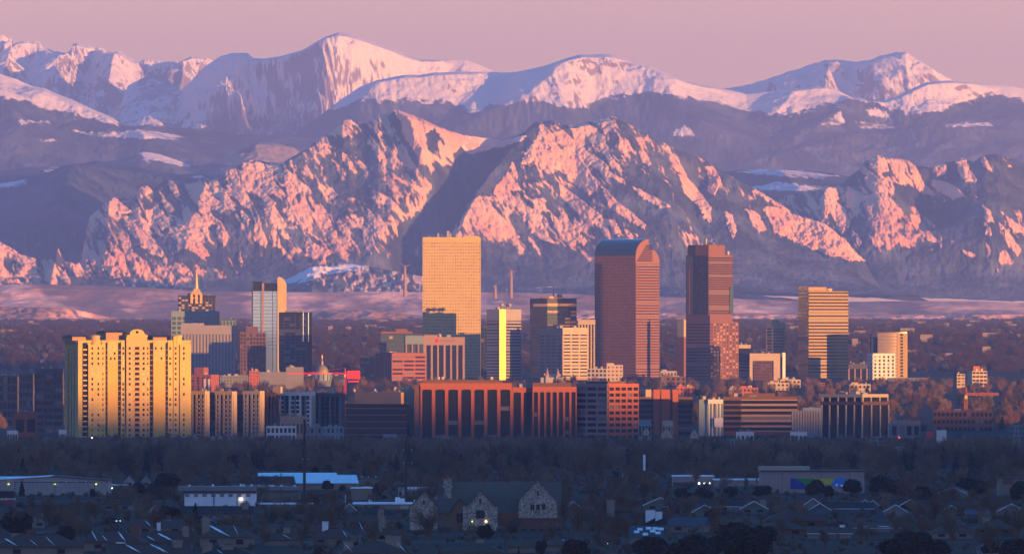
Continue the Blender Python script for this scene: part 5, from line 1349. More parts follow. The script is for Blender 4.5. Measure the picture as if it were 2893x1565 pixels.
def scatter_group(name, pts, sc, kit, label, seed=1, cat='woods'):
    """a far wood that reads as one mass: one object, trees placed on its points"""
    kc = bpy.data.collections.new(name + '_kit')
    for i, me in enumerate(kit):
        o = bpy.data.objects.new('%s_kit_%d' % (name, i), me); kc.objects.link(o)
    me = bpy.data.meshes.new(name); me.vertices.add(len(pts)); me.vertices.foreach_set('co', np.asarray(pts, dtype=np.float32).ravel()); me.update()
    a = me.attributes.new('sc', 'FLOAT', 'POINT'); a.data.foreach_set('value', np.asarray(sc, dtype=np.float32))
    o = link(name, me); tagset(o, label, kind='stuff')
    ng = bpy.data.node_groups.new(name, 'GeometryNodeTree')
    ng.interface.new_socket('Geometry', in_out='INPUT', socket_type='NodeSocketGeometry'); ng.interface.new_socket('Geometry', in_out='OUTPUT', socket_type='NodeSocketGeometry')
    N, L = ng.nodes, ng.links
    gi, go = N.new('NodeGroupInput'), N.new('NodeGroupOutput')
    ip = N.new('GeometryNodeInstanceOnPoints'); ci = N.new('GeometryNodeCollectionInfo')
    ci.inputs['Collection'].default_value = kc; ci.inputs['Separate Children'].default_value = True; ci.inputs['Reset Children'].default_value = True
    ip.inputs['Pick Instance'].default_value = True
    rv = N.new('FunctionNodeRandomValue'); rv.data_type = 'FLOAT_VECTOR'; rv.inputs['Min'].default_value = (0, 0, 0); rv.inputs['Max'].default_value = (0, 0, 6.283); rv.inputs['Seed'].default_value = seed
    na = N.new('GeometryNodeInputNamedAttribute'); na.data_type = 'FLOAT'; na.inputs['Name'].default_value = 'sc'
    L.new(gi.outputs[0], ip.inputs['Points']); L.new(ci.outputs[0], ip.inputs['Instance']); L.new(rv.outputs[0], ip.inputs['Rotation']); L.new(na.outputs[0], ip.inputs['Scale']); L.new(ip.outputs[0], go.inputs[0])
    md = o.modifiers.new('scatter', 'NODES'); md.node_group = ng
    return o
def blob(seed, m, n=2):
    r = np.random.RandomState(seed); me = bpy.data.meshes.new('crown')
    import bmesh
    bm = bmesh.new(); bmesh.ops.create_icosphere(bm, subdivisions=n, radius=1)
    for v in bm.verts:
        k = 1 + .28 * math.sin(v.co.x * 4 + seed) * math.sin(v.co.y * 5 + seed * 2) + r.uniform(-.22, .22)
        v.co = Vector((v.co.x * .62 * k, v.co.y * .62 * k, (v.co.z * .5 + .5) * (1 + .2 * (k - 1))))
    bm.to_mesh(me); bm.free(); me.materials.append(m); return me
def joined_tree(k):                       # trunk and crown in one mesh for the far woods
    tv, tf, cv, cf = bare_tree(60 + k, 1.0, .52 + .08 * (k % 3))
    me = soup('tree', list(tv) + list(cv), [tuple(f) for f in tf] + [tuple(i + len(tv) for i in f) for f in cf]); me.materials.append((BARK, BARKR, BARKD, BARKL, BARK)[k % 5]); return me
def joined_con(k):
    V, Fc = conifer(30 + k, 1.0, .25, 900); me = soup('tree', V, Fc); me.materials.append(NEEDLE); return me
KB = [joined_tree(k) for k in range(5)]; KC = [joined_con(k) for k in range(3)]
KF = [blob(k, FARCROWN) for k in range(3)] + [blob(7, mat('far_evergreens', (.02, .028, .03), .95)), blob(9, mat('far_brown_crowns', (.045, .04, .04), .95))]
RS = np.random.RandomState(12)
def field(n, y0, y1, pw=1.0, wide=1.25):
    y = y0 + (y1 - y0) * RS.rand(n) ** pw
    x = RS.uniform(-1, 1, n) * y * CX / F * wide
    return x, y
# the bare wood between the suburbs and the offices
x, y = field(1000, 5700, 6850, .9)
z = ground(y); cl = fbm(x / 90, y / 160, 3)
k_ = cl > -.35; scatter_group('bare_woods', np.stack([x, y, z], 1)[k_], np.minimum(9 + 7 * RS.rand(len(x)) + 2.5 * cl, H - (1226 + 16 * RS.rand(len(x)) - HY) * y / F)[k_], KB, 'wide band of bare grey brown cottonwoods below the offices', 3)
x, y = field(900, 6800, 8180); scatter_group('low_woods', np.stack([x, y, ground(y)], 1), 2.2 + 2.6 * RS.rand(len(x)), KB, 'low bare thicket at the foot of the offices', 14)
x, y = field(240, 5700, 6700); scatter_group('evergreen_woods', np.stack([x, y, ground(y)], 1), 7 + 4 * RS.rand(len(x)), KC, 'dark evergreens sprinkled through the bare woods', 4)
# street trees between the offices and downtown
x, y = field(1500, 8800, 14900, .8); z = ground(y)
scatter_group('street_trees', np.stack([x, y, z], 1), 7 + 6 * RS.rand(len(x)), KB[:3] + KC[:1], 'bare street trees in the blocks before downtown', 5)
# tree-covered plain behind downtown
KP = []
for k in range(4):
    tv, tf, cv, cf = bare_tree(80 + k, 1.0, .55); me = soup('tree', list(tv) + list(cv), [tuple(f) for f in tf] + [tuple(i + len(tv) for i in f) for f in cf]); me.materials.append(FARCROWN); KP.append(me)
x, y = field(15000, 16300, 32500, 1.1); z = ground(y) - 1.2
cl = fbm(x / 420, y / 700, 4); k_ = cl + .25 * RS.randn(len(x)) > -.5
scatter_group('plain_woods', np.stack([x, y, z], 1)[k_], (8 + 8 * RS.rand(len(x)))[k_], KP, 'endless low bare tree cover on the plain behind downtown', 6)
x, y = field(3600, 16300, 32500, 1.1); cl = fbm(x / 300 + 9, y / 500, 4); k_ = cl > -.1
scatter_group('plain_evergreens', np.stack([x, y, ground(y) - .8], 1)[k_], (6 + 7 * RS.rand(len(x)))[k_], KF[3:], 'dark evergreen clumps dotted through the plain behind downtown', 8)
# pale roofs lost among those trees
x, y = field(170, 17500, 33500, .9); q = MB()
for a, c in zip(x, y):
    w_, h_ = RS.uniform(9, 30), RS.uniform(7, 14); zz = float(ground(c)); q.box(a - w_ / 2, a + w_ / 2, c - 6, c + 6, zz - 2, zz + h_)
o = link('far_houses', q.mesh('far_houses'), mat('far_house_walls', (.17, .14, .12), .8)); tagset(o, 'specks of pale houses scattered over the wooded plain', kind='stuff')
# ------------------------------------------------------------------ suburbs in the shade of the added ridge
SHING = mat('grey_shingles', (.066, .052, .040), .95, noise=(1.2, (.04, .032, .026)))
SHINR = mat('red_brown_shingles', (.075, .044, .036), .95, noise=(1.2, (.048, .028, .024)))
SHINB = mat('black_shingles', (.022, .022, .023), .95, noise=(1.2, (.014, .0145, .016)))
SHINT = mat('slate_blue_shingles', (.05, .065, .08), .95, noise=(1.2, (.036, .05, .062)))
SNOW = mat('roof_snow', (.72, .74, .78), .8, noise=(.6, (.60, .62, .66)))
BLUER = mat('pale_metal_roof', (.56, .68, .74), .5, noise=(.15, (.50, .62, .68)))
STUC = mat('tan_stucco', (.20, .165, .125), .9, noise=(.4, (.165, .135, .10)))
WALLG = mat('grey_siding', (.17, .17, .17), .9)
WALLGN = mat('green_siding', (.10, .12, .09), .9)
WALLB = mat('blue_siding', (.07, .10, .13), .9)
TRIM = mat('white_trim', (.55, .55, .55), .7)
CHBR = mat('chimney_brick', (.17, .085, .06), .9, noise=(3, (.12, .06, .045)))
CHTN = mat('chimney_stone', (.27, .215, .16), .9, noise=(2.5, (.19, .15, .115)))
PANW = mat('white_panels', (.66, .70, .70), .5, noise=(.2, (.58, .62, .63)))
WARE = mat('beige_metal_siding', (.30, .28, .25), .7, noise=(.2, (.26, .245, .22)))
BIGB = mat('beige_block_wall', (.27, .215, .19), .85, noise=(.3, (.23, .185, .165)))
CLAY = mat('red_clay', (.30, .05, .035), .8)
ASPH = mat('asphalt', (.028, .028, .03), .9, noise=(.3, (.04, .04, .04)))

def house(label, px, py, wpx, hpx, wall, roof, style='hip', dep=10., yaw=0., chim=(), snow=(), rp=.55, trim=True, name='house', win=2, litw=False):
    """py: photograph row of the eaves' ground line; hpx: ground to ridge"""
    D = depth_of(py); s = D / F
    r = bpy.data.objects.new(name, None); r.location = (wx(px, D), D, float(ground(D)) - .2); r.rotation_euler = (0, 0, R(yaw)); COL.objects.link(r); tagset(r, label, 'house')
    w, h = wpx * s, hpx * s; eh = h * (1 - rp); o_ = .6
    P = lambda nm, q, m, par=r: link(nm, q.mesh(nm), m, par)
    P('wall', MB().box(-w / 2, w / 2, 0, dep, 0, eh), wall)
    ym = dep / 2
    def slab(V, Fc, th=.22):
        q = MB(); n = len(V); q.add(list(V) + [(x, y, z + th) for x, y, z in V], [f[::-1] for f in Fc] + [tuple(i + n for i in f) for f in Fc])
        return q
    if style == 'hip':
        rl = max(w / 2 - ym * 1.1, w * .12)
        V = [(-w / 2 - o_, -o_, eh), (w / 2 + o_, -o_, eh), (w / 2 + o_, dep + o_, eh), (-w / 2 - o_, dep + o_, eh), (-rl, ym, h), (rl, ym, h)]
        rf = P('roof', MB().add(V, [(0, 1, 5, 4), (1, 2, 5), (2, 3, 4, 5), (3, 0, 4), (3, 2, 1, 0)]), roof)
        if trim == 2: P('gutter', MB().box(-w / 2 - o_ - .05, w / 2 + o_ + .05, -o_ - .12, -o_, eh - .18, eh + .03), TRIM, rf)
        P('ridge_cap', MB().box(-rl, rl, ym - .18, ym + .18, h - .06, h + .08), roof, rf)
    elif style == 'side':                # ridge runs across the view
        rf = P('roof', MB().extx([(-o_, eh - .05), (dep + o_, eh - .05), (ym, h)], -w / 2 - o_, w / 2 + o_), roof)
        if trim == 2: P('gutter', MB().box(-w / 2 - o_ - .05, w / 2 + o_ + .05, -o_ - .14, -o_ - .02, eh - .2, eh + .02), TRIM, rf)
        P('ridge_cap', MB().box(-w / 2 - o_, w / 2 + o_, ym - .16, ym + .16, h - .05, h + .08), roof, rf)
    else:                                # gable towards the viewer
        P('gable', MB().exty([(-w / 2, eh), (w / 2, eh), (0, h - .1)], .02, dep - .02), wall)
        rf = None
        for sg in (-1, 1):
            V = [(sg * (w / 2 + o_), -o_, eh - o_ * 2 * (h - eh) / w), (0, -o_, h), (0, dep + o_, h), (sg * (w / 2 + o_), dep + o_, eh - o_ * 2 * (h - eh) / w)]
            q = MB().add(V + [(x, y, z + .2) for x, y, z in V], [(0, 1, 2, 3), (7, 6, 5, 4), (0, 4, 5, 1), (2, 6, 7, 3), (0, 3, 7, 4)])
            rf = P('roof', q, roof)
            if trim:
                x1, z1 = sg * (w / 2 + o_), eh - o_ * 2 * (h - eh) / w
                P('fascia', MB().add([(x1, -o_ - .16, z1 - .16), (0, -o_ - .16, h - .12), (0, -o_ - .16, h + .26), (x1, -o_ - .16, z1 + .22), (x1, -o_ - .02, z1 - .16), (0, -o_ - .02, h - .12), (0, -o_ - .02, h + .26), (x1, -o_ - .02, z1 + .22)],
                  [(0, 1, 2, 3), (7, 6, 5, 4), (0, 4, 5, 1), (3, 2, 6, 7), (0, 3, 7, 4)]), TRIM, rf)
    for k in range(win):
        c = -w / 2 + w * (k + .5) / win; wd = min(1.1, w / win * .28)
        if eh > 2: P('window', MB().box(c - wd, c + wd, -.08, .03, eh * .36, eh * .8), LITWIN if litw and k == 0 else GLASS)
    for (fx, fy, cw, ch_, m, *pot) in chim:   # fraction along the ridge, depth, width m, height above eaves m
        c = P('chimney', MB().box(-w / 2 + fx * w - cw / 2, -w / 2 + fx * w + cw / 2, fy * dep, fy * dep + cw * .8, eh * .6, eh + ch_), m, r)
        P('cap', MB().box(-w / 2 + fx * w - cw * .6, -w / 2 + fx * w + cw * .6, fy * dep - .12, fy * dep + cw * .8 + .12, eh + ch_ + .005, eh + ch_ + .18), m, c)
        if pot: P('chimney_pot', MB().lathe([(.26, eh + ch_ + .18), (.32, eh + ch_ + .5), (.22, eh + ch_ + 1.1)], 8, (-w / 2 + fx * w, fy * dep + cw * .4)), CLAY, c)
    for (fx, fy, ln, wd) in snow:         # unmelted streaks lying on the front slope
        q = MB(); n = 9; x0_ = -w / 2 + fx * w; rise = (h - eh) / (ym + o_)
        pts = []
        rr_ = random.Random(int(fx * 999) + int(fy * 77))
        L_, R_ = [], []
        for i in range(n):
            t = i / (n - 1); y_ = (fy * ym) * (1 - t); xx = x0_ + ln * t
            hw = wd * (math.sin(math.pi * min(1, t * 1.05 + .05)) + .1) * rr_.uniform(.55, 1.1) / 2
            L_.append((xx, y_ + hw)); R_.append((xx, y_ - hw))
        V = [(x, y_, eh + (y_ + o_) * rise + .06) for x, y_ in L_ + R_] + [(x, y_, eh + (y_ + o_) * rise + .11) for x, y_ in L_ + R_]
        Fc = [(i, i + 1, n + i + 1, n + i)[::-1] for i in range(n - 1)] + [tuple(j + 2 * n for j in (i, i + 1, n + i + 1, n + i)) for i in range(n - 1)] + [(n + i, n + i + 1, 3 * n + i + 1, 3 * n + i) for i in range(n - 1)]
        P('snow_patch', MB().add(V, Fc), SNOW)
    return r

# --- warehouses and sheds at the edge of the woods
def shed(name, label, x0, x1, ytop, ybase, wall, roof=None, dep=25, parts=(), cat='warehouse', yroof=None, par=True):
    D = depth_of(ybase); s = D / F; r = bpy.data.objects.new(name, None); zg = float(ground(D)) - .2; r.location = (wx(x0, D), D, zg); COL.objects.link(r); tagset(r, label, cat)
    X = lambda px: (px - x0) * s
    Z = lambda py: wz(py, D) - zg
    link('wall', MB().box(0, X(x1), 0, dep, 0, Z(ytop)).mesh('wall'), wall, r)
    if roof: link('roof', MB().box(-.3, X(x1) + .3, -.3, dep + .3, Z(ytop) + .01, Z(ytop) + .5).mesh('roof'), roof, r)
    for (nm, a, c, t, bt, n0, n1, m) in parts:
        link(nm, MB().box(X(a), X(c), -n1, -n0, Z(bt), Z(t)).mesh(nm), m, r)
    return r, X, Z, D
r, X, Z, D = shed('warehouse', 'long beige metal warehouse with a very shallow gable at far left', -60, 306, 1358, 1398, WARE, None, 40)
link('gable', MB().exty([(X(-60), Z(1358)), (X(306), Z(1358)), (X(146), Z(1346))], .01, 40).mesh('gable'), WARE, r)
for sg, (a, c) in enumerate(((-64, 146), (146, 310))):
    za, zc = (Z(1359), Z(1345.2)) if sg == 0 else (Z(1345.2), Z(1358))
    link('roof', MB().add([(X(a), -.6, za), (X(c), -.6, zc), (X(c), 40, zc), (X(a), 40, za), (X(a), -.6, za + .3), (X(c), -.6, zc + .3), (X(c), 40, zc + .3), (X(a), 40, za + .3)], [(0, 1, 2, 3)[::-1], (4, 5, 6, 7), (0, 1, 5, 4), (1, 2, 6, 5), (3, 0, 4, 7)]).mesh('roof'), ROOFD if sg else BLUER, r)
for k in range(28): link('wall_rib', MB().box(X(-50 + k * 13), X(-49.2 + k * 13), -.12, 0, 0, Z(1360)).mesh('wall_rib'), WALLG, r)
for px in (185, 213, 241): link('vent', MB().box(X(px), X(px) + .5, -.5, -.02, Z(1362), Z(1357.5)).mesh('vent'), PANW, r)
for px in (24, 155, 271): link('wall_lamp', MB().box(X(px - 2), X(px + 3), -.5, -.1, Z(1368), Z(1365.5)).mesh('wall_lamp'), LAMPY, r)
r = bpy.data.objects.new('pipe_frame', None); r.location = (wx(42, D - 14), D - 14, 0); COL.objects.link(r); tagset(r, 'dark pipe frame standing before the beige warehouse wall', 'frame')
s = (D - 14) / F
for px in (42, 155, 268): link('post', MB().box((px - 42) * s - .15, (px - 42) * s + .15, -.15, .15, 0, 5.3).mesh('post'), DARK, r)
link('beam', MB().box(-.3, 226 * s + .3, -.12, .12, 5.3, 5.65).mesh('beam'), DARK, r)
shed('shed_roof', 'pale snow-dusted flat roof just behind the beige warehouse', -60, 132, 1352, 1372, WARE, BLUER, 60)
shed('office_building', 'low annex with a snowy roof strip right of the beige warehouse', 306, 358, 1371, 1394, STUC, SNOW, 14, [('window', 310, 318, 1376, 1380, 0, .1, LAMPC)])
r, X, Z, D = shed('warehouse', 'white panelled warehouse with square wall panels and one bright lamp', 521, 720, 1393, 1430, PANW, None, 30)
for k in range(8):
    link('wall_panel', MB().box(X(523 + k * 24.5), X(523 + k * 24.5 + 12), -.18, -.01, Z(1403), Z(1394.5)).mesh('wall_panel'), WALLG, r)
link('roof', MB().box(X(518), X(724), -.4, 30, Z(1393) + .01, Z(1386)).mesh('roof'), ROOFD, r)
link('upper_storey', MB().box(X(500), X(720), 6, 30, Z(1386), Z(1374)).mesh('upper_storey'), WALLG, r)
for px, h_ in ((530, 5), (597, 6), (676, 7), (684, 6), (706, 6)): link('roof_unit', MB().box(X(px), X(px + 6), 8, 10, Z(1374), Z(1374 - h_)).mesh('roof_unit'), PANW, r)
for px in (603, 669): link('downpipe', MB().box(X(px), X(px + 2.5), -.35, -.02, 0, Z(1399)).mesh('downpipe'), DARK, r)
link('wall_lamp', MB().lathe([(.1, Z(1412)), (.62, Z(1410)), (.62, Z(1408)), (.1, Z(1406))], 10, (X(681), -.5)).mesh('wall_lamp'), LAMPW, r)
r, X, Z, D = shed('warehouse', 'low olive flat warehouse between the white panels and the steel pole', 722, 846, 1388, 1412, mat('olive_wall', (.12, .115, .085), .9), ROOFD, 30)
link('upper_storey', MB().box(X(722), X(842), 8, 30, Z(1388), Z(1374)).mesh('upper_storey'), WALLG, r)
for px in (726, 758, 766, 790, 828): link('roof_unit', MB().box(X(px), X(px + 7), 9, 11, Z(1374), Z(1370)).mesh('roof_unit'), PANW, r)
def pitched(label, x0, x1, yr, ye, yb, roof, wall, slant=8, dep=18):
    D = depth_of(yb); s = D / F; r = bpy.data.objects.new('warehouse', None); r.location = (wx(x0, D), D, float(ground(D)) - .2); COL.objects.link(r); tagset(r, label, 'warehouse')
    W_, zr, ze = (x1 - x0) * s, wz(yr, D), wz(ye, D); sl = slant * s
    link('wall', MB().box(.5, W_ - .5, .5, dep, 0, ze - .1).mesh('wall'), wall, r)
    q = MB().add([(0, 0, ze), (W_, 0, ze), (W_ - sl, dep / 2, zr), (-sl, dep / 2, zr), (W_ - sl, dep, ze), (-sl, dep, ze)], [(0, 1, 2, 3), (3, 2, 4, 5), (0, 5, 4, 1)])
    link('roof', q.mesh('roof'), roof, r)
    for k in range(10):
        x_ = W_ * (k + .5) / 10
        link('roof_seam', MB().add([(x_ - .05, 0, ze + .02), (x_ + .05, 0, ze + .02), (x_ + .05 - sl, dep / 2, zr + .02), (x_ - .05 - sl, dep / 2, zr + .02), (x_, 0, ze + .1), (x_ - sl, dep / 2, zr + .1)], [(0, 4, 5, 3), (4, 1, 2, 5)]).mesh('roof_seam'), roof, r)
    return r
pitched('farther pale blue metal roof shed behind the steel pole', 729, 952, 1334, 1343, 1362, BLUER, DARK, 2, 22)
pitched('nearer pale blue metal roof shed, its slope facing us', 836, 1014, 1340, 1363, 1383, BLUER, STUC, 8, 20)
shed('office_building', 'low green roofed house with three white vents by the pale roofs', 1014, 1078, 1351, 1372, WALLGN, SHINT, 12, [('vent', 1021, 1024, 1345, 1351, -4, -3, PANW), ('vent', 1039, 1042, 1346, 1351, -4, -3, PANW), ('vent', 1060, 1063, 1345, 1352, -4, -3, PANW)])
shed('office_building', 'tan flat building with a pale parapet before the dark round pine', 992, 1050, 1380, 1412, STUC, PANW, 16, [('wall_panel', 1020, 1048, 1374, 1381, -2, -1, PANW)])
r, X, Z, D = shed('old_building', 'weathered whitewashed old building right of the second steel pole', 1124, 1236, 1374, 1410, mat('peeling_whitewash', (.36, .34, .32), .95, noise=(.5, (.12, .11, .11))), SHINB, 14, [('window', 1128 + 19 * k, 1134 + 19 * k, 1388, 1400, 0, .1, GLASS) for k in range(5)], 'building')
for k in range(8): link('roof_panel', MB().box(X(1150 + k * 10), X(1158 + k * 10), -.25, -.01, Z(1381), Z(1373)).mesh('roof_panel'), PANW, r)
r, X, Z, D = shed('shop_building', 'flat roofed building with a thick blue snow layer before the church', 998, 1176, 1424, 1438, STUC, SNOW, 32, [('wall_panel', 1131, 1156, 1427, 1437, 0, .2, CREAM)], 'building')
for px, hh in ((1040, 7), (1045, 4), (1115, 13), (1128, 10), (1168, 6)): link('roof_unit', MB().box(X(px), X(px + (14 if hh > 9 else 3)), 20, 22, Z(1424), Z(1419 - hh)).mesh('roof_unit'), PANW, r)
shed('shop_building', 'thin snowy roof strip seen over the suburb trees left of centre', 726, 882, 1424, 1432, STUC, SNOW, 12, cat='building')
# big box stores at the right
r, X, Z, D = shed('store_building', 'long low beige store with three bright lamps and a snowy roof edge', 1901, 2018, 1346, 1372, BIGB, SNOW, 30, [('awning', 1901, 2017, 1361, 1369, .0, 1.2, DARK)])
for px in (1975, 1990, 2005.5): link('wall_lamp', MB().box(X(px) - .35, X(px) + .35, -1.6, -1.3, Z(1367), Z(1362)).mesh('wall_lamp'), LAMPC, r)
r, X, Z, D = shed('store_building', 'lower brown store wing with a snowy roof, right of the three lamps', 2017, 2150, 1356, 1374, BIGB, SNOW, 30)
link('roof_unit', MB().box(X(2040), X(2043), 1, 2, Z(1356), Z(1348)).mesh('roof_unit'), PANW, r)
for px in (2060, 2092, 2120): link('wall_rib', MB().box(X(px), X(px + 1.5), -.2, -.01, 0, Z(1357)).mesh('wall_rib'), CREAM, r)
r, X, Z, D = shed('store_building', 'big beige store block carrying the coloured mural', 2150, 2442, 1332, 1392, BIGB, ROOFD, 40)
link('upper_storey', MB().box(X(2146), X(2290), 12, 30, Z(1331), Z(1318)).mesh('upper_storey'), CREAM, r)
for px in (2209, 2321, 2400): link('wall_joint', MB().box(X(px), X(px) + .22, -.1, -.01, 0, Z(1333)).mesh('wall_joint'), DARK, r)
mu = bpy.data.objects.new('mural', None); mu.parent = r; COL.objects.link(mu)
MUR = {'deep_blue': (.01, .03, .22), 'green': (.02, .20, .03), 'yellow': (.42, .40, .03), 'bright_blue': (.01, .16, .55), 'teal': (.02, .22, .30), 'white_print': (.7, .75, .75), 'maroon': (.16, .02, .04)}
def muralpiece(nm, pts, m, n=.12):
    q = MB(); V = [(X(a), -n, Z(c)) for a, c in pts]; k = len(V)
    q.add(V + [(x, -.005, z) for x, _, z in V], [tuple(range(k))[::-1]] + [(i, (i + 1) % k, k + (i + 1) % k, k + i) for i in range(k)])
    link('mural_field', q.mesh('mural_field'), MURM[m], mu)
MURM = {k: mat('mural_' + k, v, .6) for k, v in MUR.items()}
muralpiece('a', [(2233, 1350), (2245, 1350), (2282, 1373), (2282, 1381), (2233, 1381)], 'deep_blue')
muralpiece('b', [(2245, 1350), (2300, 1351), (2300, 1374), (2283, 1373)], 'green', .13)
muralpiece('c', [(2300, 1351), (2361, 1352), (2347, 1368), (2300, 1367)], 'yellow', .12)
muralpiece('d', [(2361, 1350), (2384, 1350), (2386, 1374), (2360, 1375), (2347, 1368)], 'bright_blue', .14)
muralpiece('e', [(2384, 1350), (2398, 1350), (2398, 1366), (2386, 1366)], 'teal', .12)
muralpiece('f', [(2365, 1378), (2396, 1366.5), (2396, 1378)], 'maroon', .1)
for px in (2364, 2378): 
    q = MB(); q.lathe([(.05, -.02), (.55, 0), (.55, .12), (.05, .16)], 10); o = link('mural_field', q.mesh('mural_field'), MURM['white_print'], mu, (X(px), -.15, Z(1369 + (px > 2370) * 2))); o.rotation_euler = (R(90), 0, 0)
shed('store_building', 'flat tan building at the far right behind evergreens', 2822, 2920, 1352, 1400, STUC, ROOFD, 20, [('wall_panel', 2832, 2862, 1351, 1368, 0, .15, BRNB)])

# --- the stone church-like house in the middle
STONE = bpy.data.materials.new('field_stone'); STONE.use_nodes = True
_n = STONE.node_tree.nodes; _l = STONE.node_tree.links; _b = _n['Principled BSDF']; _b.inputs['Roughness'].default_value = .9
_tc = _n.new('ShaderNodeTexCoord'); _v = _n.new('ShaderNodeTexVoronoi'); _v.inputs['Scale'].default_value = 2.6; _l.new(_tc.outputs['Object'], _v.inputs['Vector'])
_r = _n.new('ShaderNodeValToRGB'); _r.color_ramp.elements[0].color = (.10, .085, .065, 1); _r.color_ramp.elements[1].color = (.46, .39, .30, 1)
_s = _n.new('ShaderNodeSeparateColor'); _l.new(_v.outputs['Color'], _s.inputs[0]); _l.new(_s.outputs[0], _r.inputs[0]); _l.new(_r.outputs[0], _b.inputs['Base Color'])
_bp = _n.new('ShaderNodeBump'); _bp.inputs['Strength'].default_value = .8; _l.new(_v.outputs['Distance'], _bp.inputs['Height']); _l.new(_bp.outputs[0], _b.inputs['Normal'])
SHINM = mat('manor_slate', (.115, .092, .072), .95, noise=(1.5, (.07, .056, .045)))
DC = 3760; sC = DC / F
r = bpy.data.objects.new('stone_house', None); r.location = (wx(1360, DC), DC, 0); COL.objects.link(r); tagset(r, 'large church-like fieldstone house with steep gables and dark roofs', 'house')
cx_ = lambda px: (px - 1360) * sC
cz = lambda py: wz(py, DC)
def cpart(nm, q, m, par=None): return link(nm, q.mesh(nm), m, par or r)
def cgable(nm, xl, xa, xr, ya, yel, yer, yb, y0, dep, wall, roof=SHINM, over=.5):
    g = cpart(nm, MB().exty([(cx_(xl), cz(yb)), (cx_(xr), cz(yb)), (cx_(xr), cz(yer)), (cx_(xa), cz(ya) - .2), (cx_(xl), cz(yel))], y0, y0 + dep), wall)
    for xe, ye in ((xl - 4, yel + 5), (xr + 4, yer + 5)):
        V = [(cx_(xe), y0 - over, cz(ye)), (cx_(xa), y0 - over, cz(ya)), (cx_(xa), y0 + dep, cz(ya)), (cx_(xe), y0 + dep, cz(ye))]
        cpart('roof', MB().add(V + [(x, y, z + .3) for x, y, z in V], [(0, 1, 2, 3), (7, 6, 5, 4), (0, 4, 5, 1), (2, 6, 7, 3), (0, 3, 7, 4)]), roof)
    return g
cpart('roof', MB().extx([(3, cz(1448)), (24, cz(1448)), (13.5, cz(1362))], cx_(1238), cx_(1585)), SHINM)
cpart('wall', MB().box(cx_(1240), cx_(1583), 4, 23, 0, cz(1447)), STUC)
cgable('stone_gable', 1158, 1199, 1236, 1387, 1432, 1432, 1512, 2, 12, STONE)
cgable('stone_gable', 1322, 1356, 1396, 1381, 1430, 1430, 1512, -3, 10, STONE)
cgable('brown_gable', 1272, 1299, 1322, 1409, 1442, 1442, 1512, 0, 8, mat('brown_stucco', (.16, .09, .055), .9))
cgable('stone_gable', 1465, 1519, 1574, 1354, 1412, 1415, 1462, -4, 14, STONE)
cpart('brick_base', MB().box(cx_(1440), cx_(1590), -3.5, 4, 0, cz(1462)), BRNB)
cpart('brown_wall', MB().box(cx_(1396), cx_(1466), -1, 4, 0, cz(1446)), mat('rust_stucco', (.15, .075, .045), .9))
ch = cpart('chimney', MB().box(cx_(1253), cx_(1275), 8, 11, cz(1445), cz(1354)), STONE)
cpart('cap', MB().box(cx_(1250), cx_(1278), 7.7, 11.3, cz(1354), cz(1352)), STONE, ch); cpart('chimney_pot', MB().lathe([(.5, cz(1352)), (.6, cz(1347)), (.45, cz(1343))], 10, (cx_(1263), 9.5)), CLAY, ch)
cpart('stone_collar', MB().box(cx_(1250), cx_(1278), 7.6, 11.4, cz(1378), cz(1374)), STONE, ch)
for a, c, t, bt, y0 in ((1499, 1509, 1423, 1439, -4), (1515, 1525, 1423, 1439, -4), (1531, 1541, 1422, 1438, -4), (1517, 1522, 1386, 1399, -4), (1345, 1369, 1440, 1463, -3), (1354, 1359, 1408, 1422, -3), (1290, 1308, 1449, 1477, 0), (1195, 1200, 1414, 1424, 2), (1402, 1408, 1452, 1470, -1)):
    w_ = cpart('window', MB().box(cx_(a), cx_(c), y0 - .12, y0 + .02, cz(bt), cz(t)), GLASS)
    cpart('sill', MB().box(cx_(a) - .15, cx_(c) + .15, y0 - .3, y0 - .01, cz(bt) - .22, cz(bt)), CHTN, w_)
    if c - a > 8: cpart('mullion', MB().box(cx_((a + c) / 2) - .08, cx_((a + c) / 2) + .08, y0 - .2, y0 - .12, cz(bt), cz(t)), DARK, w_)
for k in range(5):
    a = 1450 + k * 24; q = MB(); n = 8
    pts = [(cx_(a), 0), (cx_(a + 14), 0)] + [(cx_(a + 7) + cx_(1367) * math.cos(math.pi * j / n), cz(1500) + .95 * math.sin(math.pi * j / n)) for j in range(n + 1)]
    cpart('arched_opening', MB().exty(pts, -3.66, -3.48), GLASS)
pts = [(cx_(1355), 0), (cx_(1380), 0)] + [(cx_(1367.5) + cx_(1372.5) * math.cos(math.pi * j / 10), cz(1502) + 1.4 * math.sin(math.pi * j / 10)) for j in range(11)]
cpart('arched_door', MB().exty(pts, -3.2, -2.98), GLASS)
cpart('stone_buttress', MB().box(cx_(1386), cx_(1406), -3.6, -1, 0, cz(1432)), STONE); cpart('stone_buttress', MB().box(cx_(1308), cx_(1322), -3.4, -1, 0, cz(1430)), STONE)
for px in (1334, 1373): cpart('porch_lamp', MB().lathe([(.05, cz(1474)), (.24 if px < 1350 else .42, cz(1472)), (.05, cz(1469))], 8, (cx_(px), -3.6)), LAMPY if px < 1350 else LAMPW)

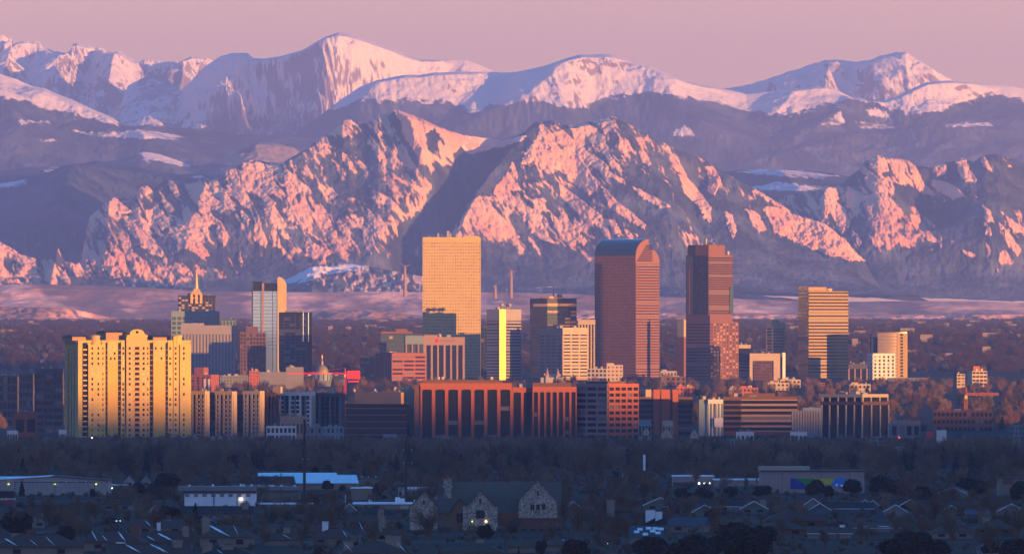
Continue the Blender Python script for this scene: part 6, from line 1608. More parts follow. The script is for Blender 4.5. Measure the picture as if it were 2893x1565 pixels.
# --- houses, one line each
A = STUC
house('dark roofed house with gable wall before the white warehouse, broad and low', 452, 1508, 170, 46, A, SHING, 'side', 11, -6, [(.62, .4, 1.0, 2.2, PANW)], [(.22, .7, 2.5, .5)])
house('wide red brown roof at the bottom left corner with streaked snow', 110, 1572, 250, 66, A, SHINR, 'hip', 13, 4, [(.42, .6, 2.2, 4.6, CHBR), (.53, .7, 2.2, 3.9, CHTN), (.26, .6, 3., 3.6, CHTN)], [(.12, .6, 3.4, .8), (.58, .75, 2.6, .5), (.40, .5, 2.2, .4)])
house('red brown hip roof with two snow streaks and a big brown chimney', 318, 1556, 165, 60, A, SHINR, 'hip', 12, -5, [(.86, .3, 2.6, 5.2, CHBR)], [(.10, .9, 2.4, .8), (.56, .85, 2.8, 1.2), (.30, .5, 2, .5)])
house('grey brown roof with a long snow streak left of the tan post chimney', 478, 1552, 135, 54, A, SHINR, 'side', 11, 6, [(.86, .2, 1.9, 4.4, CHTN), (.33, .8, 1.1, 5.4, PANW)], [(.28, .75, 4.2, 1.1), (.05, .45, 2.2, .6)])
house('slate grey roof with the broadest snow streak, right of the tan post', 640, 1545, 150, 66, A, SHING, 'hip', 13, 0, [(.10, .5, 2.4, 5.4, CHTN)], [(.18, .85, 6.0, 1.3), (.62, .9, 1.8, .5)])
house('low red roof at the bottom edge with two parallel snow streaks', 420, 1584, 230, 50, A, SHINR, 'side', 11, 3, [(.16, .5, 2.2, 3.0, PANW), (.86, .3, 2.8, 3.6, CHTN)], [(.22, .9, 4.2, .9), (.52, .95, 5.0, 1.0), (.60, .7, 2.2, .5)])
house('dark roof with a pale chimney block at the bottom, second from the corner', 640, 1584, 150, 42, WALLG, SHINB, 'hip', 11, -4, [(.1, .4, 2.6, 3.2, CHTN), (.5, .3, 3.2, 2.4, CHTN)], [(.3, .6, 2, .5)])
house('small stone faced gable cottage behind the dark evergreen at left', 437, 1456, 30, 30, STONE, SHING, 'gable', 10, 0, trim=True, win=1)
house('tiny dark house with a brick chimney below the beige warehouse', 122, 1462, 110, 36, WALLG, SHINB, 'side', 10, 0, [(.72, .4, 2.2, 4.8, CHBR)])
house('dark gabled house at the far left behind the bushy evergreen', 96, 1490, 60, 46, WALLG, SHING, 'gable', 12, 8, trim=False)
house('long black roof under the white warehouse, chimney at its right end', 612, 1470, 200, 42, WALLG, SHINB, 'side', 11, 0, [(.90, .3, 2.2, 3.8, CHTN)])
house('small white edged gable house below the snow-roofed flat building', 987, 1452, 36, 32, WALLG, SHING, 'gable', 9, 0, win=1)
house('black hip roof with one tiny dormer left of the stone house', 1064, 1462, 86, 34, WALLB, SHINB, 'hip', 11, 0)
house('dark red roof with a pot-topped chimney left of the stone house', 1056, 1490, 138, 38, BRNB, SHINR, 'side', 11, 0, [(.64, .2, 1.9, 4.2, CHTN, 1)])
house('steep slate pyramid roof with snow specks beside the pot-topped chimney', 1058, 1530, 92, 58, A, SHING, 'hip', 12, 0, [(.72, .2, 2.2, 5.2, CHTN, 1)], [(.02, .95, 1.6, .7), (.62, .55, 1.2, .4)])
house('red brown roof with a white chimney left of the slate pyramid', 935, 1540, 110, 50, A, SHINR, 'hip', 12, -8, [(.28, .4, 1.7, 4.8, PANW), (.06, .4, 1.2, 4.0, CHBR)], [(.75, .7, 2.0, .6)])
house('low stucco house with broken stone chimneys at the bottom, left of centre', 800, 1540, 100, 40, A, SHINR, 'side', 10, 4, [(.22, .4, 1.6, 3.2, CHTN), (.62, .4, 2.0, 3.4, CHTN)], [(.5, .6, 2.4, .4)])
house('wide red roof along the bottom edge, left of the grey one', 1062, 1586, 190, 58, A, SHINR, 'hip', 13, 5, [(.12, .5, 2.6, 3.0, CHTN), (.8, .7, 4.0, 4.4, CHTN)], [(.05, .8, 2.0, .5), (.84, .9, 2.0, .6)])
house('broad grey roof at the bottom edge in front of the stone house', 1335, 1584, 170, 58, A, SHING, 'hip', 13, 0, [(.62, .4, 2.2, 3.4, CHTN)])
house('small tan house tucked between bare trees below the stone gable', 1480, 1560, 90, 40, A, SHING, 'side', 10, 0, litw=True)
house('white trimmed black gable at the left end of the ranch row', 1620, 1446, 46, 32, WALLG, SHINB, 'gable', 12, 0)
house('house with a stacked stone chimney and clay pot right of the stone house', 1725, 1488, 120, 46, A, SHINB, 'side', 11, 0, [(.5, .2, 2.6, 6.6, CHTN, 1)])
house('green sided black roofed ranch with a wide white edged gable', 1866, 1440, 92, 36, WALLGN, SHINB, 'gable', 14, 0)
house('very long black ranch roof right of the wide white edged gable', 1990, 1446, 220, 40, WALLG, SHINB, 'side', 12, 0, [(.4, .5, 1.5, 3.2, CHBR)], trim=2)
house('half hidden black gable with one long white fascia', 1990, 1458, 70, 34, WALLGN, SHINB, 'gable', 12, 14)
house('black gable with crossed white fascias near the small grey stone stack', 2130, 1450, 74, 36, WALLGN, SHINB, 'gable', 12, 0, [(.86, .1, 2.2, 3.0, CHTN)])
house('white edged black gable in front of the coloured mural, left one', 2297, 1436, 48, 30, WALLG, SHINB, 'gable', 12, 0)
house('second white edged gable just below the mural house', 2316, 1452, 60, 32, WALLB, SHINB, 'gable', 12, 0)
house('long black roof with blue siding between the twin white gables', 2400, 1448, 130, 30, WALLB, SHINB, 'side', 12, 0, win=3, trim=2)
house('twin peaked black house with joined white fascias', 2444, 1440, 40, 30, WALLG, SHINB, 'gable', 12, 0)
house('smaller twin of the joined white fascia house', 2466, 1438, 34, 26, WALLG, SHINB, 'gable', 12, 0)
house('black gable with a low white fascia in the middle of the right row', 2530, 1456, 62, 32, WALLG, SHINB, 'gable', 12, 0)
house('black gable with a teal tie beam right of the middle one', 2570, 1440, 60, 30, WALLB, SHINB, 'gable', 12, 0)
house('wide white edged gable standing alone toward the right edge', 2688, 1462, 74, 36, WALLGN, SHINB, 'gable', 13, 0)
house('blue sided low house beside the lone white edged gable', 2760, 1462, 70, 26, WALLB, SHINT, 'side', 11, 0)
house('faint grey gable near the right edge of the picture', 2858, 1456, 78, 34, WALLG, SHING, 'gable', 13, 0)
house('long black ranch roof behind the right-hand gables', 2620, 1440, 200, 30, WALLG, SHINB, 'side', 12, 0)
house('pale fascia house half hidden by evergreens at upper right', 2690, 1404, 80, 30, WALLG, SHINR, 'gable', 12, -12)
house('red brown hip roof with an ornate brick chimney at right', 2250, 1496, 170, 62, BRNB, SHINR, 'hip', 14, 0, [(.56, .3, 2.2, 6.0, CHBR)])
house('lower red brown roof overlapping the ornate chimney house', 2215, 1512, 130, 44, BRNB, SHINR, 'hip', 12, 6)
house('slate blue roof house with a tan side wall behind the white cubes', 1940, 1502, 96, 44, A, SHINT, 'side', 12, -10)
house('brown roof with white eaves beneath the bare trees at right', 2345, 1520, 120, 36, WALLG, SHINR, 'side', 11, 0, [(.8, .4, 1.6, 2.4, PANW)], trim=2)
house('low grey roof with a snowy gutter among bare trees at right', 2480, 1502, 150, 30, WALLG, SHING, 'side', 11, 0, [], [(.15, .2, 4, .4), (.5, .2, 5, .4)], trim=2)
house('dim brown roof amid trees below the lone white edged gable', 2690, 1520, 120, 40, A, SHINR, 'hip', 12, 0)
house('dark brick house at the right edge under bare branches', 2810, 1510, 110, 44, BRNB, SHING, 'hip', 12, 0, [(.3, .4, 2.2, 3.2, CHTN)])
house('tan low house at the bottom between the evergreens and the stone house', 1600, 1556, 120, 38, A, SHINR, 'hip', 12, 0, [], [(.4, .8, 2.4, .5)])
house('grey roofed house at the bottom right corner behind pines', 2830, 1566, 130, 44, WALLG, SHING, 'hip', 12, 0, [], [(.3, .8, 2.4, .5)])
house('dim hip roof house between the warehouse annex and the dark pines', 330, 1440, 90, 34, WALLG, SHINB, 'hip', 11, 0)
house('pale gable fronted house, leftmost of three above the dark pines', 365, 1374, 32, 34, mat('pale_siding', (.30, .30, .30), .9), SHINB, 'gable', 12, 0, trim=False, win=1)
house('second pale gable fronted house beside the big dark pine', 412, 1374, 32, 34, mat('pale_siding_two', (.22, .22, .22), .9), SHINB, 'gable', 12, 0, trim=False, win=1)
house('third pale gable with one sloping roof right of the big dark pine', 490, 1374, 44, 34, mat('pale_siding_three', (.36, .36, .35), .9), SHINB, 'gable', 12, 0, trim=False, win=1)
house('long dark hip roof right of the three pale gables', 600, 1378, 130, 30, WALLG, SHINB, 'hip', 12, 0, win=4)
house('second long dark hip roof behind the white warehouse', 700, 1376, 90, 28, STUC, SHINB, 'hip', 12, 0)
# two white cube shaped walls of a modern house
r = bpy.data.objects.new('modern_house', None); D = depth_of(1490); s = D / F; r.location = (wx(1824, D), D, 0); COL.objects.link(r); tagset(r, 'modern house with two bright white cube walls', 'house')
zf = lambda py: wz(py, D)
for a, c, t, b0, b1 in ((1824, 1851, 1441, 1476, 1462), (1852, 1871, 1445, 1471, 1464)):
    link('white_wall', MB().exty([((a - 1824) * s, zf(b0)), ((c - 1824) * s, zf(b1)), ((c - 1824) * s, zf(t)), ((a - 1824) * s, zf(t))], 0, 4).mesh('white_wall'), PANW, r)
link('roof', MB().add([(-1, -.6, zf(1492)), (62 * s, -.6, zf(1482)), (62 * s, 8, zf(1452)), (-1, 8, zf(1452))], [(0, 1, 2, 3)]).mesh('roof'), SHINB, r); link('wall', MB().box(-1, 60 * s, .2, 8, 0, zf(1493)).mesh('wall'), WALLG, r)
r = bpy.data.objects.new('solar_roof', None); D = depth_of(1545); s = D / F; r.location = (wx(1782, D), D, 0); COL.objects.link(r); tagset(r, 'roof of scattered pale panels between the white cubes and the pines', 'house')
link('wall', MB().box(0, 90 * s, 0, 9, 0, 3).mesh('wall'), WALLG, r); link('roof', MB().extx([(-.5, 2.95), (9.5, 2.95), (4.5, 6.4)], -.5, 90 * s + .5).mesh('roof'), SHINT, r)
for k, (a, t) in enumerate(((1, 1.2), (3.6, .3), (5.8, 1.5), (2.0, 2.2), (7.4, .8), (8.3, 2.3), (4.6, 2.6), (6.6, 2.5))):
    y_ = t * 1.1; z_ = 2.95 + (y_ + .5) * .69 + .05
    link('roof_panel', MB().add([(a, y_, z_), (a + 1.6, y_, z_), (a + 1.6, y_ + 1.0, z_ + .69), (a, y_ + 1.0, z_ + .69), (a, y_, z_ + .08), (a + 1.6, y_, z_ + .08), (a + 1.6, y_ + 1.0, z_ + .77), (a, y_ + 1.0, z_ + .77)], [(3, 2, 1, 0), (4, 5, 6, 7), (0, 1, 5, 4), (1, 2, 6, 5), (3, 0, 4, 7)]).mesh('roof_panel'), PANW, r)

# --- poles, pylons, lamps, signals
POLEM = mat('weathered_steel_pole', (.022, .03, .036), .6, metal=.2)
def steel_pole(label, px, ytop, ybase, wpx, arms):
    D = depth_of(ybase); s = D / F; r = bpy.data.objects.new('utility_pole', None); r.location = (wx(px, D), D, 0); COL.objects.link(r); tagset(r, label, 'pole', 'tall steel power poles')
    h = wz(ytop, D); link('pole', MB().lathe([(wpx * s * .5, 0), (wpx * s * .34, h)], 12).mesh('pole'), POLEM, r)
    for py, L_ in arms: 
        a = link('crossarm', MB().box(-L_ * .3, L_ * .7, -.12, .12, wz(py, D) - .12, wz(py, D) + .14).mesh('crossarm'), POLEM, r)
        for f in (-.28, .66): link('insulator', MB().lathe([(.14, wz(py, D) + .14), (.2, wz(py, D) + .5), (.1, wz(py, D) + .8)], 6, (L_ * f, 0)).mesh('insulator'), PANW, a)
steel_pole('tall thick dark steel pole left of the dark glass office', 860, 1184, 1415, 9, [(1300, 2.2)])
steel_pole('tall steel pole with two short crossarms right of the dark glass office', 1147, 1240, 1416, 8, [(1274, 3.4), (1311, 3.4)])
for px, yt, yb, lab in ((794, 1335, 1380, 'thin wooden pole before the farther pale blue roof'), (794, 1376, 1420, 'short dark pole by the olive warehouse'), (1219, 1336, 1362, 'dark pole stub left of the red traffic lights'), (1388, 1327, 1360, 'dark pole stub right of the red traffic lights'), (493, 1370, 1430, 'thin dark pole left of the white warehouse'), (976, 1398, 1420, 'white post left of the flat snow roof'), (1413, 1336, 1360, 'second dark pole stub farther right of the traffic lights')):
    D = depth_of(yb); r = bpy.data.objects.new('utility_pole', None); r.location = (wx(px, D), D, 0); COL.objects.link(r); tagset(r, lab, 'pole')
    h = wz(yt, D); link('pole', MB().lathe([(.22, 0), (.16, h)], 8).mesh('pole'), PANW if 'white post' in lab else POLEM, r); link('crossarm', MB().box(-.9, .9, -.06, .06, h - .8, h - .65).mesh('crossarm'), POLEM, r)
def pylon(label, px, ytop, D, wpx):
    s = D / F; r = bpy.data.objects.new('power_pylon', None); r.location = (wx(px, D), D, 0); COL.objects.link(r); tagset(r, label, 'pylon', 'faint lattice pylons in the bare woods')
    h = wz(ytop, D); w = wpx * s / 2; q = MB()
    for sx in (-1, 1):
        for sy in (-1, 1): q.tube((sx * w, sy * w, 0), (sx * w * .25, sy * w * .25, h), .2, 4)
    link('legs', q.mesh('legs'), STEELP, r); q = MB()
    for k in range(9):
        a, c = k / 9, (k + 1) / 9; wa, wc = w * (1 - .75 * a), w * (1 - .75 * c)
        q.tube((-wa, -wa, h * a), (wc, -wc, h * c), .1, 4); q.tube((wa, -wa, h * a), (-wc, -wc, h * c), .1, 4)
    o = link('lattice', q.mesh('lattice'), STEELP, r); o['kind'] = 'stuff'
    for f, L_ in ((.97, 3.4), (.84, 5.0), (.71, 4.2)): link('crossarm', MB().box(-L_, L_, -.2, .2, h * f, h * f + .3).mesh('crossarm'), STEELP, r)
STEELP = mat('galvanised_steel', (.20, .24, .26), .5, metal=.4)
for px, yt, D, w_, lab in ((1762, 1262, 6000, 34, 'faint lattice pylon left of the white mast'), (1898, 1250, 6100, 34, 'faint lattice pylon right of the white mast'), (2070, 1240, 6100, 34, 'faint lattice pylon above the beige stores'), (2478, 1232, 6050, 18, 'slim lattice pylon right of the white columned block'), (2536, 1262, 5900, 22, 'lattice pylon near the single tall dark conifer'), (2872, 1200, 6200, 30, 'tall dark pylon at the right edge'), (1650, 1270, 6300, 26, 'faint pylon behind the bare trees at centre right')):
    pylon(lab, px, yt, D, w_)
D = 5000; r = bpy.data.objects.new('cell_mast', None); r.location = (wx(1820, D), D, 0); COL.objects.link(r); tagset(r, 'slim mast with a white cylindrical antenna head', 'mast')
link('pole', MB().lathe([(.32, 0), (.28, wz(1328, D))], 8).mesh('pole'), POLEM, r); link('antenna_head', MB().lathe([(.52, wz(1328, D)), (.52, wz(1286, D)), (.2, wz(1283, D))], 10).mesh('antenna_head'), PANW, r)
def street_lamp(label, px, ytop, ybase, side, lit=None):
    D = depth_of(ybase); s = D / F; r = bpy.data.objects.new('street_lamp', None); r.location = (wx(px, D), D, 0); COL.objects.link(r); tagset(r, label, 'street lamp', 'street lamps along the hidden road')
    h = wz(ytop, D); link('pole', MB().lathe([(.16, 0), (.11, h * .88)], 8).mesh('pole'), STEELP, r)
    q = MB(); q.tube((0, 0, h * .88), (side * 1.6, 0, h * .98), .09, 5); q.tube((side * 1.6, 0, h * .98), (side * 3.4, 0, h), .09, 5); link('arm', q.mesh('arm'), STEELP, r)
    link('lamp_head', MB().box(side * 3.4 - .45, side * 3.4 + .45, -.2, .2, h - .12, h + .1).mesh('lamp_head'), lit or STEELP, r)
street_lamp('street lamp with a left reaching arm above the dark round tree', 1759, 1328, 1375, -1)
street_lamp('unlit street lamp left of the white mast base', 1799, 1332, 1380, -1)
street_lamp('street lamp with a long curved arm right of the white mast', 1856, 1332, 1376, -1)
street_lamp('leaning lamp far left of the white mast', 1709, 1340, 1376, 1)
def signal(label, px, py, D, lamp, rad=.4, red2=None):
    r = bpy.data.objects.new('traffic_signal', None); r.location = (wx(px, D), D, 0); COL.objects.link(r); tagset(r, label, 'traffic light')
    z = wz(py, D); link('pole', MB().lathe([(.12, 0), (.1, z + .3)], 6, (0, .4)).mesh('pole'), DARK, r); hd = link('signal_head', MB().box(-.45, .45, 0, .3, z - 1.6, z + .7).mesh('signal_head'), DARK, r)
    o = link('lens', MB().lathe([(.05, -.02), (rad, 0), (rad, .1), (.05, .2)], 12).mesh('lens'), lamp, hd, (0, 0, z)); o.rotation_euler = (R(90), 0, 0)
signal('red traffic light over the road, upper of the centre group', 1306, 1322, 6000, LAMPR, .45)
signal('red traffic light, lower left of the centre pair', 1309, 1355, 5500, LAMPR, .55)
signal('red traffic light, lower right of the centre pair', 1331, 1355, 5500, LAMPR, .55)
signal('dim red traffic light beside the upper centre one', 1321, 1322, 6050, LAMPR, .2)
signal('cool white lamp right of the upper centre traffic light', 1347, 1324, 6000, LAMPC, .32)
signal('tiny red light right of the white columned block', 2540, 1235, 7300, LAMPR, .55)
signal('yellow green lamp in the bare trees right of the stone house', 1667, 1362, 5400, LAMPY, .36)
signal('amber lamp post left of the white mast', 1760, 1368, 5350, LAMPY, .36)
signal('bright white lamp below the domed condominium', 260, 1236, 7600, LAMPC, .42)
signal('small white lamp right of the third pale gable', 514, 1362, 5450, LAMPC, .4)
signal('green light near the bottom centre below the stone house', 1453, 1537, 3420, LAMPG, .2)
signal('white light at the bottom right of the stone house arches', 1517, 1532, 3440, LAMPC, .14)
signal('orange light left of the bottom evergreens', 1809, 1534, 3430, mat('lamp_amber', (.9, .5, .2), .5, emit=((1, .45, .12), 4)), .16)
signal('pale blue light among bare trees at bottom centre', 1717, 1534, 3430, LAMPC, .12)
# dealership sign at the far left
D = depth_of(1428); s = D / F; r = bpy.data.objects.new('sign_board', None); r.location = (wx(-14, D), D, 0); COL.objects.link(r); tagset(r, 'black sign with white capitals over a red stripe at the left edge', 'sign')
z = lambda py: wz(py, D)
link('board', MB().box(0, 54 * s, 0, .5, z(1414), z(1386)).mesh('board'), mat('sign_black', (.012, .012, .014), .5), r)
link('red_stripe', MB().box(0, 52 * s, -.05, .45, z(1422.5), z(1414.5)).mesh('red_stripe'), mat('sign_red', (.30, .02, .025), .5), r)
for px in (4, 40): link('post', MB().box(px * s, px * s + .3, .1, .4, 0, z(1422.4)).mesh('post'), DARK, r)
def text_part(parent, body, size, loc, m):
    cu = bpy.data.curves.new('lettering', 'FONT'); cu.body = body; cu.size = size; cu.extrude = .02; cu.align_x = 'CENTER'
    o = bpy.data.objects.new('lettering', cu); dg = bpy.context.evaluated_depsgraph_get()
    COL.objects.link(o); bpy.context.view_layer.update(); me = bpy.data.meshes.new_from_object(o.evaluated_get(bpy.context.evaluated_depsgraph_get())); bpy.data.objects.remove(o)
    me.name = 'lettering'; me.materials.clear(); t = link('lettering', me, m, parent, loc); t.rotation_euler = (R(90), 0, 0); t['kind'] = 'stuff'
text_part(r, 'BEER', 1.15, (24 * s, -.06, z(1412)), PANW); text_part(r, 'SERVICE', 1.15, (44.5 * s, -.06, z(1412)), PANW)
# a car with its lights on, in the street at lower left
r = bpy.data.objects.new('parked_car', None); D = depth_of(1476); r.location = (wx(335, D), D, 0); COL.objects.link(r); tagset(r, 'dark car facing us with four lights glowing at lower left', 'car')
CARP = mat('dark_car_paint', (.02, .022, .026), .3, spec=.5)
q = MB().extx([(-2.1, .35), (2.1, .35), (2.1, .9), (1.5, 1.0), (.9, 1.5), (-.6, 1.5), (-1.2, 1.0), (-2.1, .85)], -.9, .9); bd = link('body', q.mesh('body'), CARP, r)
link('windscreen', MB().add([(-.75, -1.19, 1.03), (.75, -1.19, 1.03), (.68, -.66, 1.47), (-.68, -.66, 1.47)], [(0, 1, 2, 3)]).mesh('windscreen'), GLASS, r)
for sx in (-1, 1):
    link('headlight', MB().box(sx * .66 - .18, sx * .66 + .18, -2.16, -2.08, .62, .8).mesh('headlight'), LAMPC, r)
    for sy in (-1.3, 1.3):
        w_ = link('wheel', MB().lathe([(.05, -.12), (.34, -.12), (.34, .12), (.05, .12)], 14).mesh('wheel'), DARK, r, (sx * .82, sy, .34)); w_.rotation_euler = (0, R(90), 0)

# --- trees of the suburbs, one by one
tall = [('con', 301, 1262, 6200, 1.1, 'broad dark conifer in the wood above the beige warehouse'), ('con', 425, 1264, 6300, 1.0, 'slim dark conifer, left of two above the pale gables'), ('con', 484, 1256, 6400, 1.1, 'slim dark conifer, right of two above the pale gables'), ('pine', 666, 1276, 5900, 1.0, 'round dark pine above the long hip roofs'), ('con', 572, 1300, 5900, .8, 'small dark conifer left of the round dark pine'),
    ('con', 608, 1262, 6700, .7, 'thin dark conifer behind the bare wood at left'), ('con', 62, 1356, 4700, .8, 'dark pointed conifer before the beige warehouse, left'), ('pine', 262, 1378, 4650, .55, 'small round evergreen before the beige warehouse'), ('con', 303, 1388, 4500, .8, 'pointed evergreen at the beige warehouse corner'),
    ('pine', 462, 1324, 4750, 1.15, 'biggest dark pine left of the white warehouse'), ('pine', 385, 1354, 4700, 1.0, 'dark pine left of the biggest one'), ('pine', 486, 1425, 3800, 1.0, 'broad black evergreen bush in front of the white warehouse'), ('con', 552, 1420, 3900, .8, 'small evergreen right of the black bush'),
    ('pine', 50, 1432, 3650, 1.1, 'bushy black evergreen at the far left foreground'), ('pine', 178, 1474, 3480, 1.0, 'low black shrub tree at lower left, left of two'), ('pine', 300, 1486, 3450, .7, 'low black shrub tree at lower left, right of two'), ('pine', 735, 1276, 5750, 1.0, 'round pine left of the thick steel pole'),
    ('pine', 926, 1352, 4900, .9, 'round dark pine before the nearer pale blue roof'), ('pine', 968, 1366, 4850, .9, 'dark pine overlapping the nearer pale blue roof end'), ('con', 1063, 1364, 4700, 1.7, 'plump dark conifer left of the second steel pole'), ('pine', 850, 1304, 5600, .7, 'small dark pine right of the thick pole base'), ('pine', 890, 1316, 5550, .8, 'low dark pine behind the pale blue roofs'),
    ('pine', 930, 1310, 5600, .6, 'little dark pine behind the pale roof ridge'), ('pine', 1000, 1528, 3350, .7, 'dark round bush below the slate pyramid roof'), ('pine', 1370, 1478, 3560, 1.0, 'dark evergreen before the stone house door'), ('con', 1245, 1236, 7000, 1.2, 'dark conifer before the arched brick office, left'), ('con', 1335, 1236, 7000, 1.0, 'dark conifer before the arched brick office, right'),
    ('pine', 1742, 1332, 5300, .9, 'black round tree under the street lamps'), ('pine', 1834, 1356, 5150, .7, 'smaller black round tree right of the mast base'), ('pine', 1930, 1372, 4600, 1.2, 'wide black evergreen clump left of the stores'), ('pine', 1990, 1370, 4600, 1.2, 'wide black evergreen clump under the three lamps'), ('pine', 2060, 1372, 4560, 1.1, 'black evergreen before the brown store wing'), ('pine', 2150, 1368, 4600, 1.2, 'black evergreen left of the mural'),
    ('pine', 2302, 1344, 4700, .9, 'tall black evergreen hiding the middle of the mural'), ('pine', 2344, 1366, 4650, .7, 'smaller black evergreen under the yellow mural field'), ('pine', 2412, 1350, 4700, 1.1, 'black evergreen at the right end of the mural'), ('pine', 2482, 1340, 4700, 1.2, 'broad black evergreen right of the mural block'), ('pine', 2535, 1344, 4680, 1.0, 'black evergreen next right of the broad one'), ('pine', 2612, 1370, 4500, .9, 'low black evergreen right of the mural group'),
    ('con', 2660, 1276, 5900, .9, 'single tall dark conifer in the right-hand wood'), ('pine', 2608, 1246, 6600, .9, 'dark rounded pine in the wood near the red sign'), ('pine', 2730, 1342, 4700, 1.2, 'big black evergreen near the pale fascia house'), ('pine', 2772, 1356, 4650, 1.1, 'black evergreen right of the pale fascia house'), ('con', 2738, 1324, 5000, .8, 'pointed black conifer behind the big evergreen'), ('pine', 2888, 1350, 4500, 1.0, 'black evergreen cut by the right edge'),
    ('con', 2110, 1246, 6500, 1.0, 'dark conifer under the ribbon window office'), ('con', 2375, 1276, 6000, .9, 'dark conifer above the mural block, left'), ('con', 2408, 1292, 6000, .8, 'dark conifer above the mural block, right'), ('con', 2243, 1290, 6000, .7, 'small conifer above the upper store storey'), ('con', 2130, 1260, 6100, 1.3, 'broad dark conifer left of the white columned block'),
    ('pine', 2562, 1486, 3150, 1.5, 'largest black pine at the bottom right'), ('pine', 2640, 1510, 3150, 1.2, 'black pine right of the largest one at the bottom'), ('pine', 2110, 1470, 3160, 1.5, 'big black pine at the bottom, right of the white panels'), ('pine', 1954, 1498, 3150, 1.4, 'black pine between the two big ones at the bottom'), ('pine', 2016, 1510, 3230, .7, 'small black pine wedged between two at the bottom'), ('pine', 1842, 1502, 3170, 1.2, 'black pine below the scattered pale panels'), ('pine', 1632, 1518, 3170, 1.1, 'black pine at the bottom right of the stone house'), ('pine', 1530, 1524, 3260, .7, 'low black pine at the bottom under the arches'), ('pine', 2800, 1520, 3280, 1.0, 'black pine at the bottom right corner'), ('pine', 2875, 1508, 3150, 1.3, 'rightmost black pine at the bottom edge'), ('pine', 1290, 1548, 3240, .8, 'dark shrub tree at the bottom before the grey roof'), ('con', 1880, 1440, 4200, .7, 'thin evergreen behind the white cubes'), ('pine', 2000, 1440, 3900, .8, 'dim evergreen under the long ranch roof'), ('con', 1465, 1545, 3230, .7, 'little black conifer at the bottom centre'), ('pine', 905, 1540, 3250, 1.0, 'dark bush left of the wide bottom red roof')]
for kind, px, yt, D, wd, lab in tall:
    h = max(3., wz(yt, D) - float(ground(D)))
    tree(kind, 'evergreen_tree', px, D, h, lab, 'dark evergreens of the suburbs', wd * (1.0 if kind == 'con' else min(1.3, 1.2 * (11 / h) ** .3)))
BT = [(240, 1408, 3900, 1.25, 'broad fan shaped bare tree below the beige warehouse'), (1208, 1430, 3450, 1.5, 'great spreading bare tree before the stone house, left'), (910, 1440, 3650, 1.2, 'bare tree left of the flat snow roof'), (1110, 1332, 4900, 1.0, 'bare cottonwood between the plump conifer and steel pole'), (1630, 1420, 3550, 1.3, 'bare tree right of the stone gable'), (1690, 1436, 3480, 1.4, 'spreading bare tree before the stacked chimney house'), (1560, 1470, 3400, 1.0, 'bare tree in front of the brick arches'),
      (2440, 1470, 3420, 1.5, 'wide bare tree at right, below the twin peaked house'), (2330, 1490, 3380, 1.2, 'bare tree below the white eaves house'), (2520, 1450, 3600, 1.3, 'bare tree above the largest black pine'), (2700, 1446, 3450, 1.4, 'bare tree below the lone white edged gable'), (2790, 1470, 3380, 1.3, 'bare tree near the right bottom corner'), (2850, 1440, 3700, 1.2, 'bare tree at the right edge below the grey gable'), (690, 1440, 3480, 1.4, 'bare tree right of the broadest snow streak'), (740, 1480, 3350, 1.3, 'bare tree at the bottom between red and grey roofs'), (850, 1470, 3400, 1.3, 'bare tree above the broken stone chimneys'), (2020, 1462, 3450, 1.2, 'bare tree behind the big bottom pine'), (1770, 1450, 3500, 1.2, 'bare tree left of the white cubes'), (2200, 1500, 3350, 1.0, 'bare tree before the lower red brown roof'), (1145, 1500, 3330, 1.2, 'bare tree before the wide bottom red roof')]
for px, yt, D, wd, lab in BT:
    tree('bare', 'bare_tree', px, D, wz(yt, D) - float(ground(D)), lab, 'bare street trees among the houses', wd)
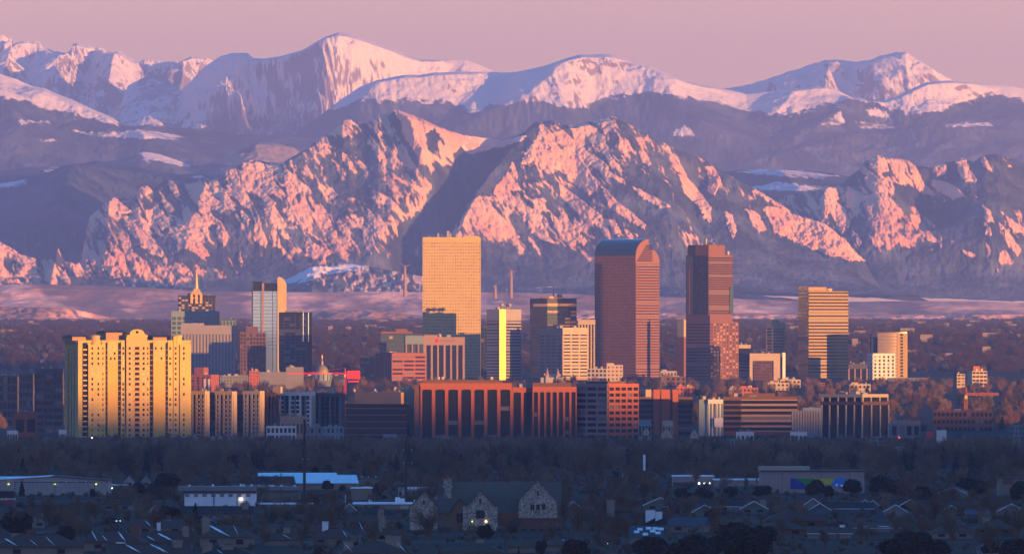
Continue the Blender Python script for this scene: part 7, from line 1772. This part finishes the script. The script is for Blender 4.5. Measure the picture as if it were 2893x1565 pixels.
# the rest of the bare trees between the houses
keep = [(500, 730, 1370, 1432), (-50, 310, 1340, 1398), (1000, 1240, 1335, 1440), (1158, 1580, 1350, 1510), (1820, 1875, 1438, 1478), (1900, 2440, 1318, 1384), (830, 1015, 1332, 1366), (2270, 2480, 1400, 1450), (-20, 45, 1380, 1425)]
cnt = 0
NAMED = [(o.location.x / o.location.y * F + CX, o.location.y, o['label']) for o in COL.objects if o.parent is None and 'label' in o and 2900 < o.location.y < 6500 and len(o['label'].split()) <= 11]
used = set()
def tree_label(px, D, h):
    for q in sorted(NAMED, key=lambda q: abs(q[0] - px) + abs(q[1] - D) * .25)[:14]:
        dp, dd = px - q[0], D - q[1]
        rel = ('left of' if dp < 0 else 'right of') if abs(dp) * D / F > abs(dd) * .12 else ('behind' if dd > 0 else 'before')
        lab = '%s bare tree %s %s' % ('tall' if h > 9 else 'small', rel, q[2])
        if lab not in used:
            used.add(lab); return lab
    return 'bare leafless garden tree among the suburban roofs'
BL = 'bare leafless deciduous tree in the suburb between roofs'
BL2 = 'bare grey tree at the near edge of the woods'
for i in range(3000):
    if cnt >= 215: break
    D = 3250 + 2450 * rng.random() ** .75; px = rng.uniform(-30, 2920); h = rng.uniform(6.5, 11.5)
    yt = HY - (h - H) / D * F; yb = HY + H / D * F; hw = h * .42 / D * F
    if any(a - hw < px < c + hw and yt < e and yb > b_ and D < depth_of(e) + 60 for a, c, b_, e in keep): continue
    cnt += 1
    tree('bare', 'bare_tree', px, D, h, tree_label(px, D, h), 'bare trees at the wood edge' if D > 5000 else 'bare trees between the suburban roofs', rng.uniform(.9, 1.35))
# the many smaller bare trees behind them
x, y = field(700, 3600, 5750, .75); ok = np.ones(len(x), bool)
for a, c, b_, e in keep:
    pxs = CX + x / y * F; ok &= ~((pxs > a - 14) & (pxs < c + 14) & (y < depth_of(e) + 40) & (HY - (7 - H) / y * F < e))
scatter_group('suburb_trees', np.stack([x, y, ground(y)], 1)[ok], (3.2 + 3.4 * RS.rand(len(x)))[ok], KB, 'mass of smaller bare garden trees filling the suburb', 11)
# undergrowth and hedges
x, y = field(3600, 3150, 5700, .8)
scatter_group('hedge_shrubs', np.stack([x, y, ground(y)], 1), 1.0 + 1.6 * RS.rand(len(x)), KB[:3] + [blob(21, mat('dry_shrub', (.07, .06, .05), .95), 2)], 'dry winter shrubs and hedges filling the gardens', 9)
# streets
q = MB()
for py in (1378, 1416, 1470, 1530):
    D = depth_of(py); q.add([(-600, D - 6, .02 + float(ground(D))), (600, D - 6, .02 + float(ground(D))), (600, D + 6, .02 + float(ground(D))), (-600, D + 6, .02 + float(ground(D)))], [(0, 1, 2, 3)])
o = link('road', q.mesh('road'), ASPH); o['kind'] = 'structure'
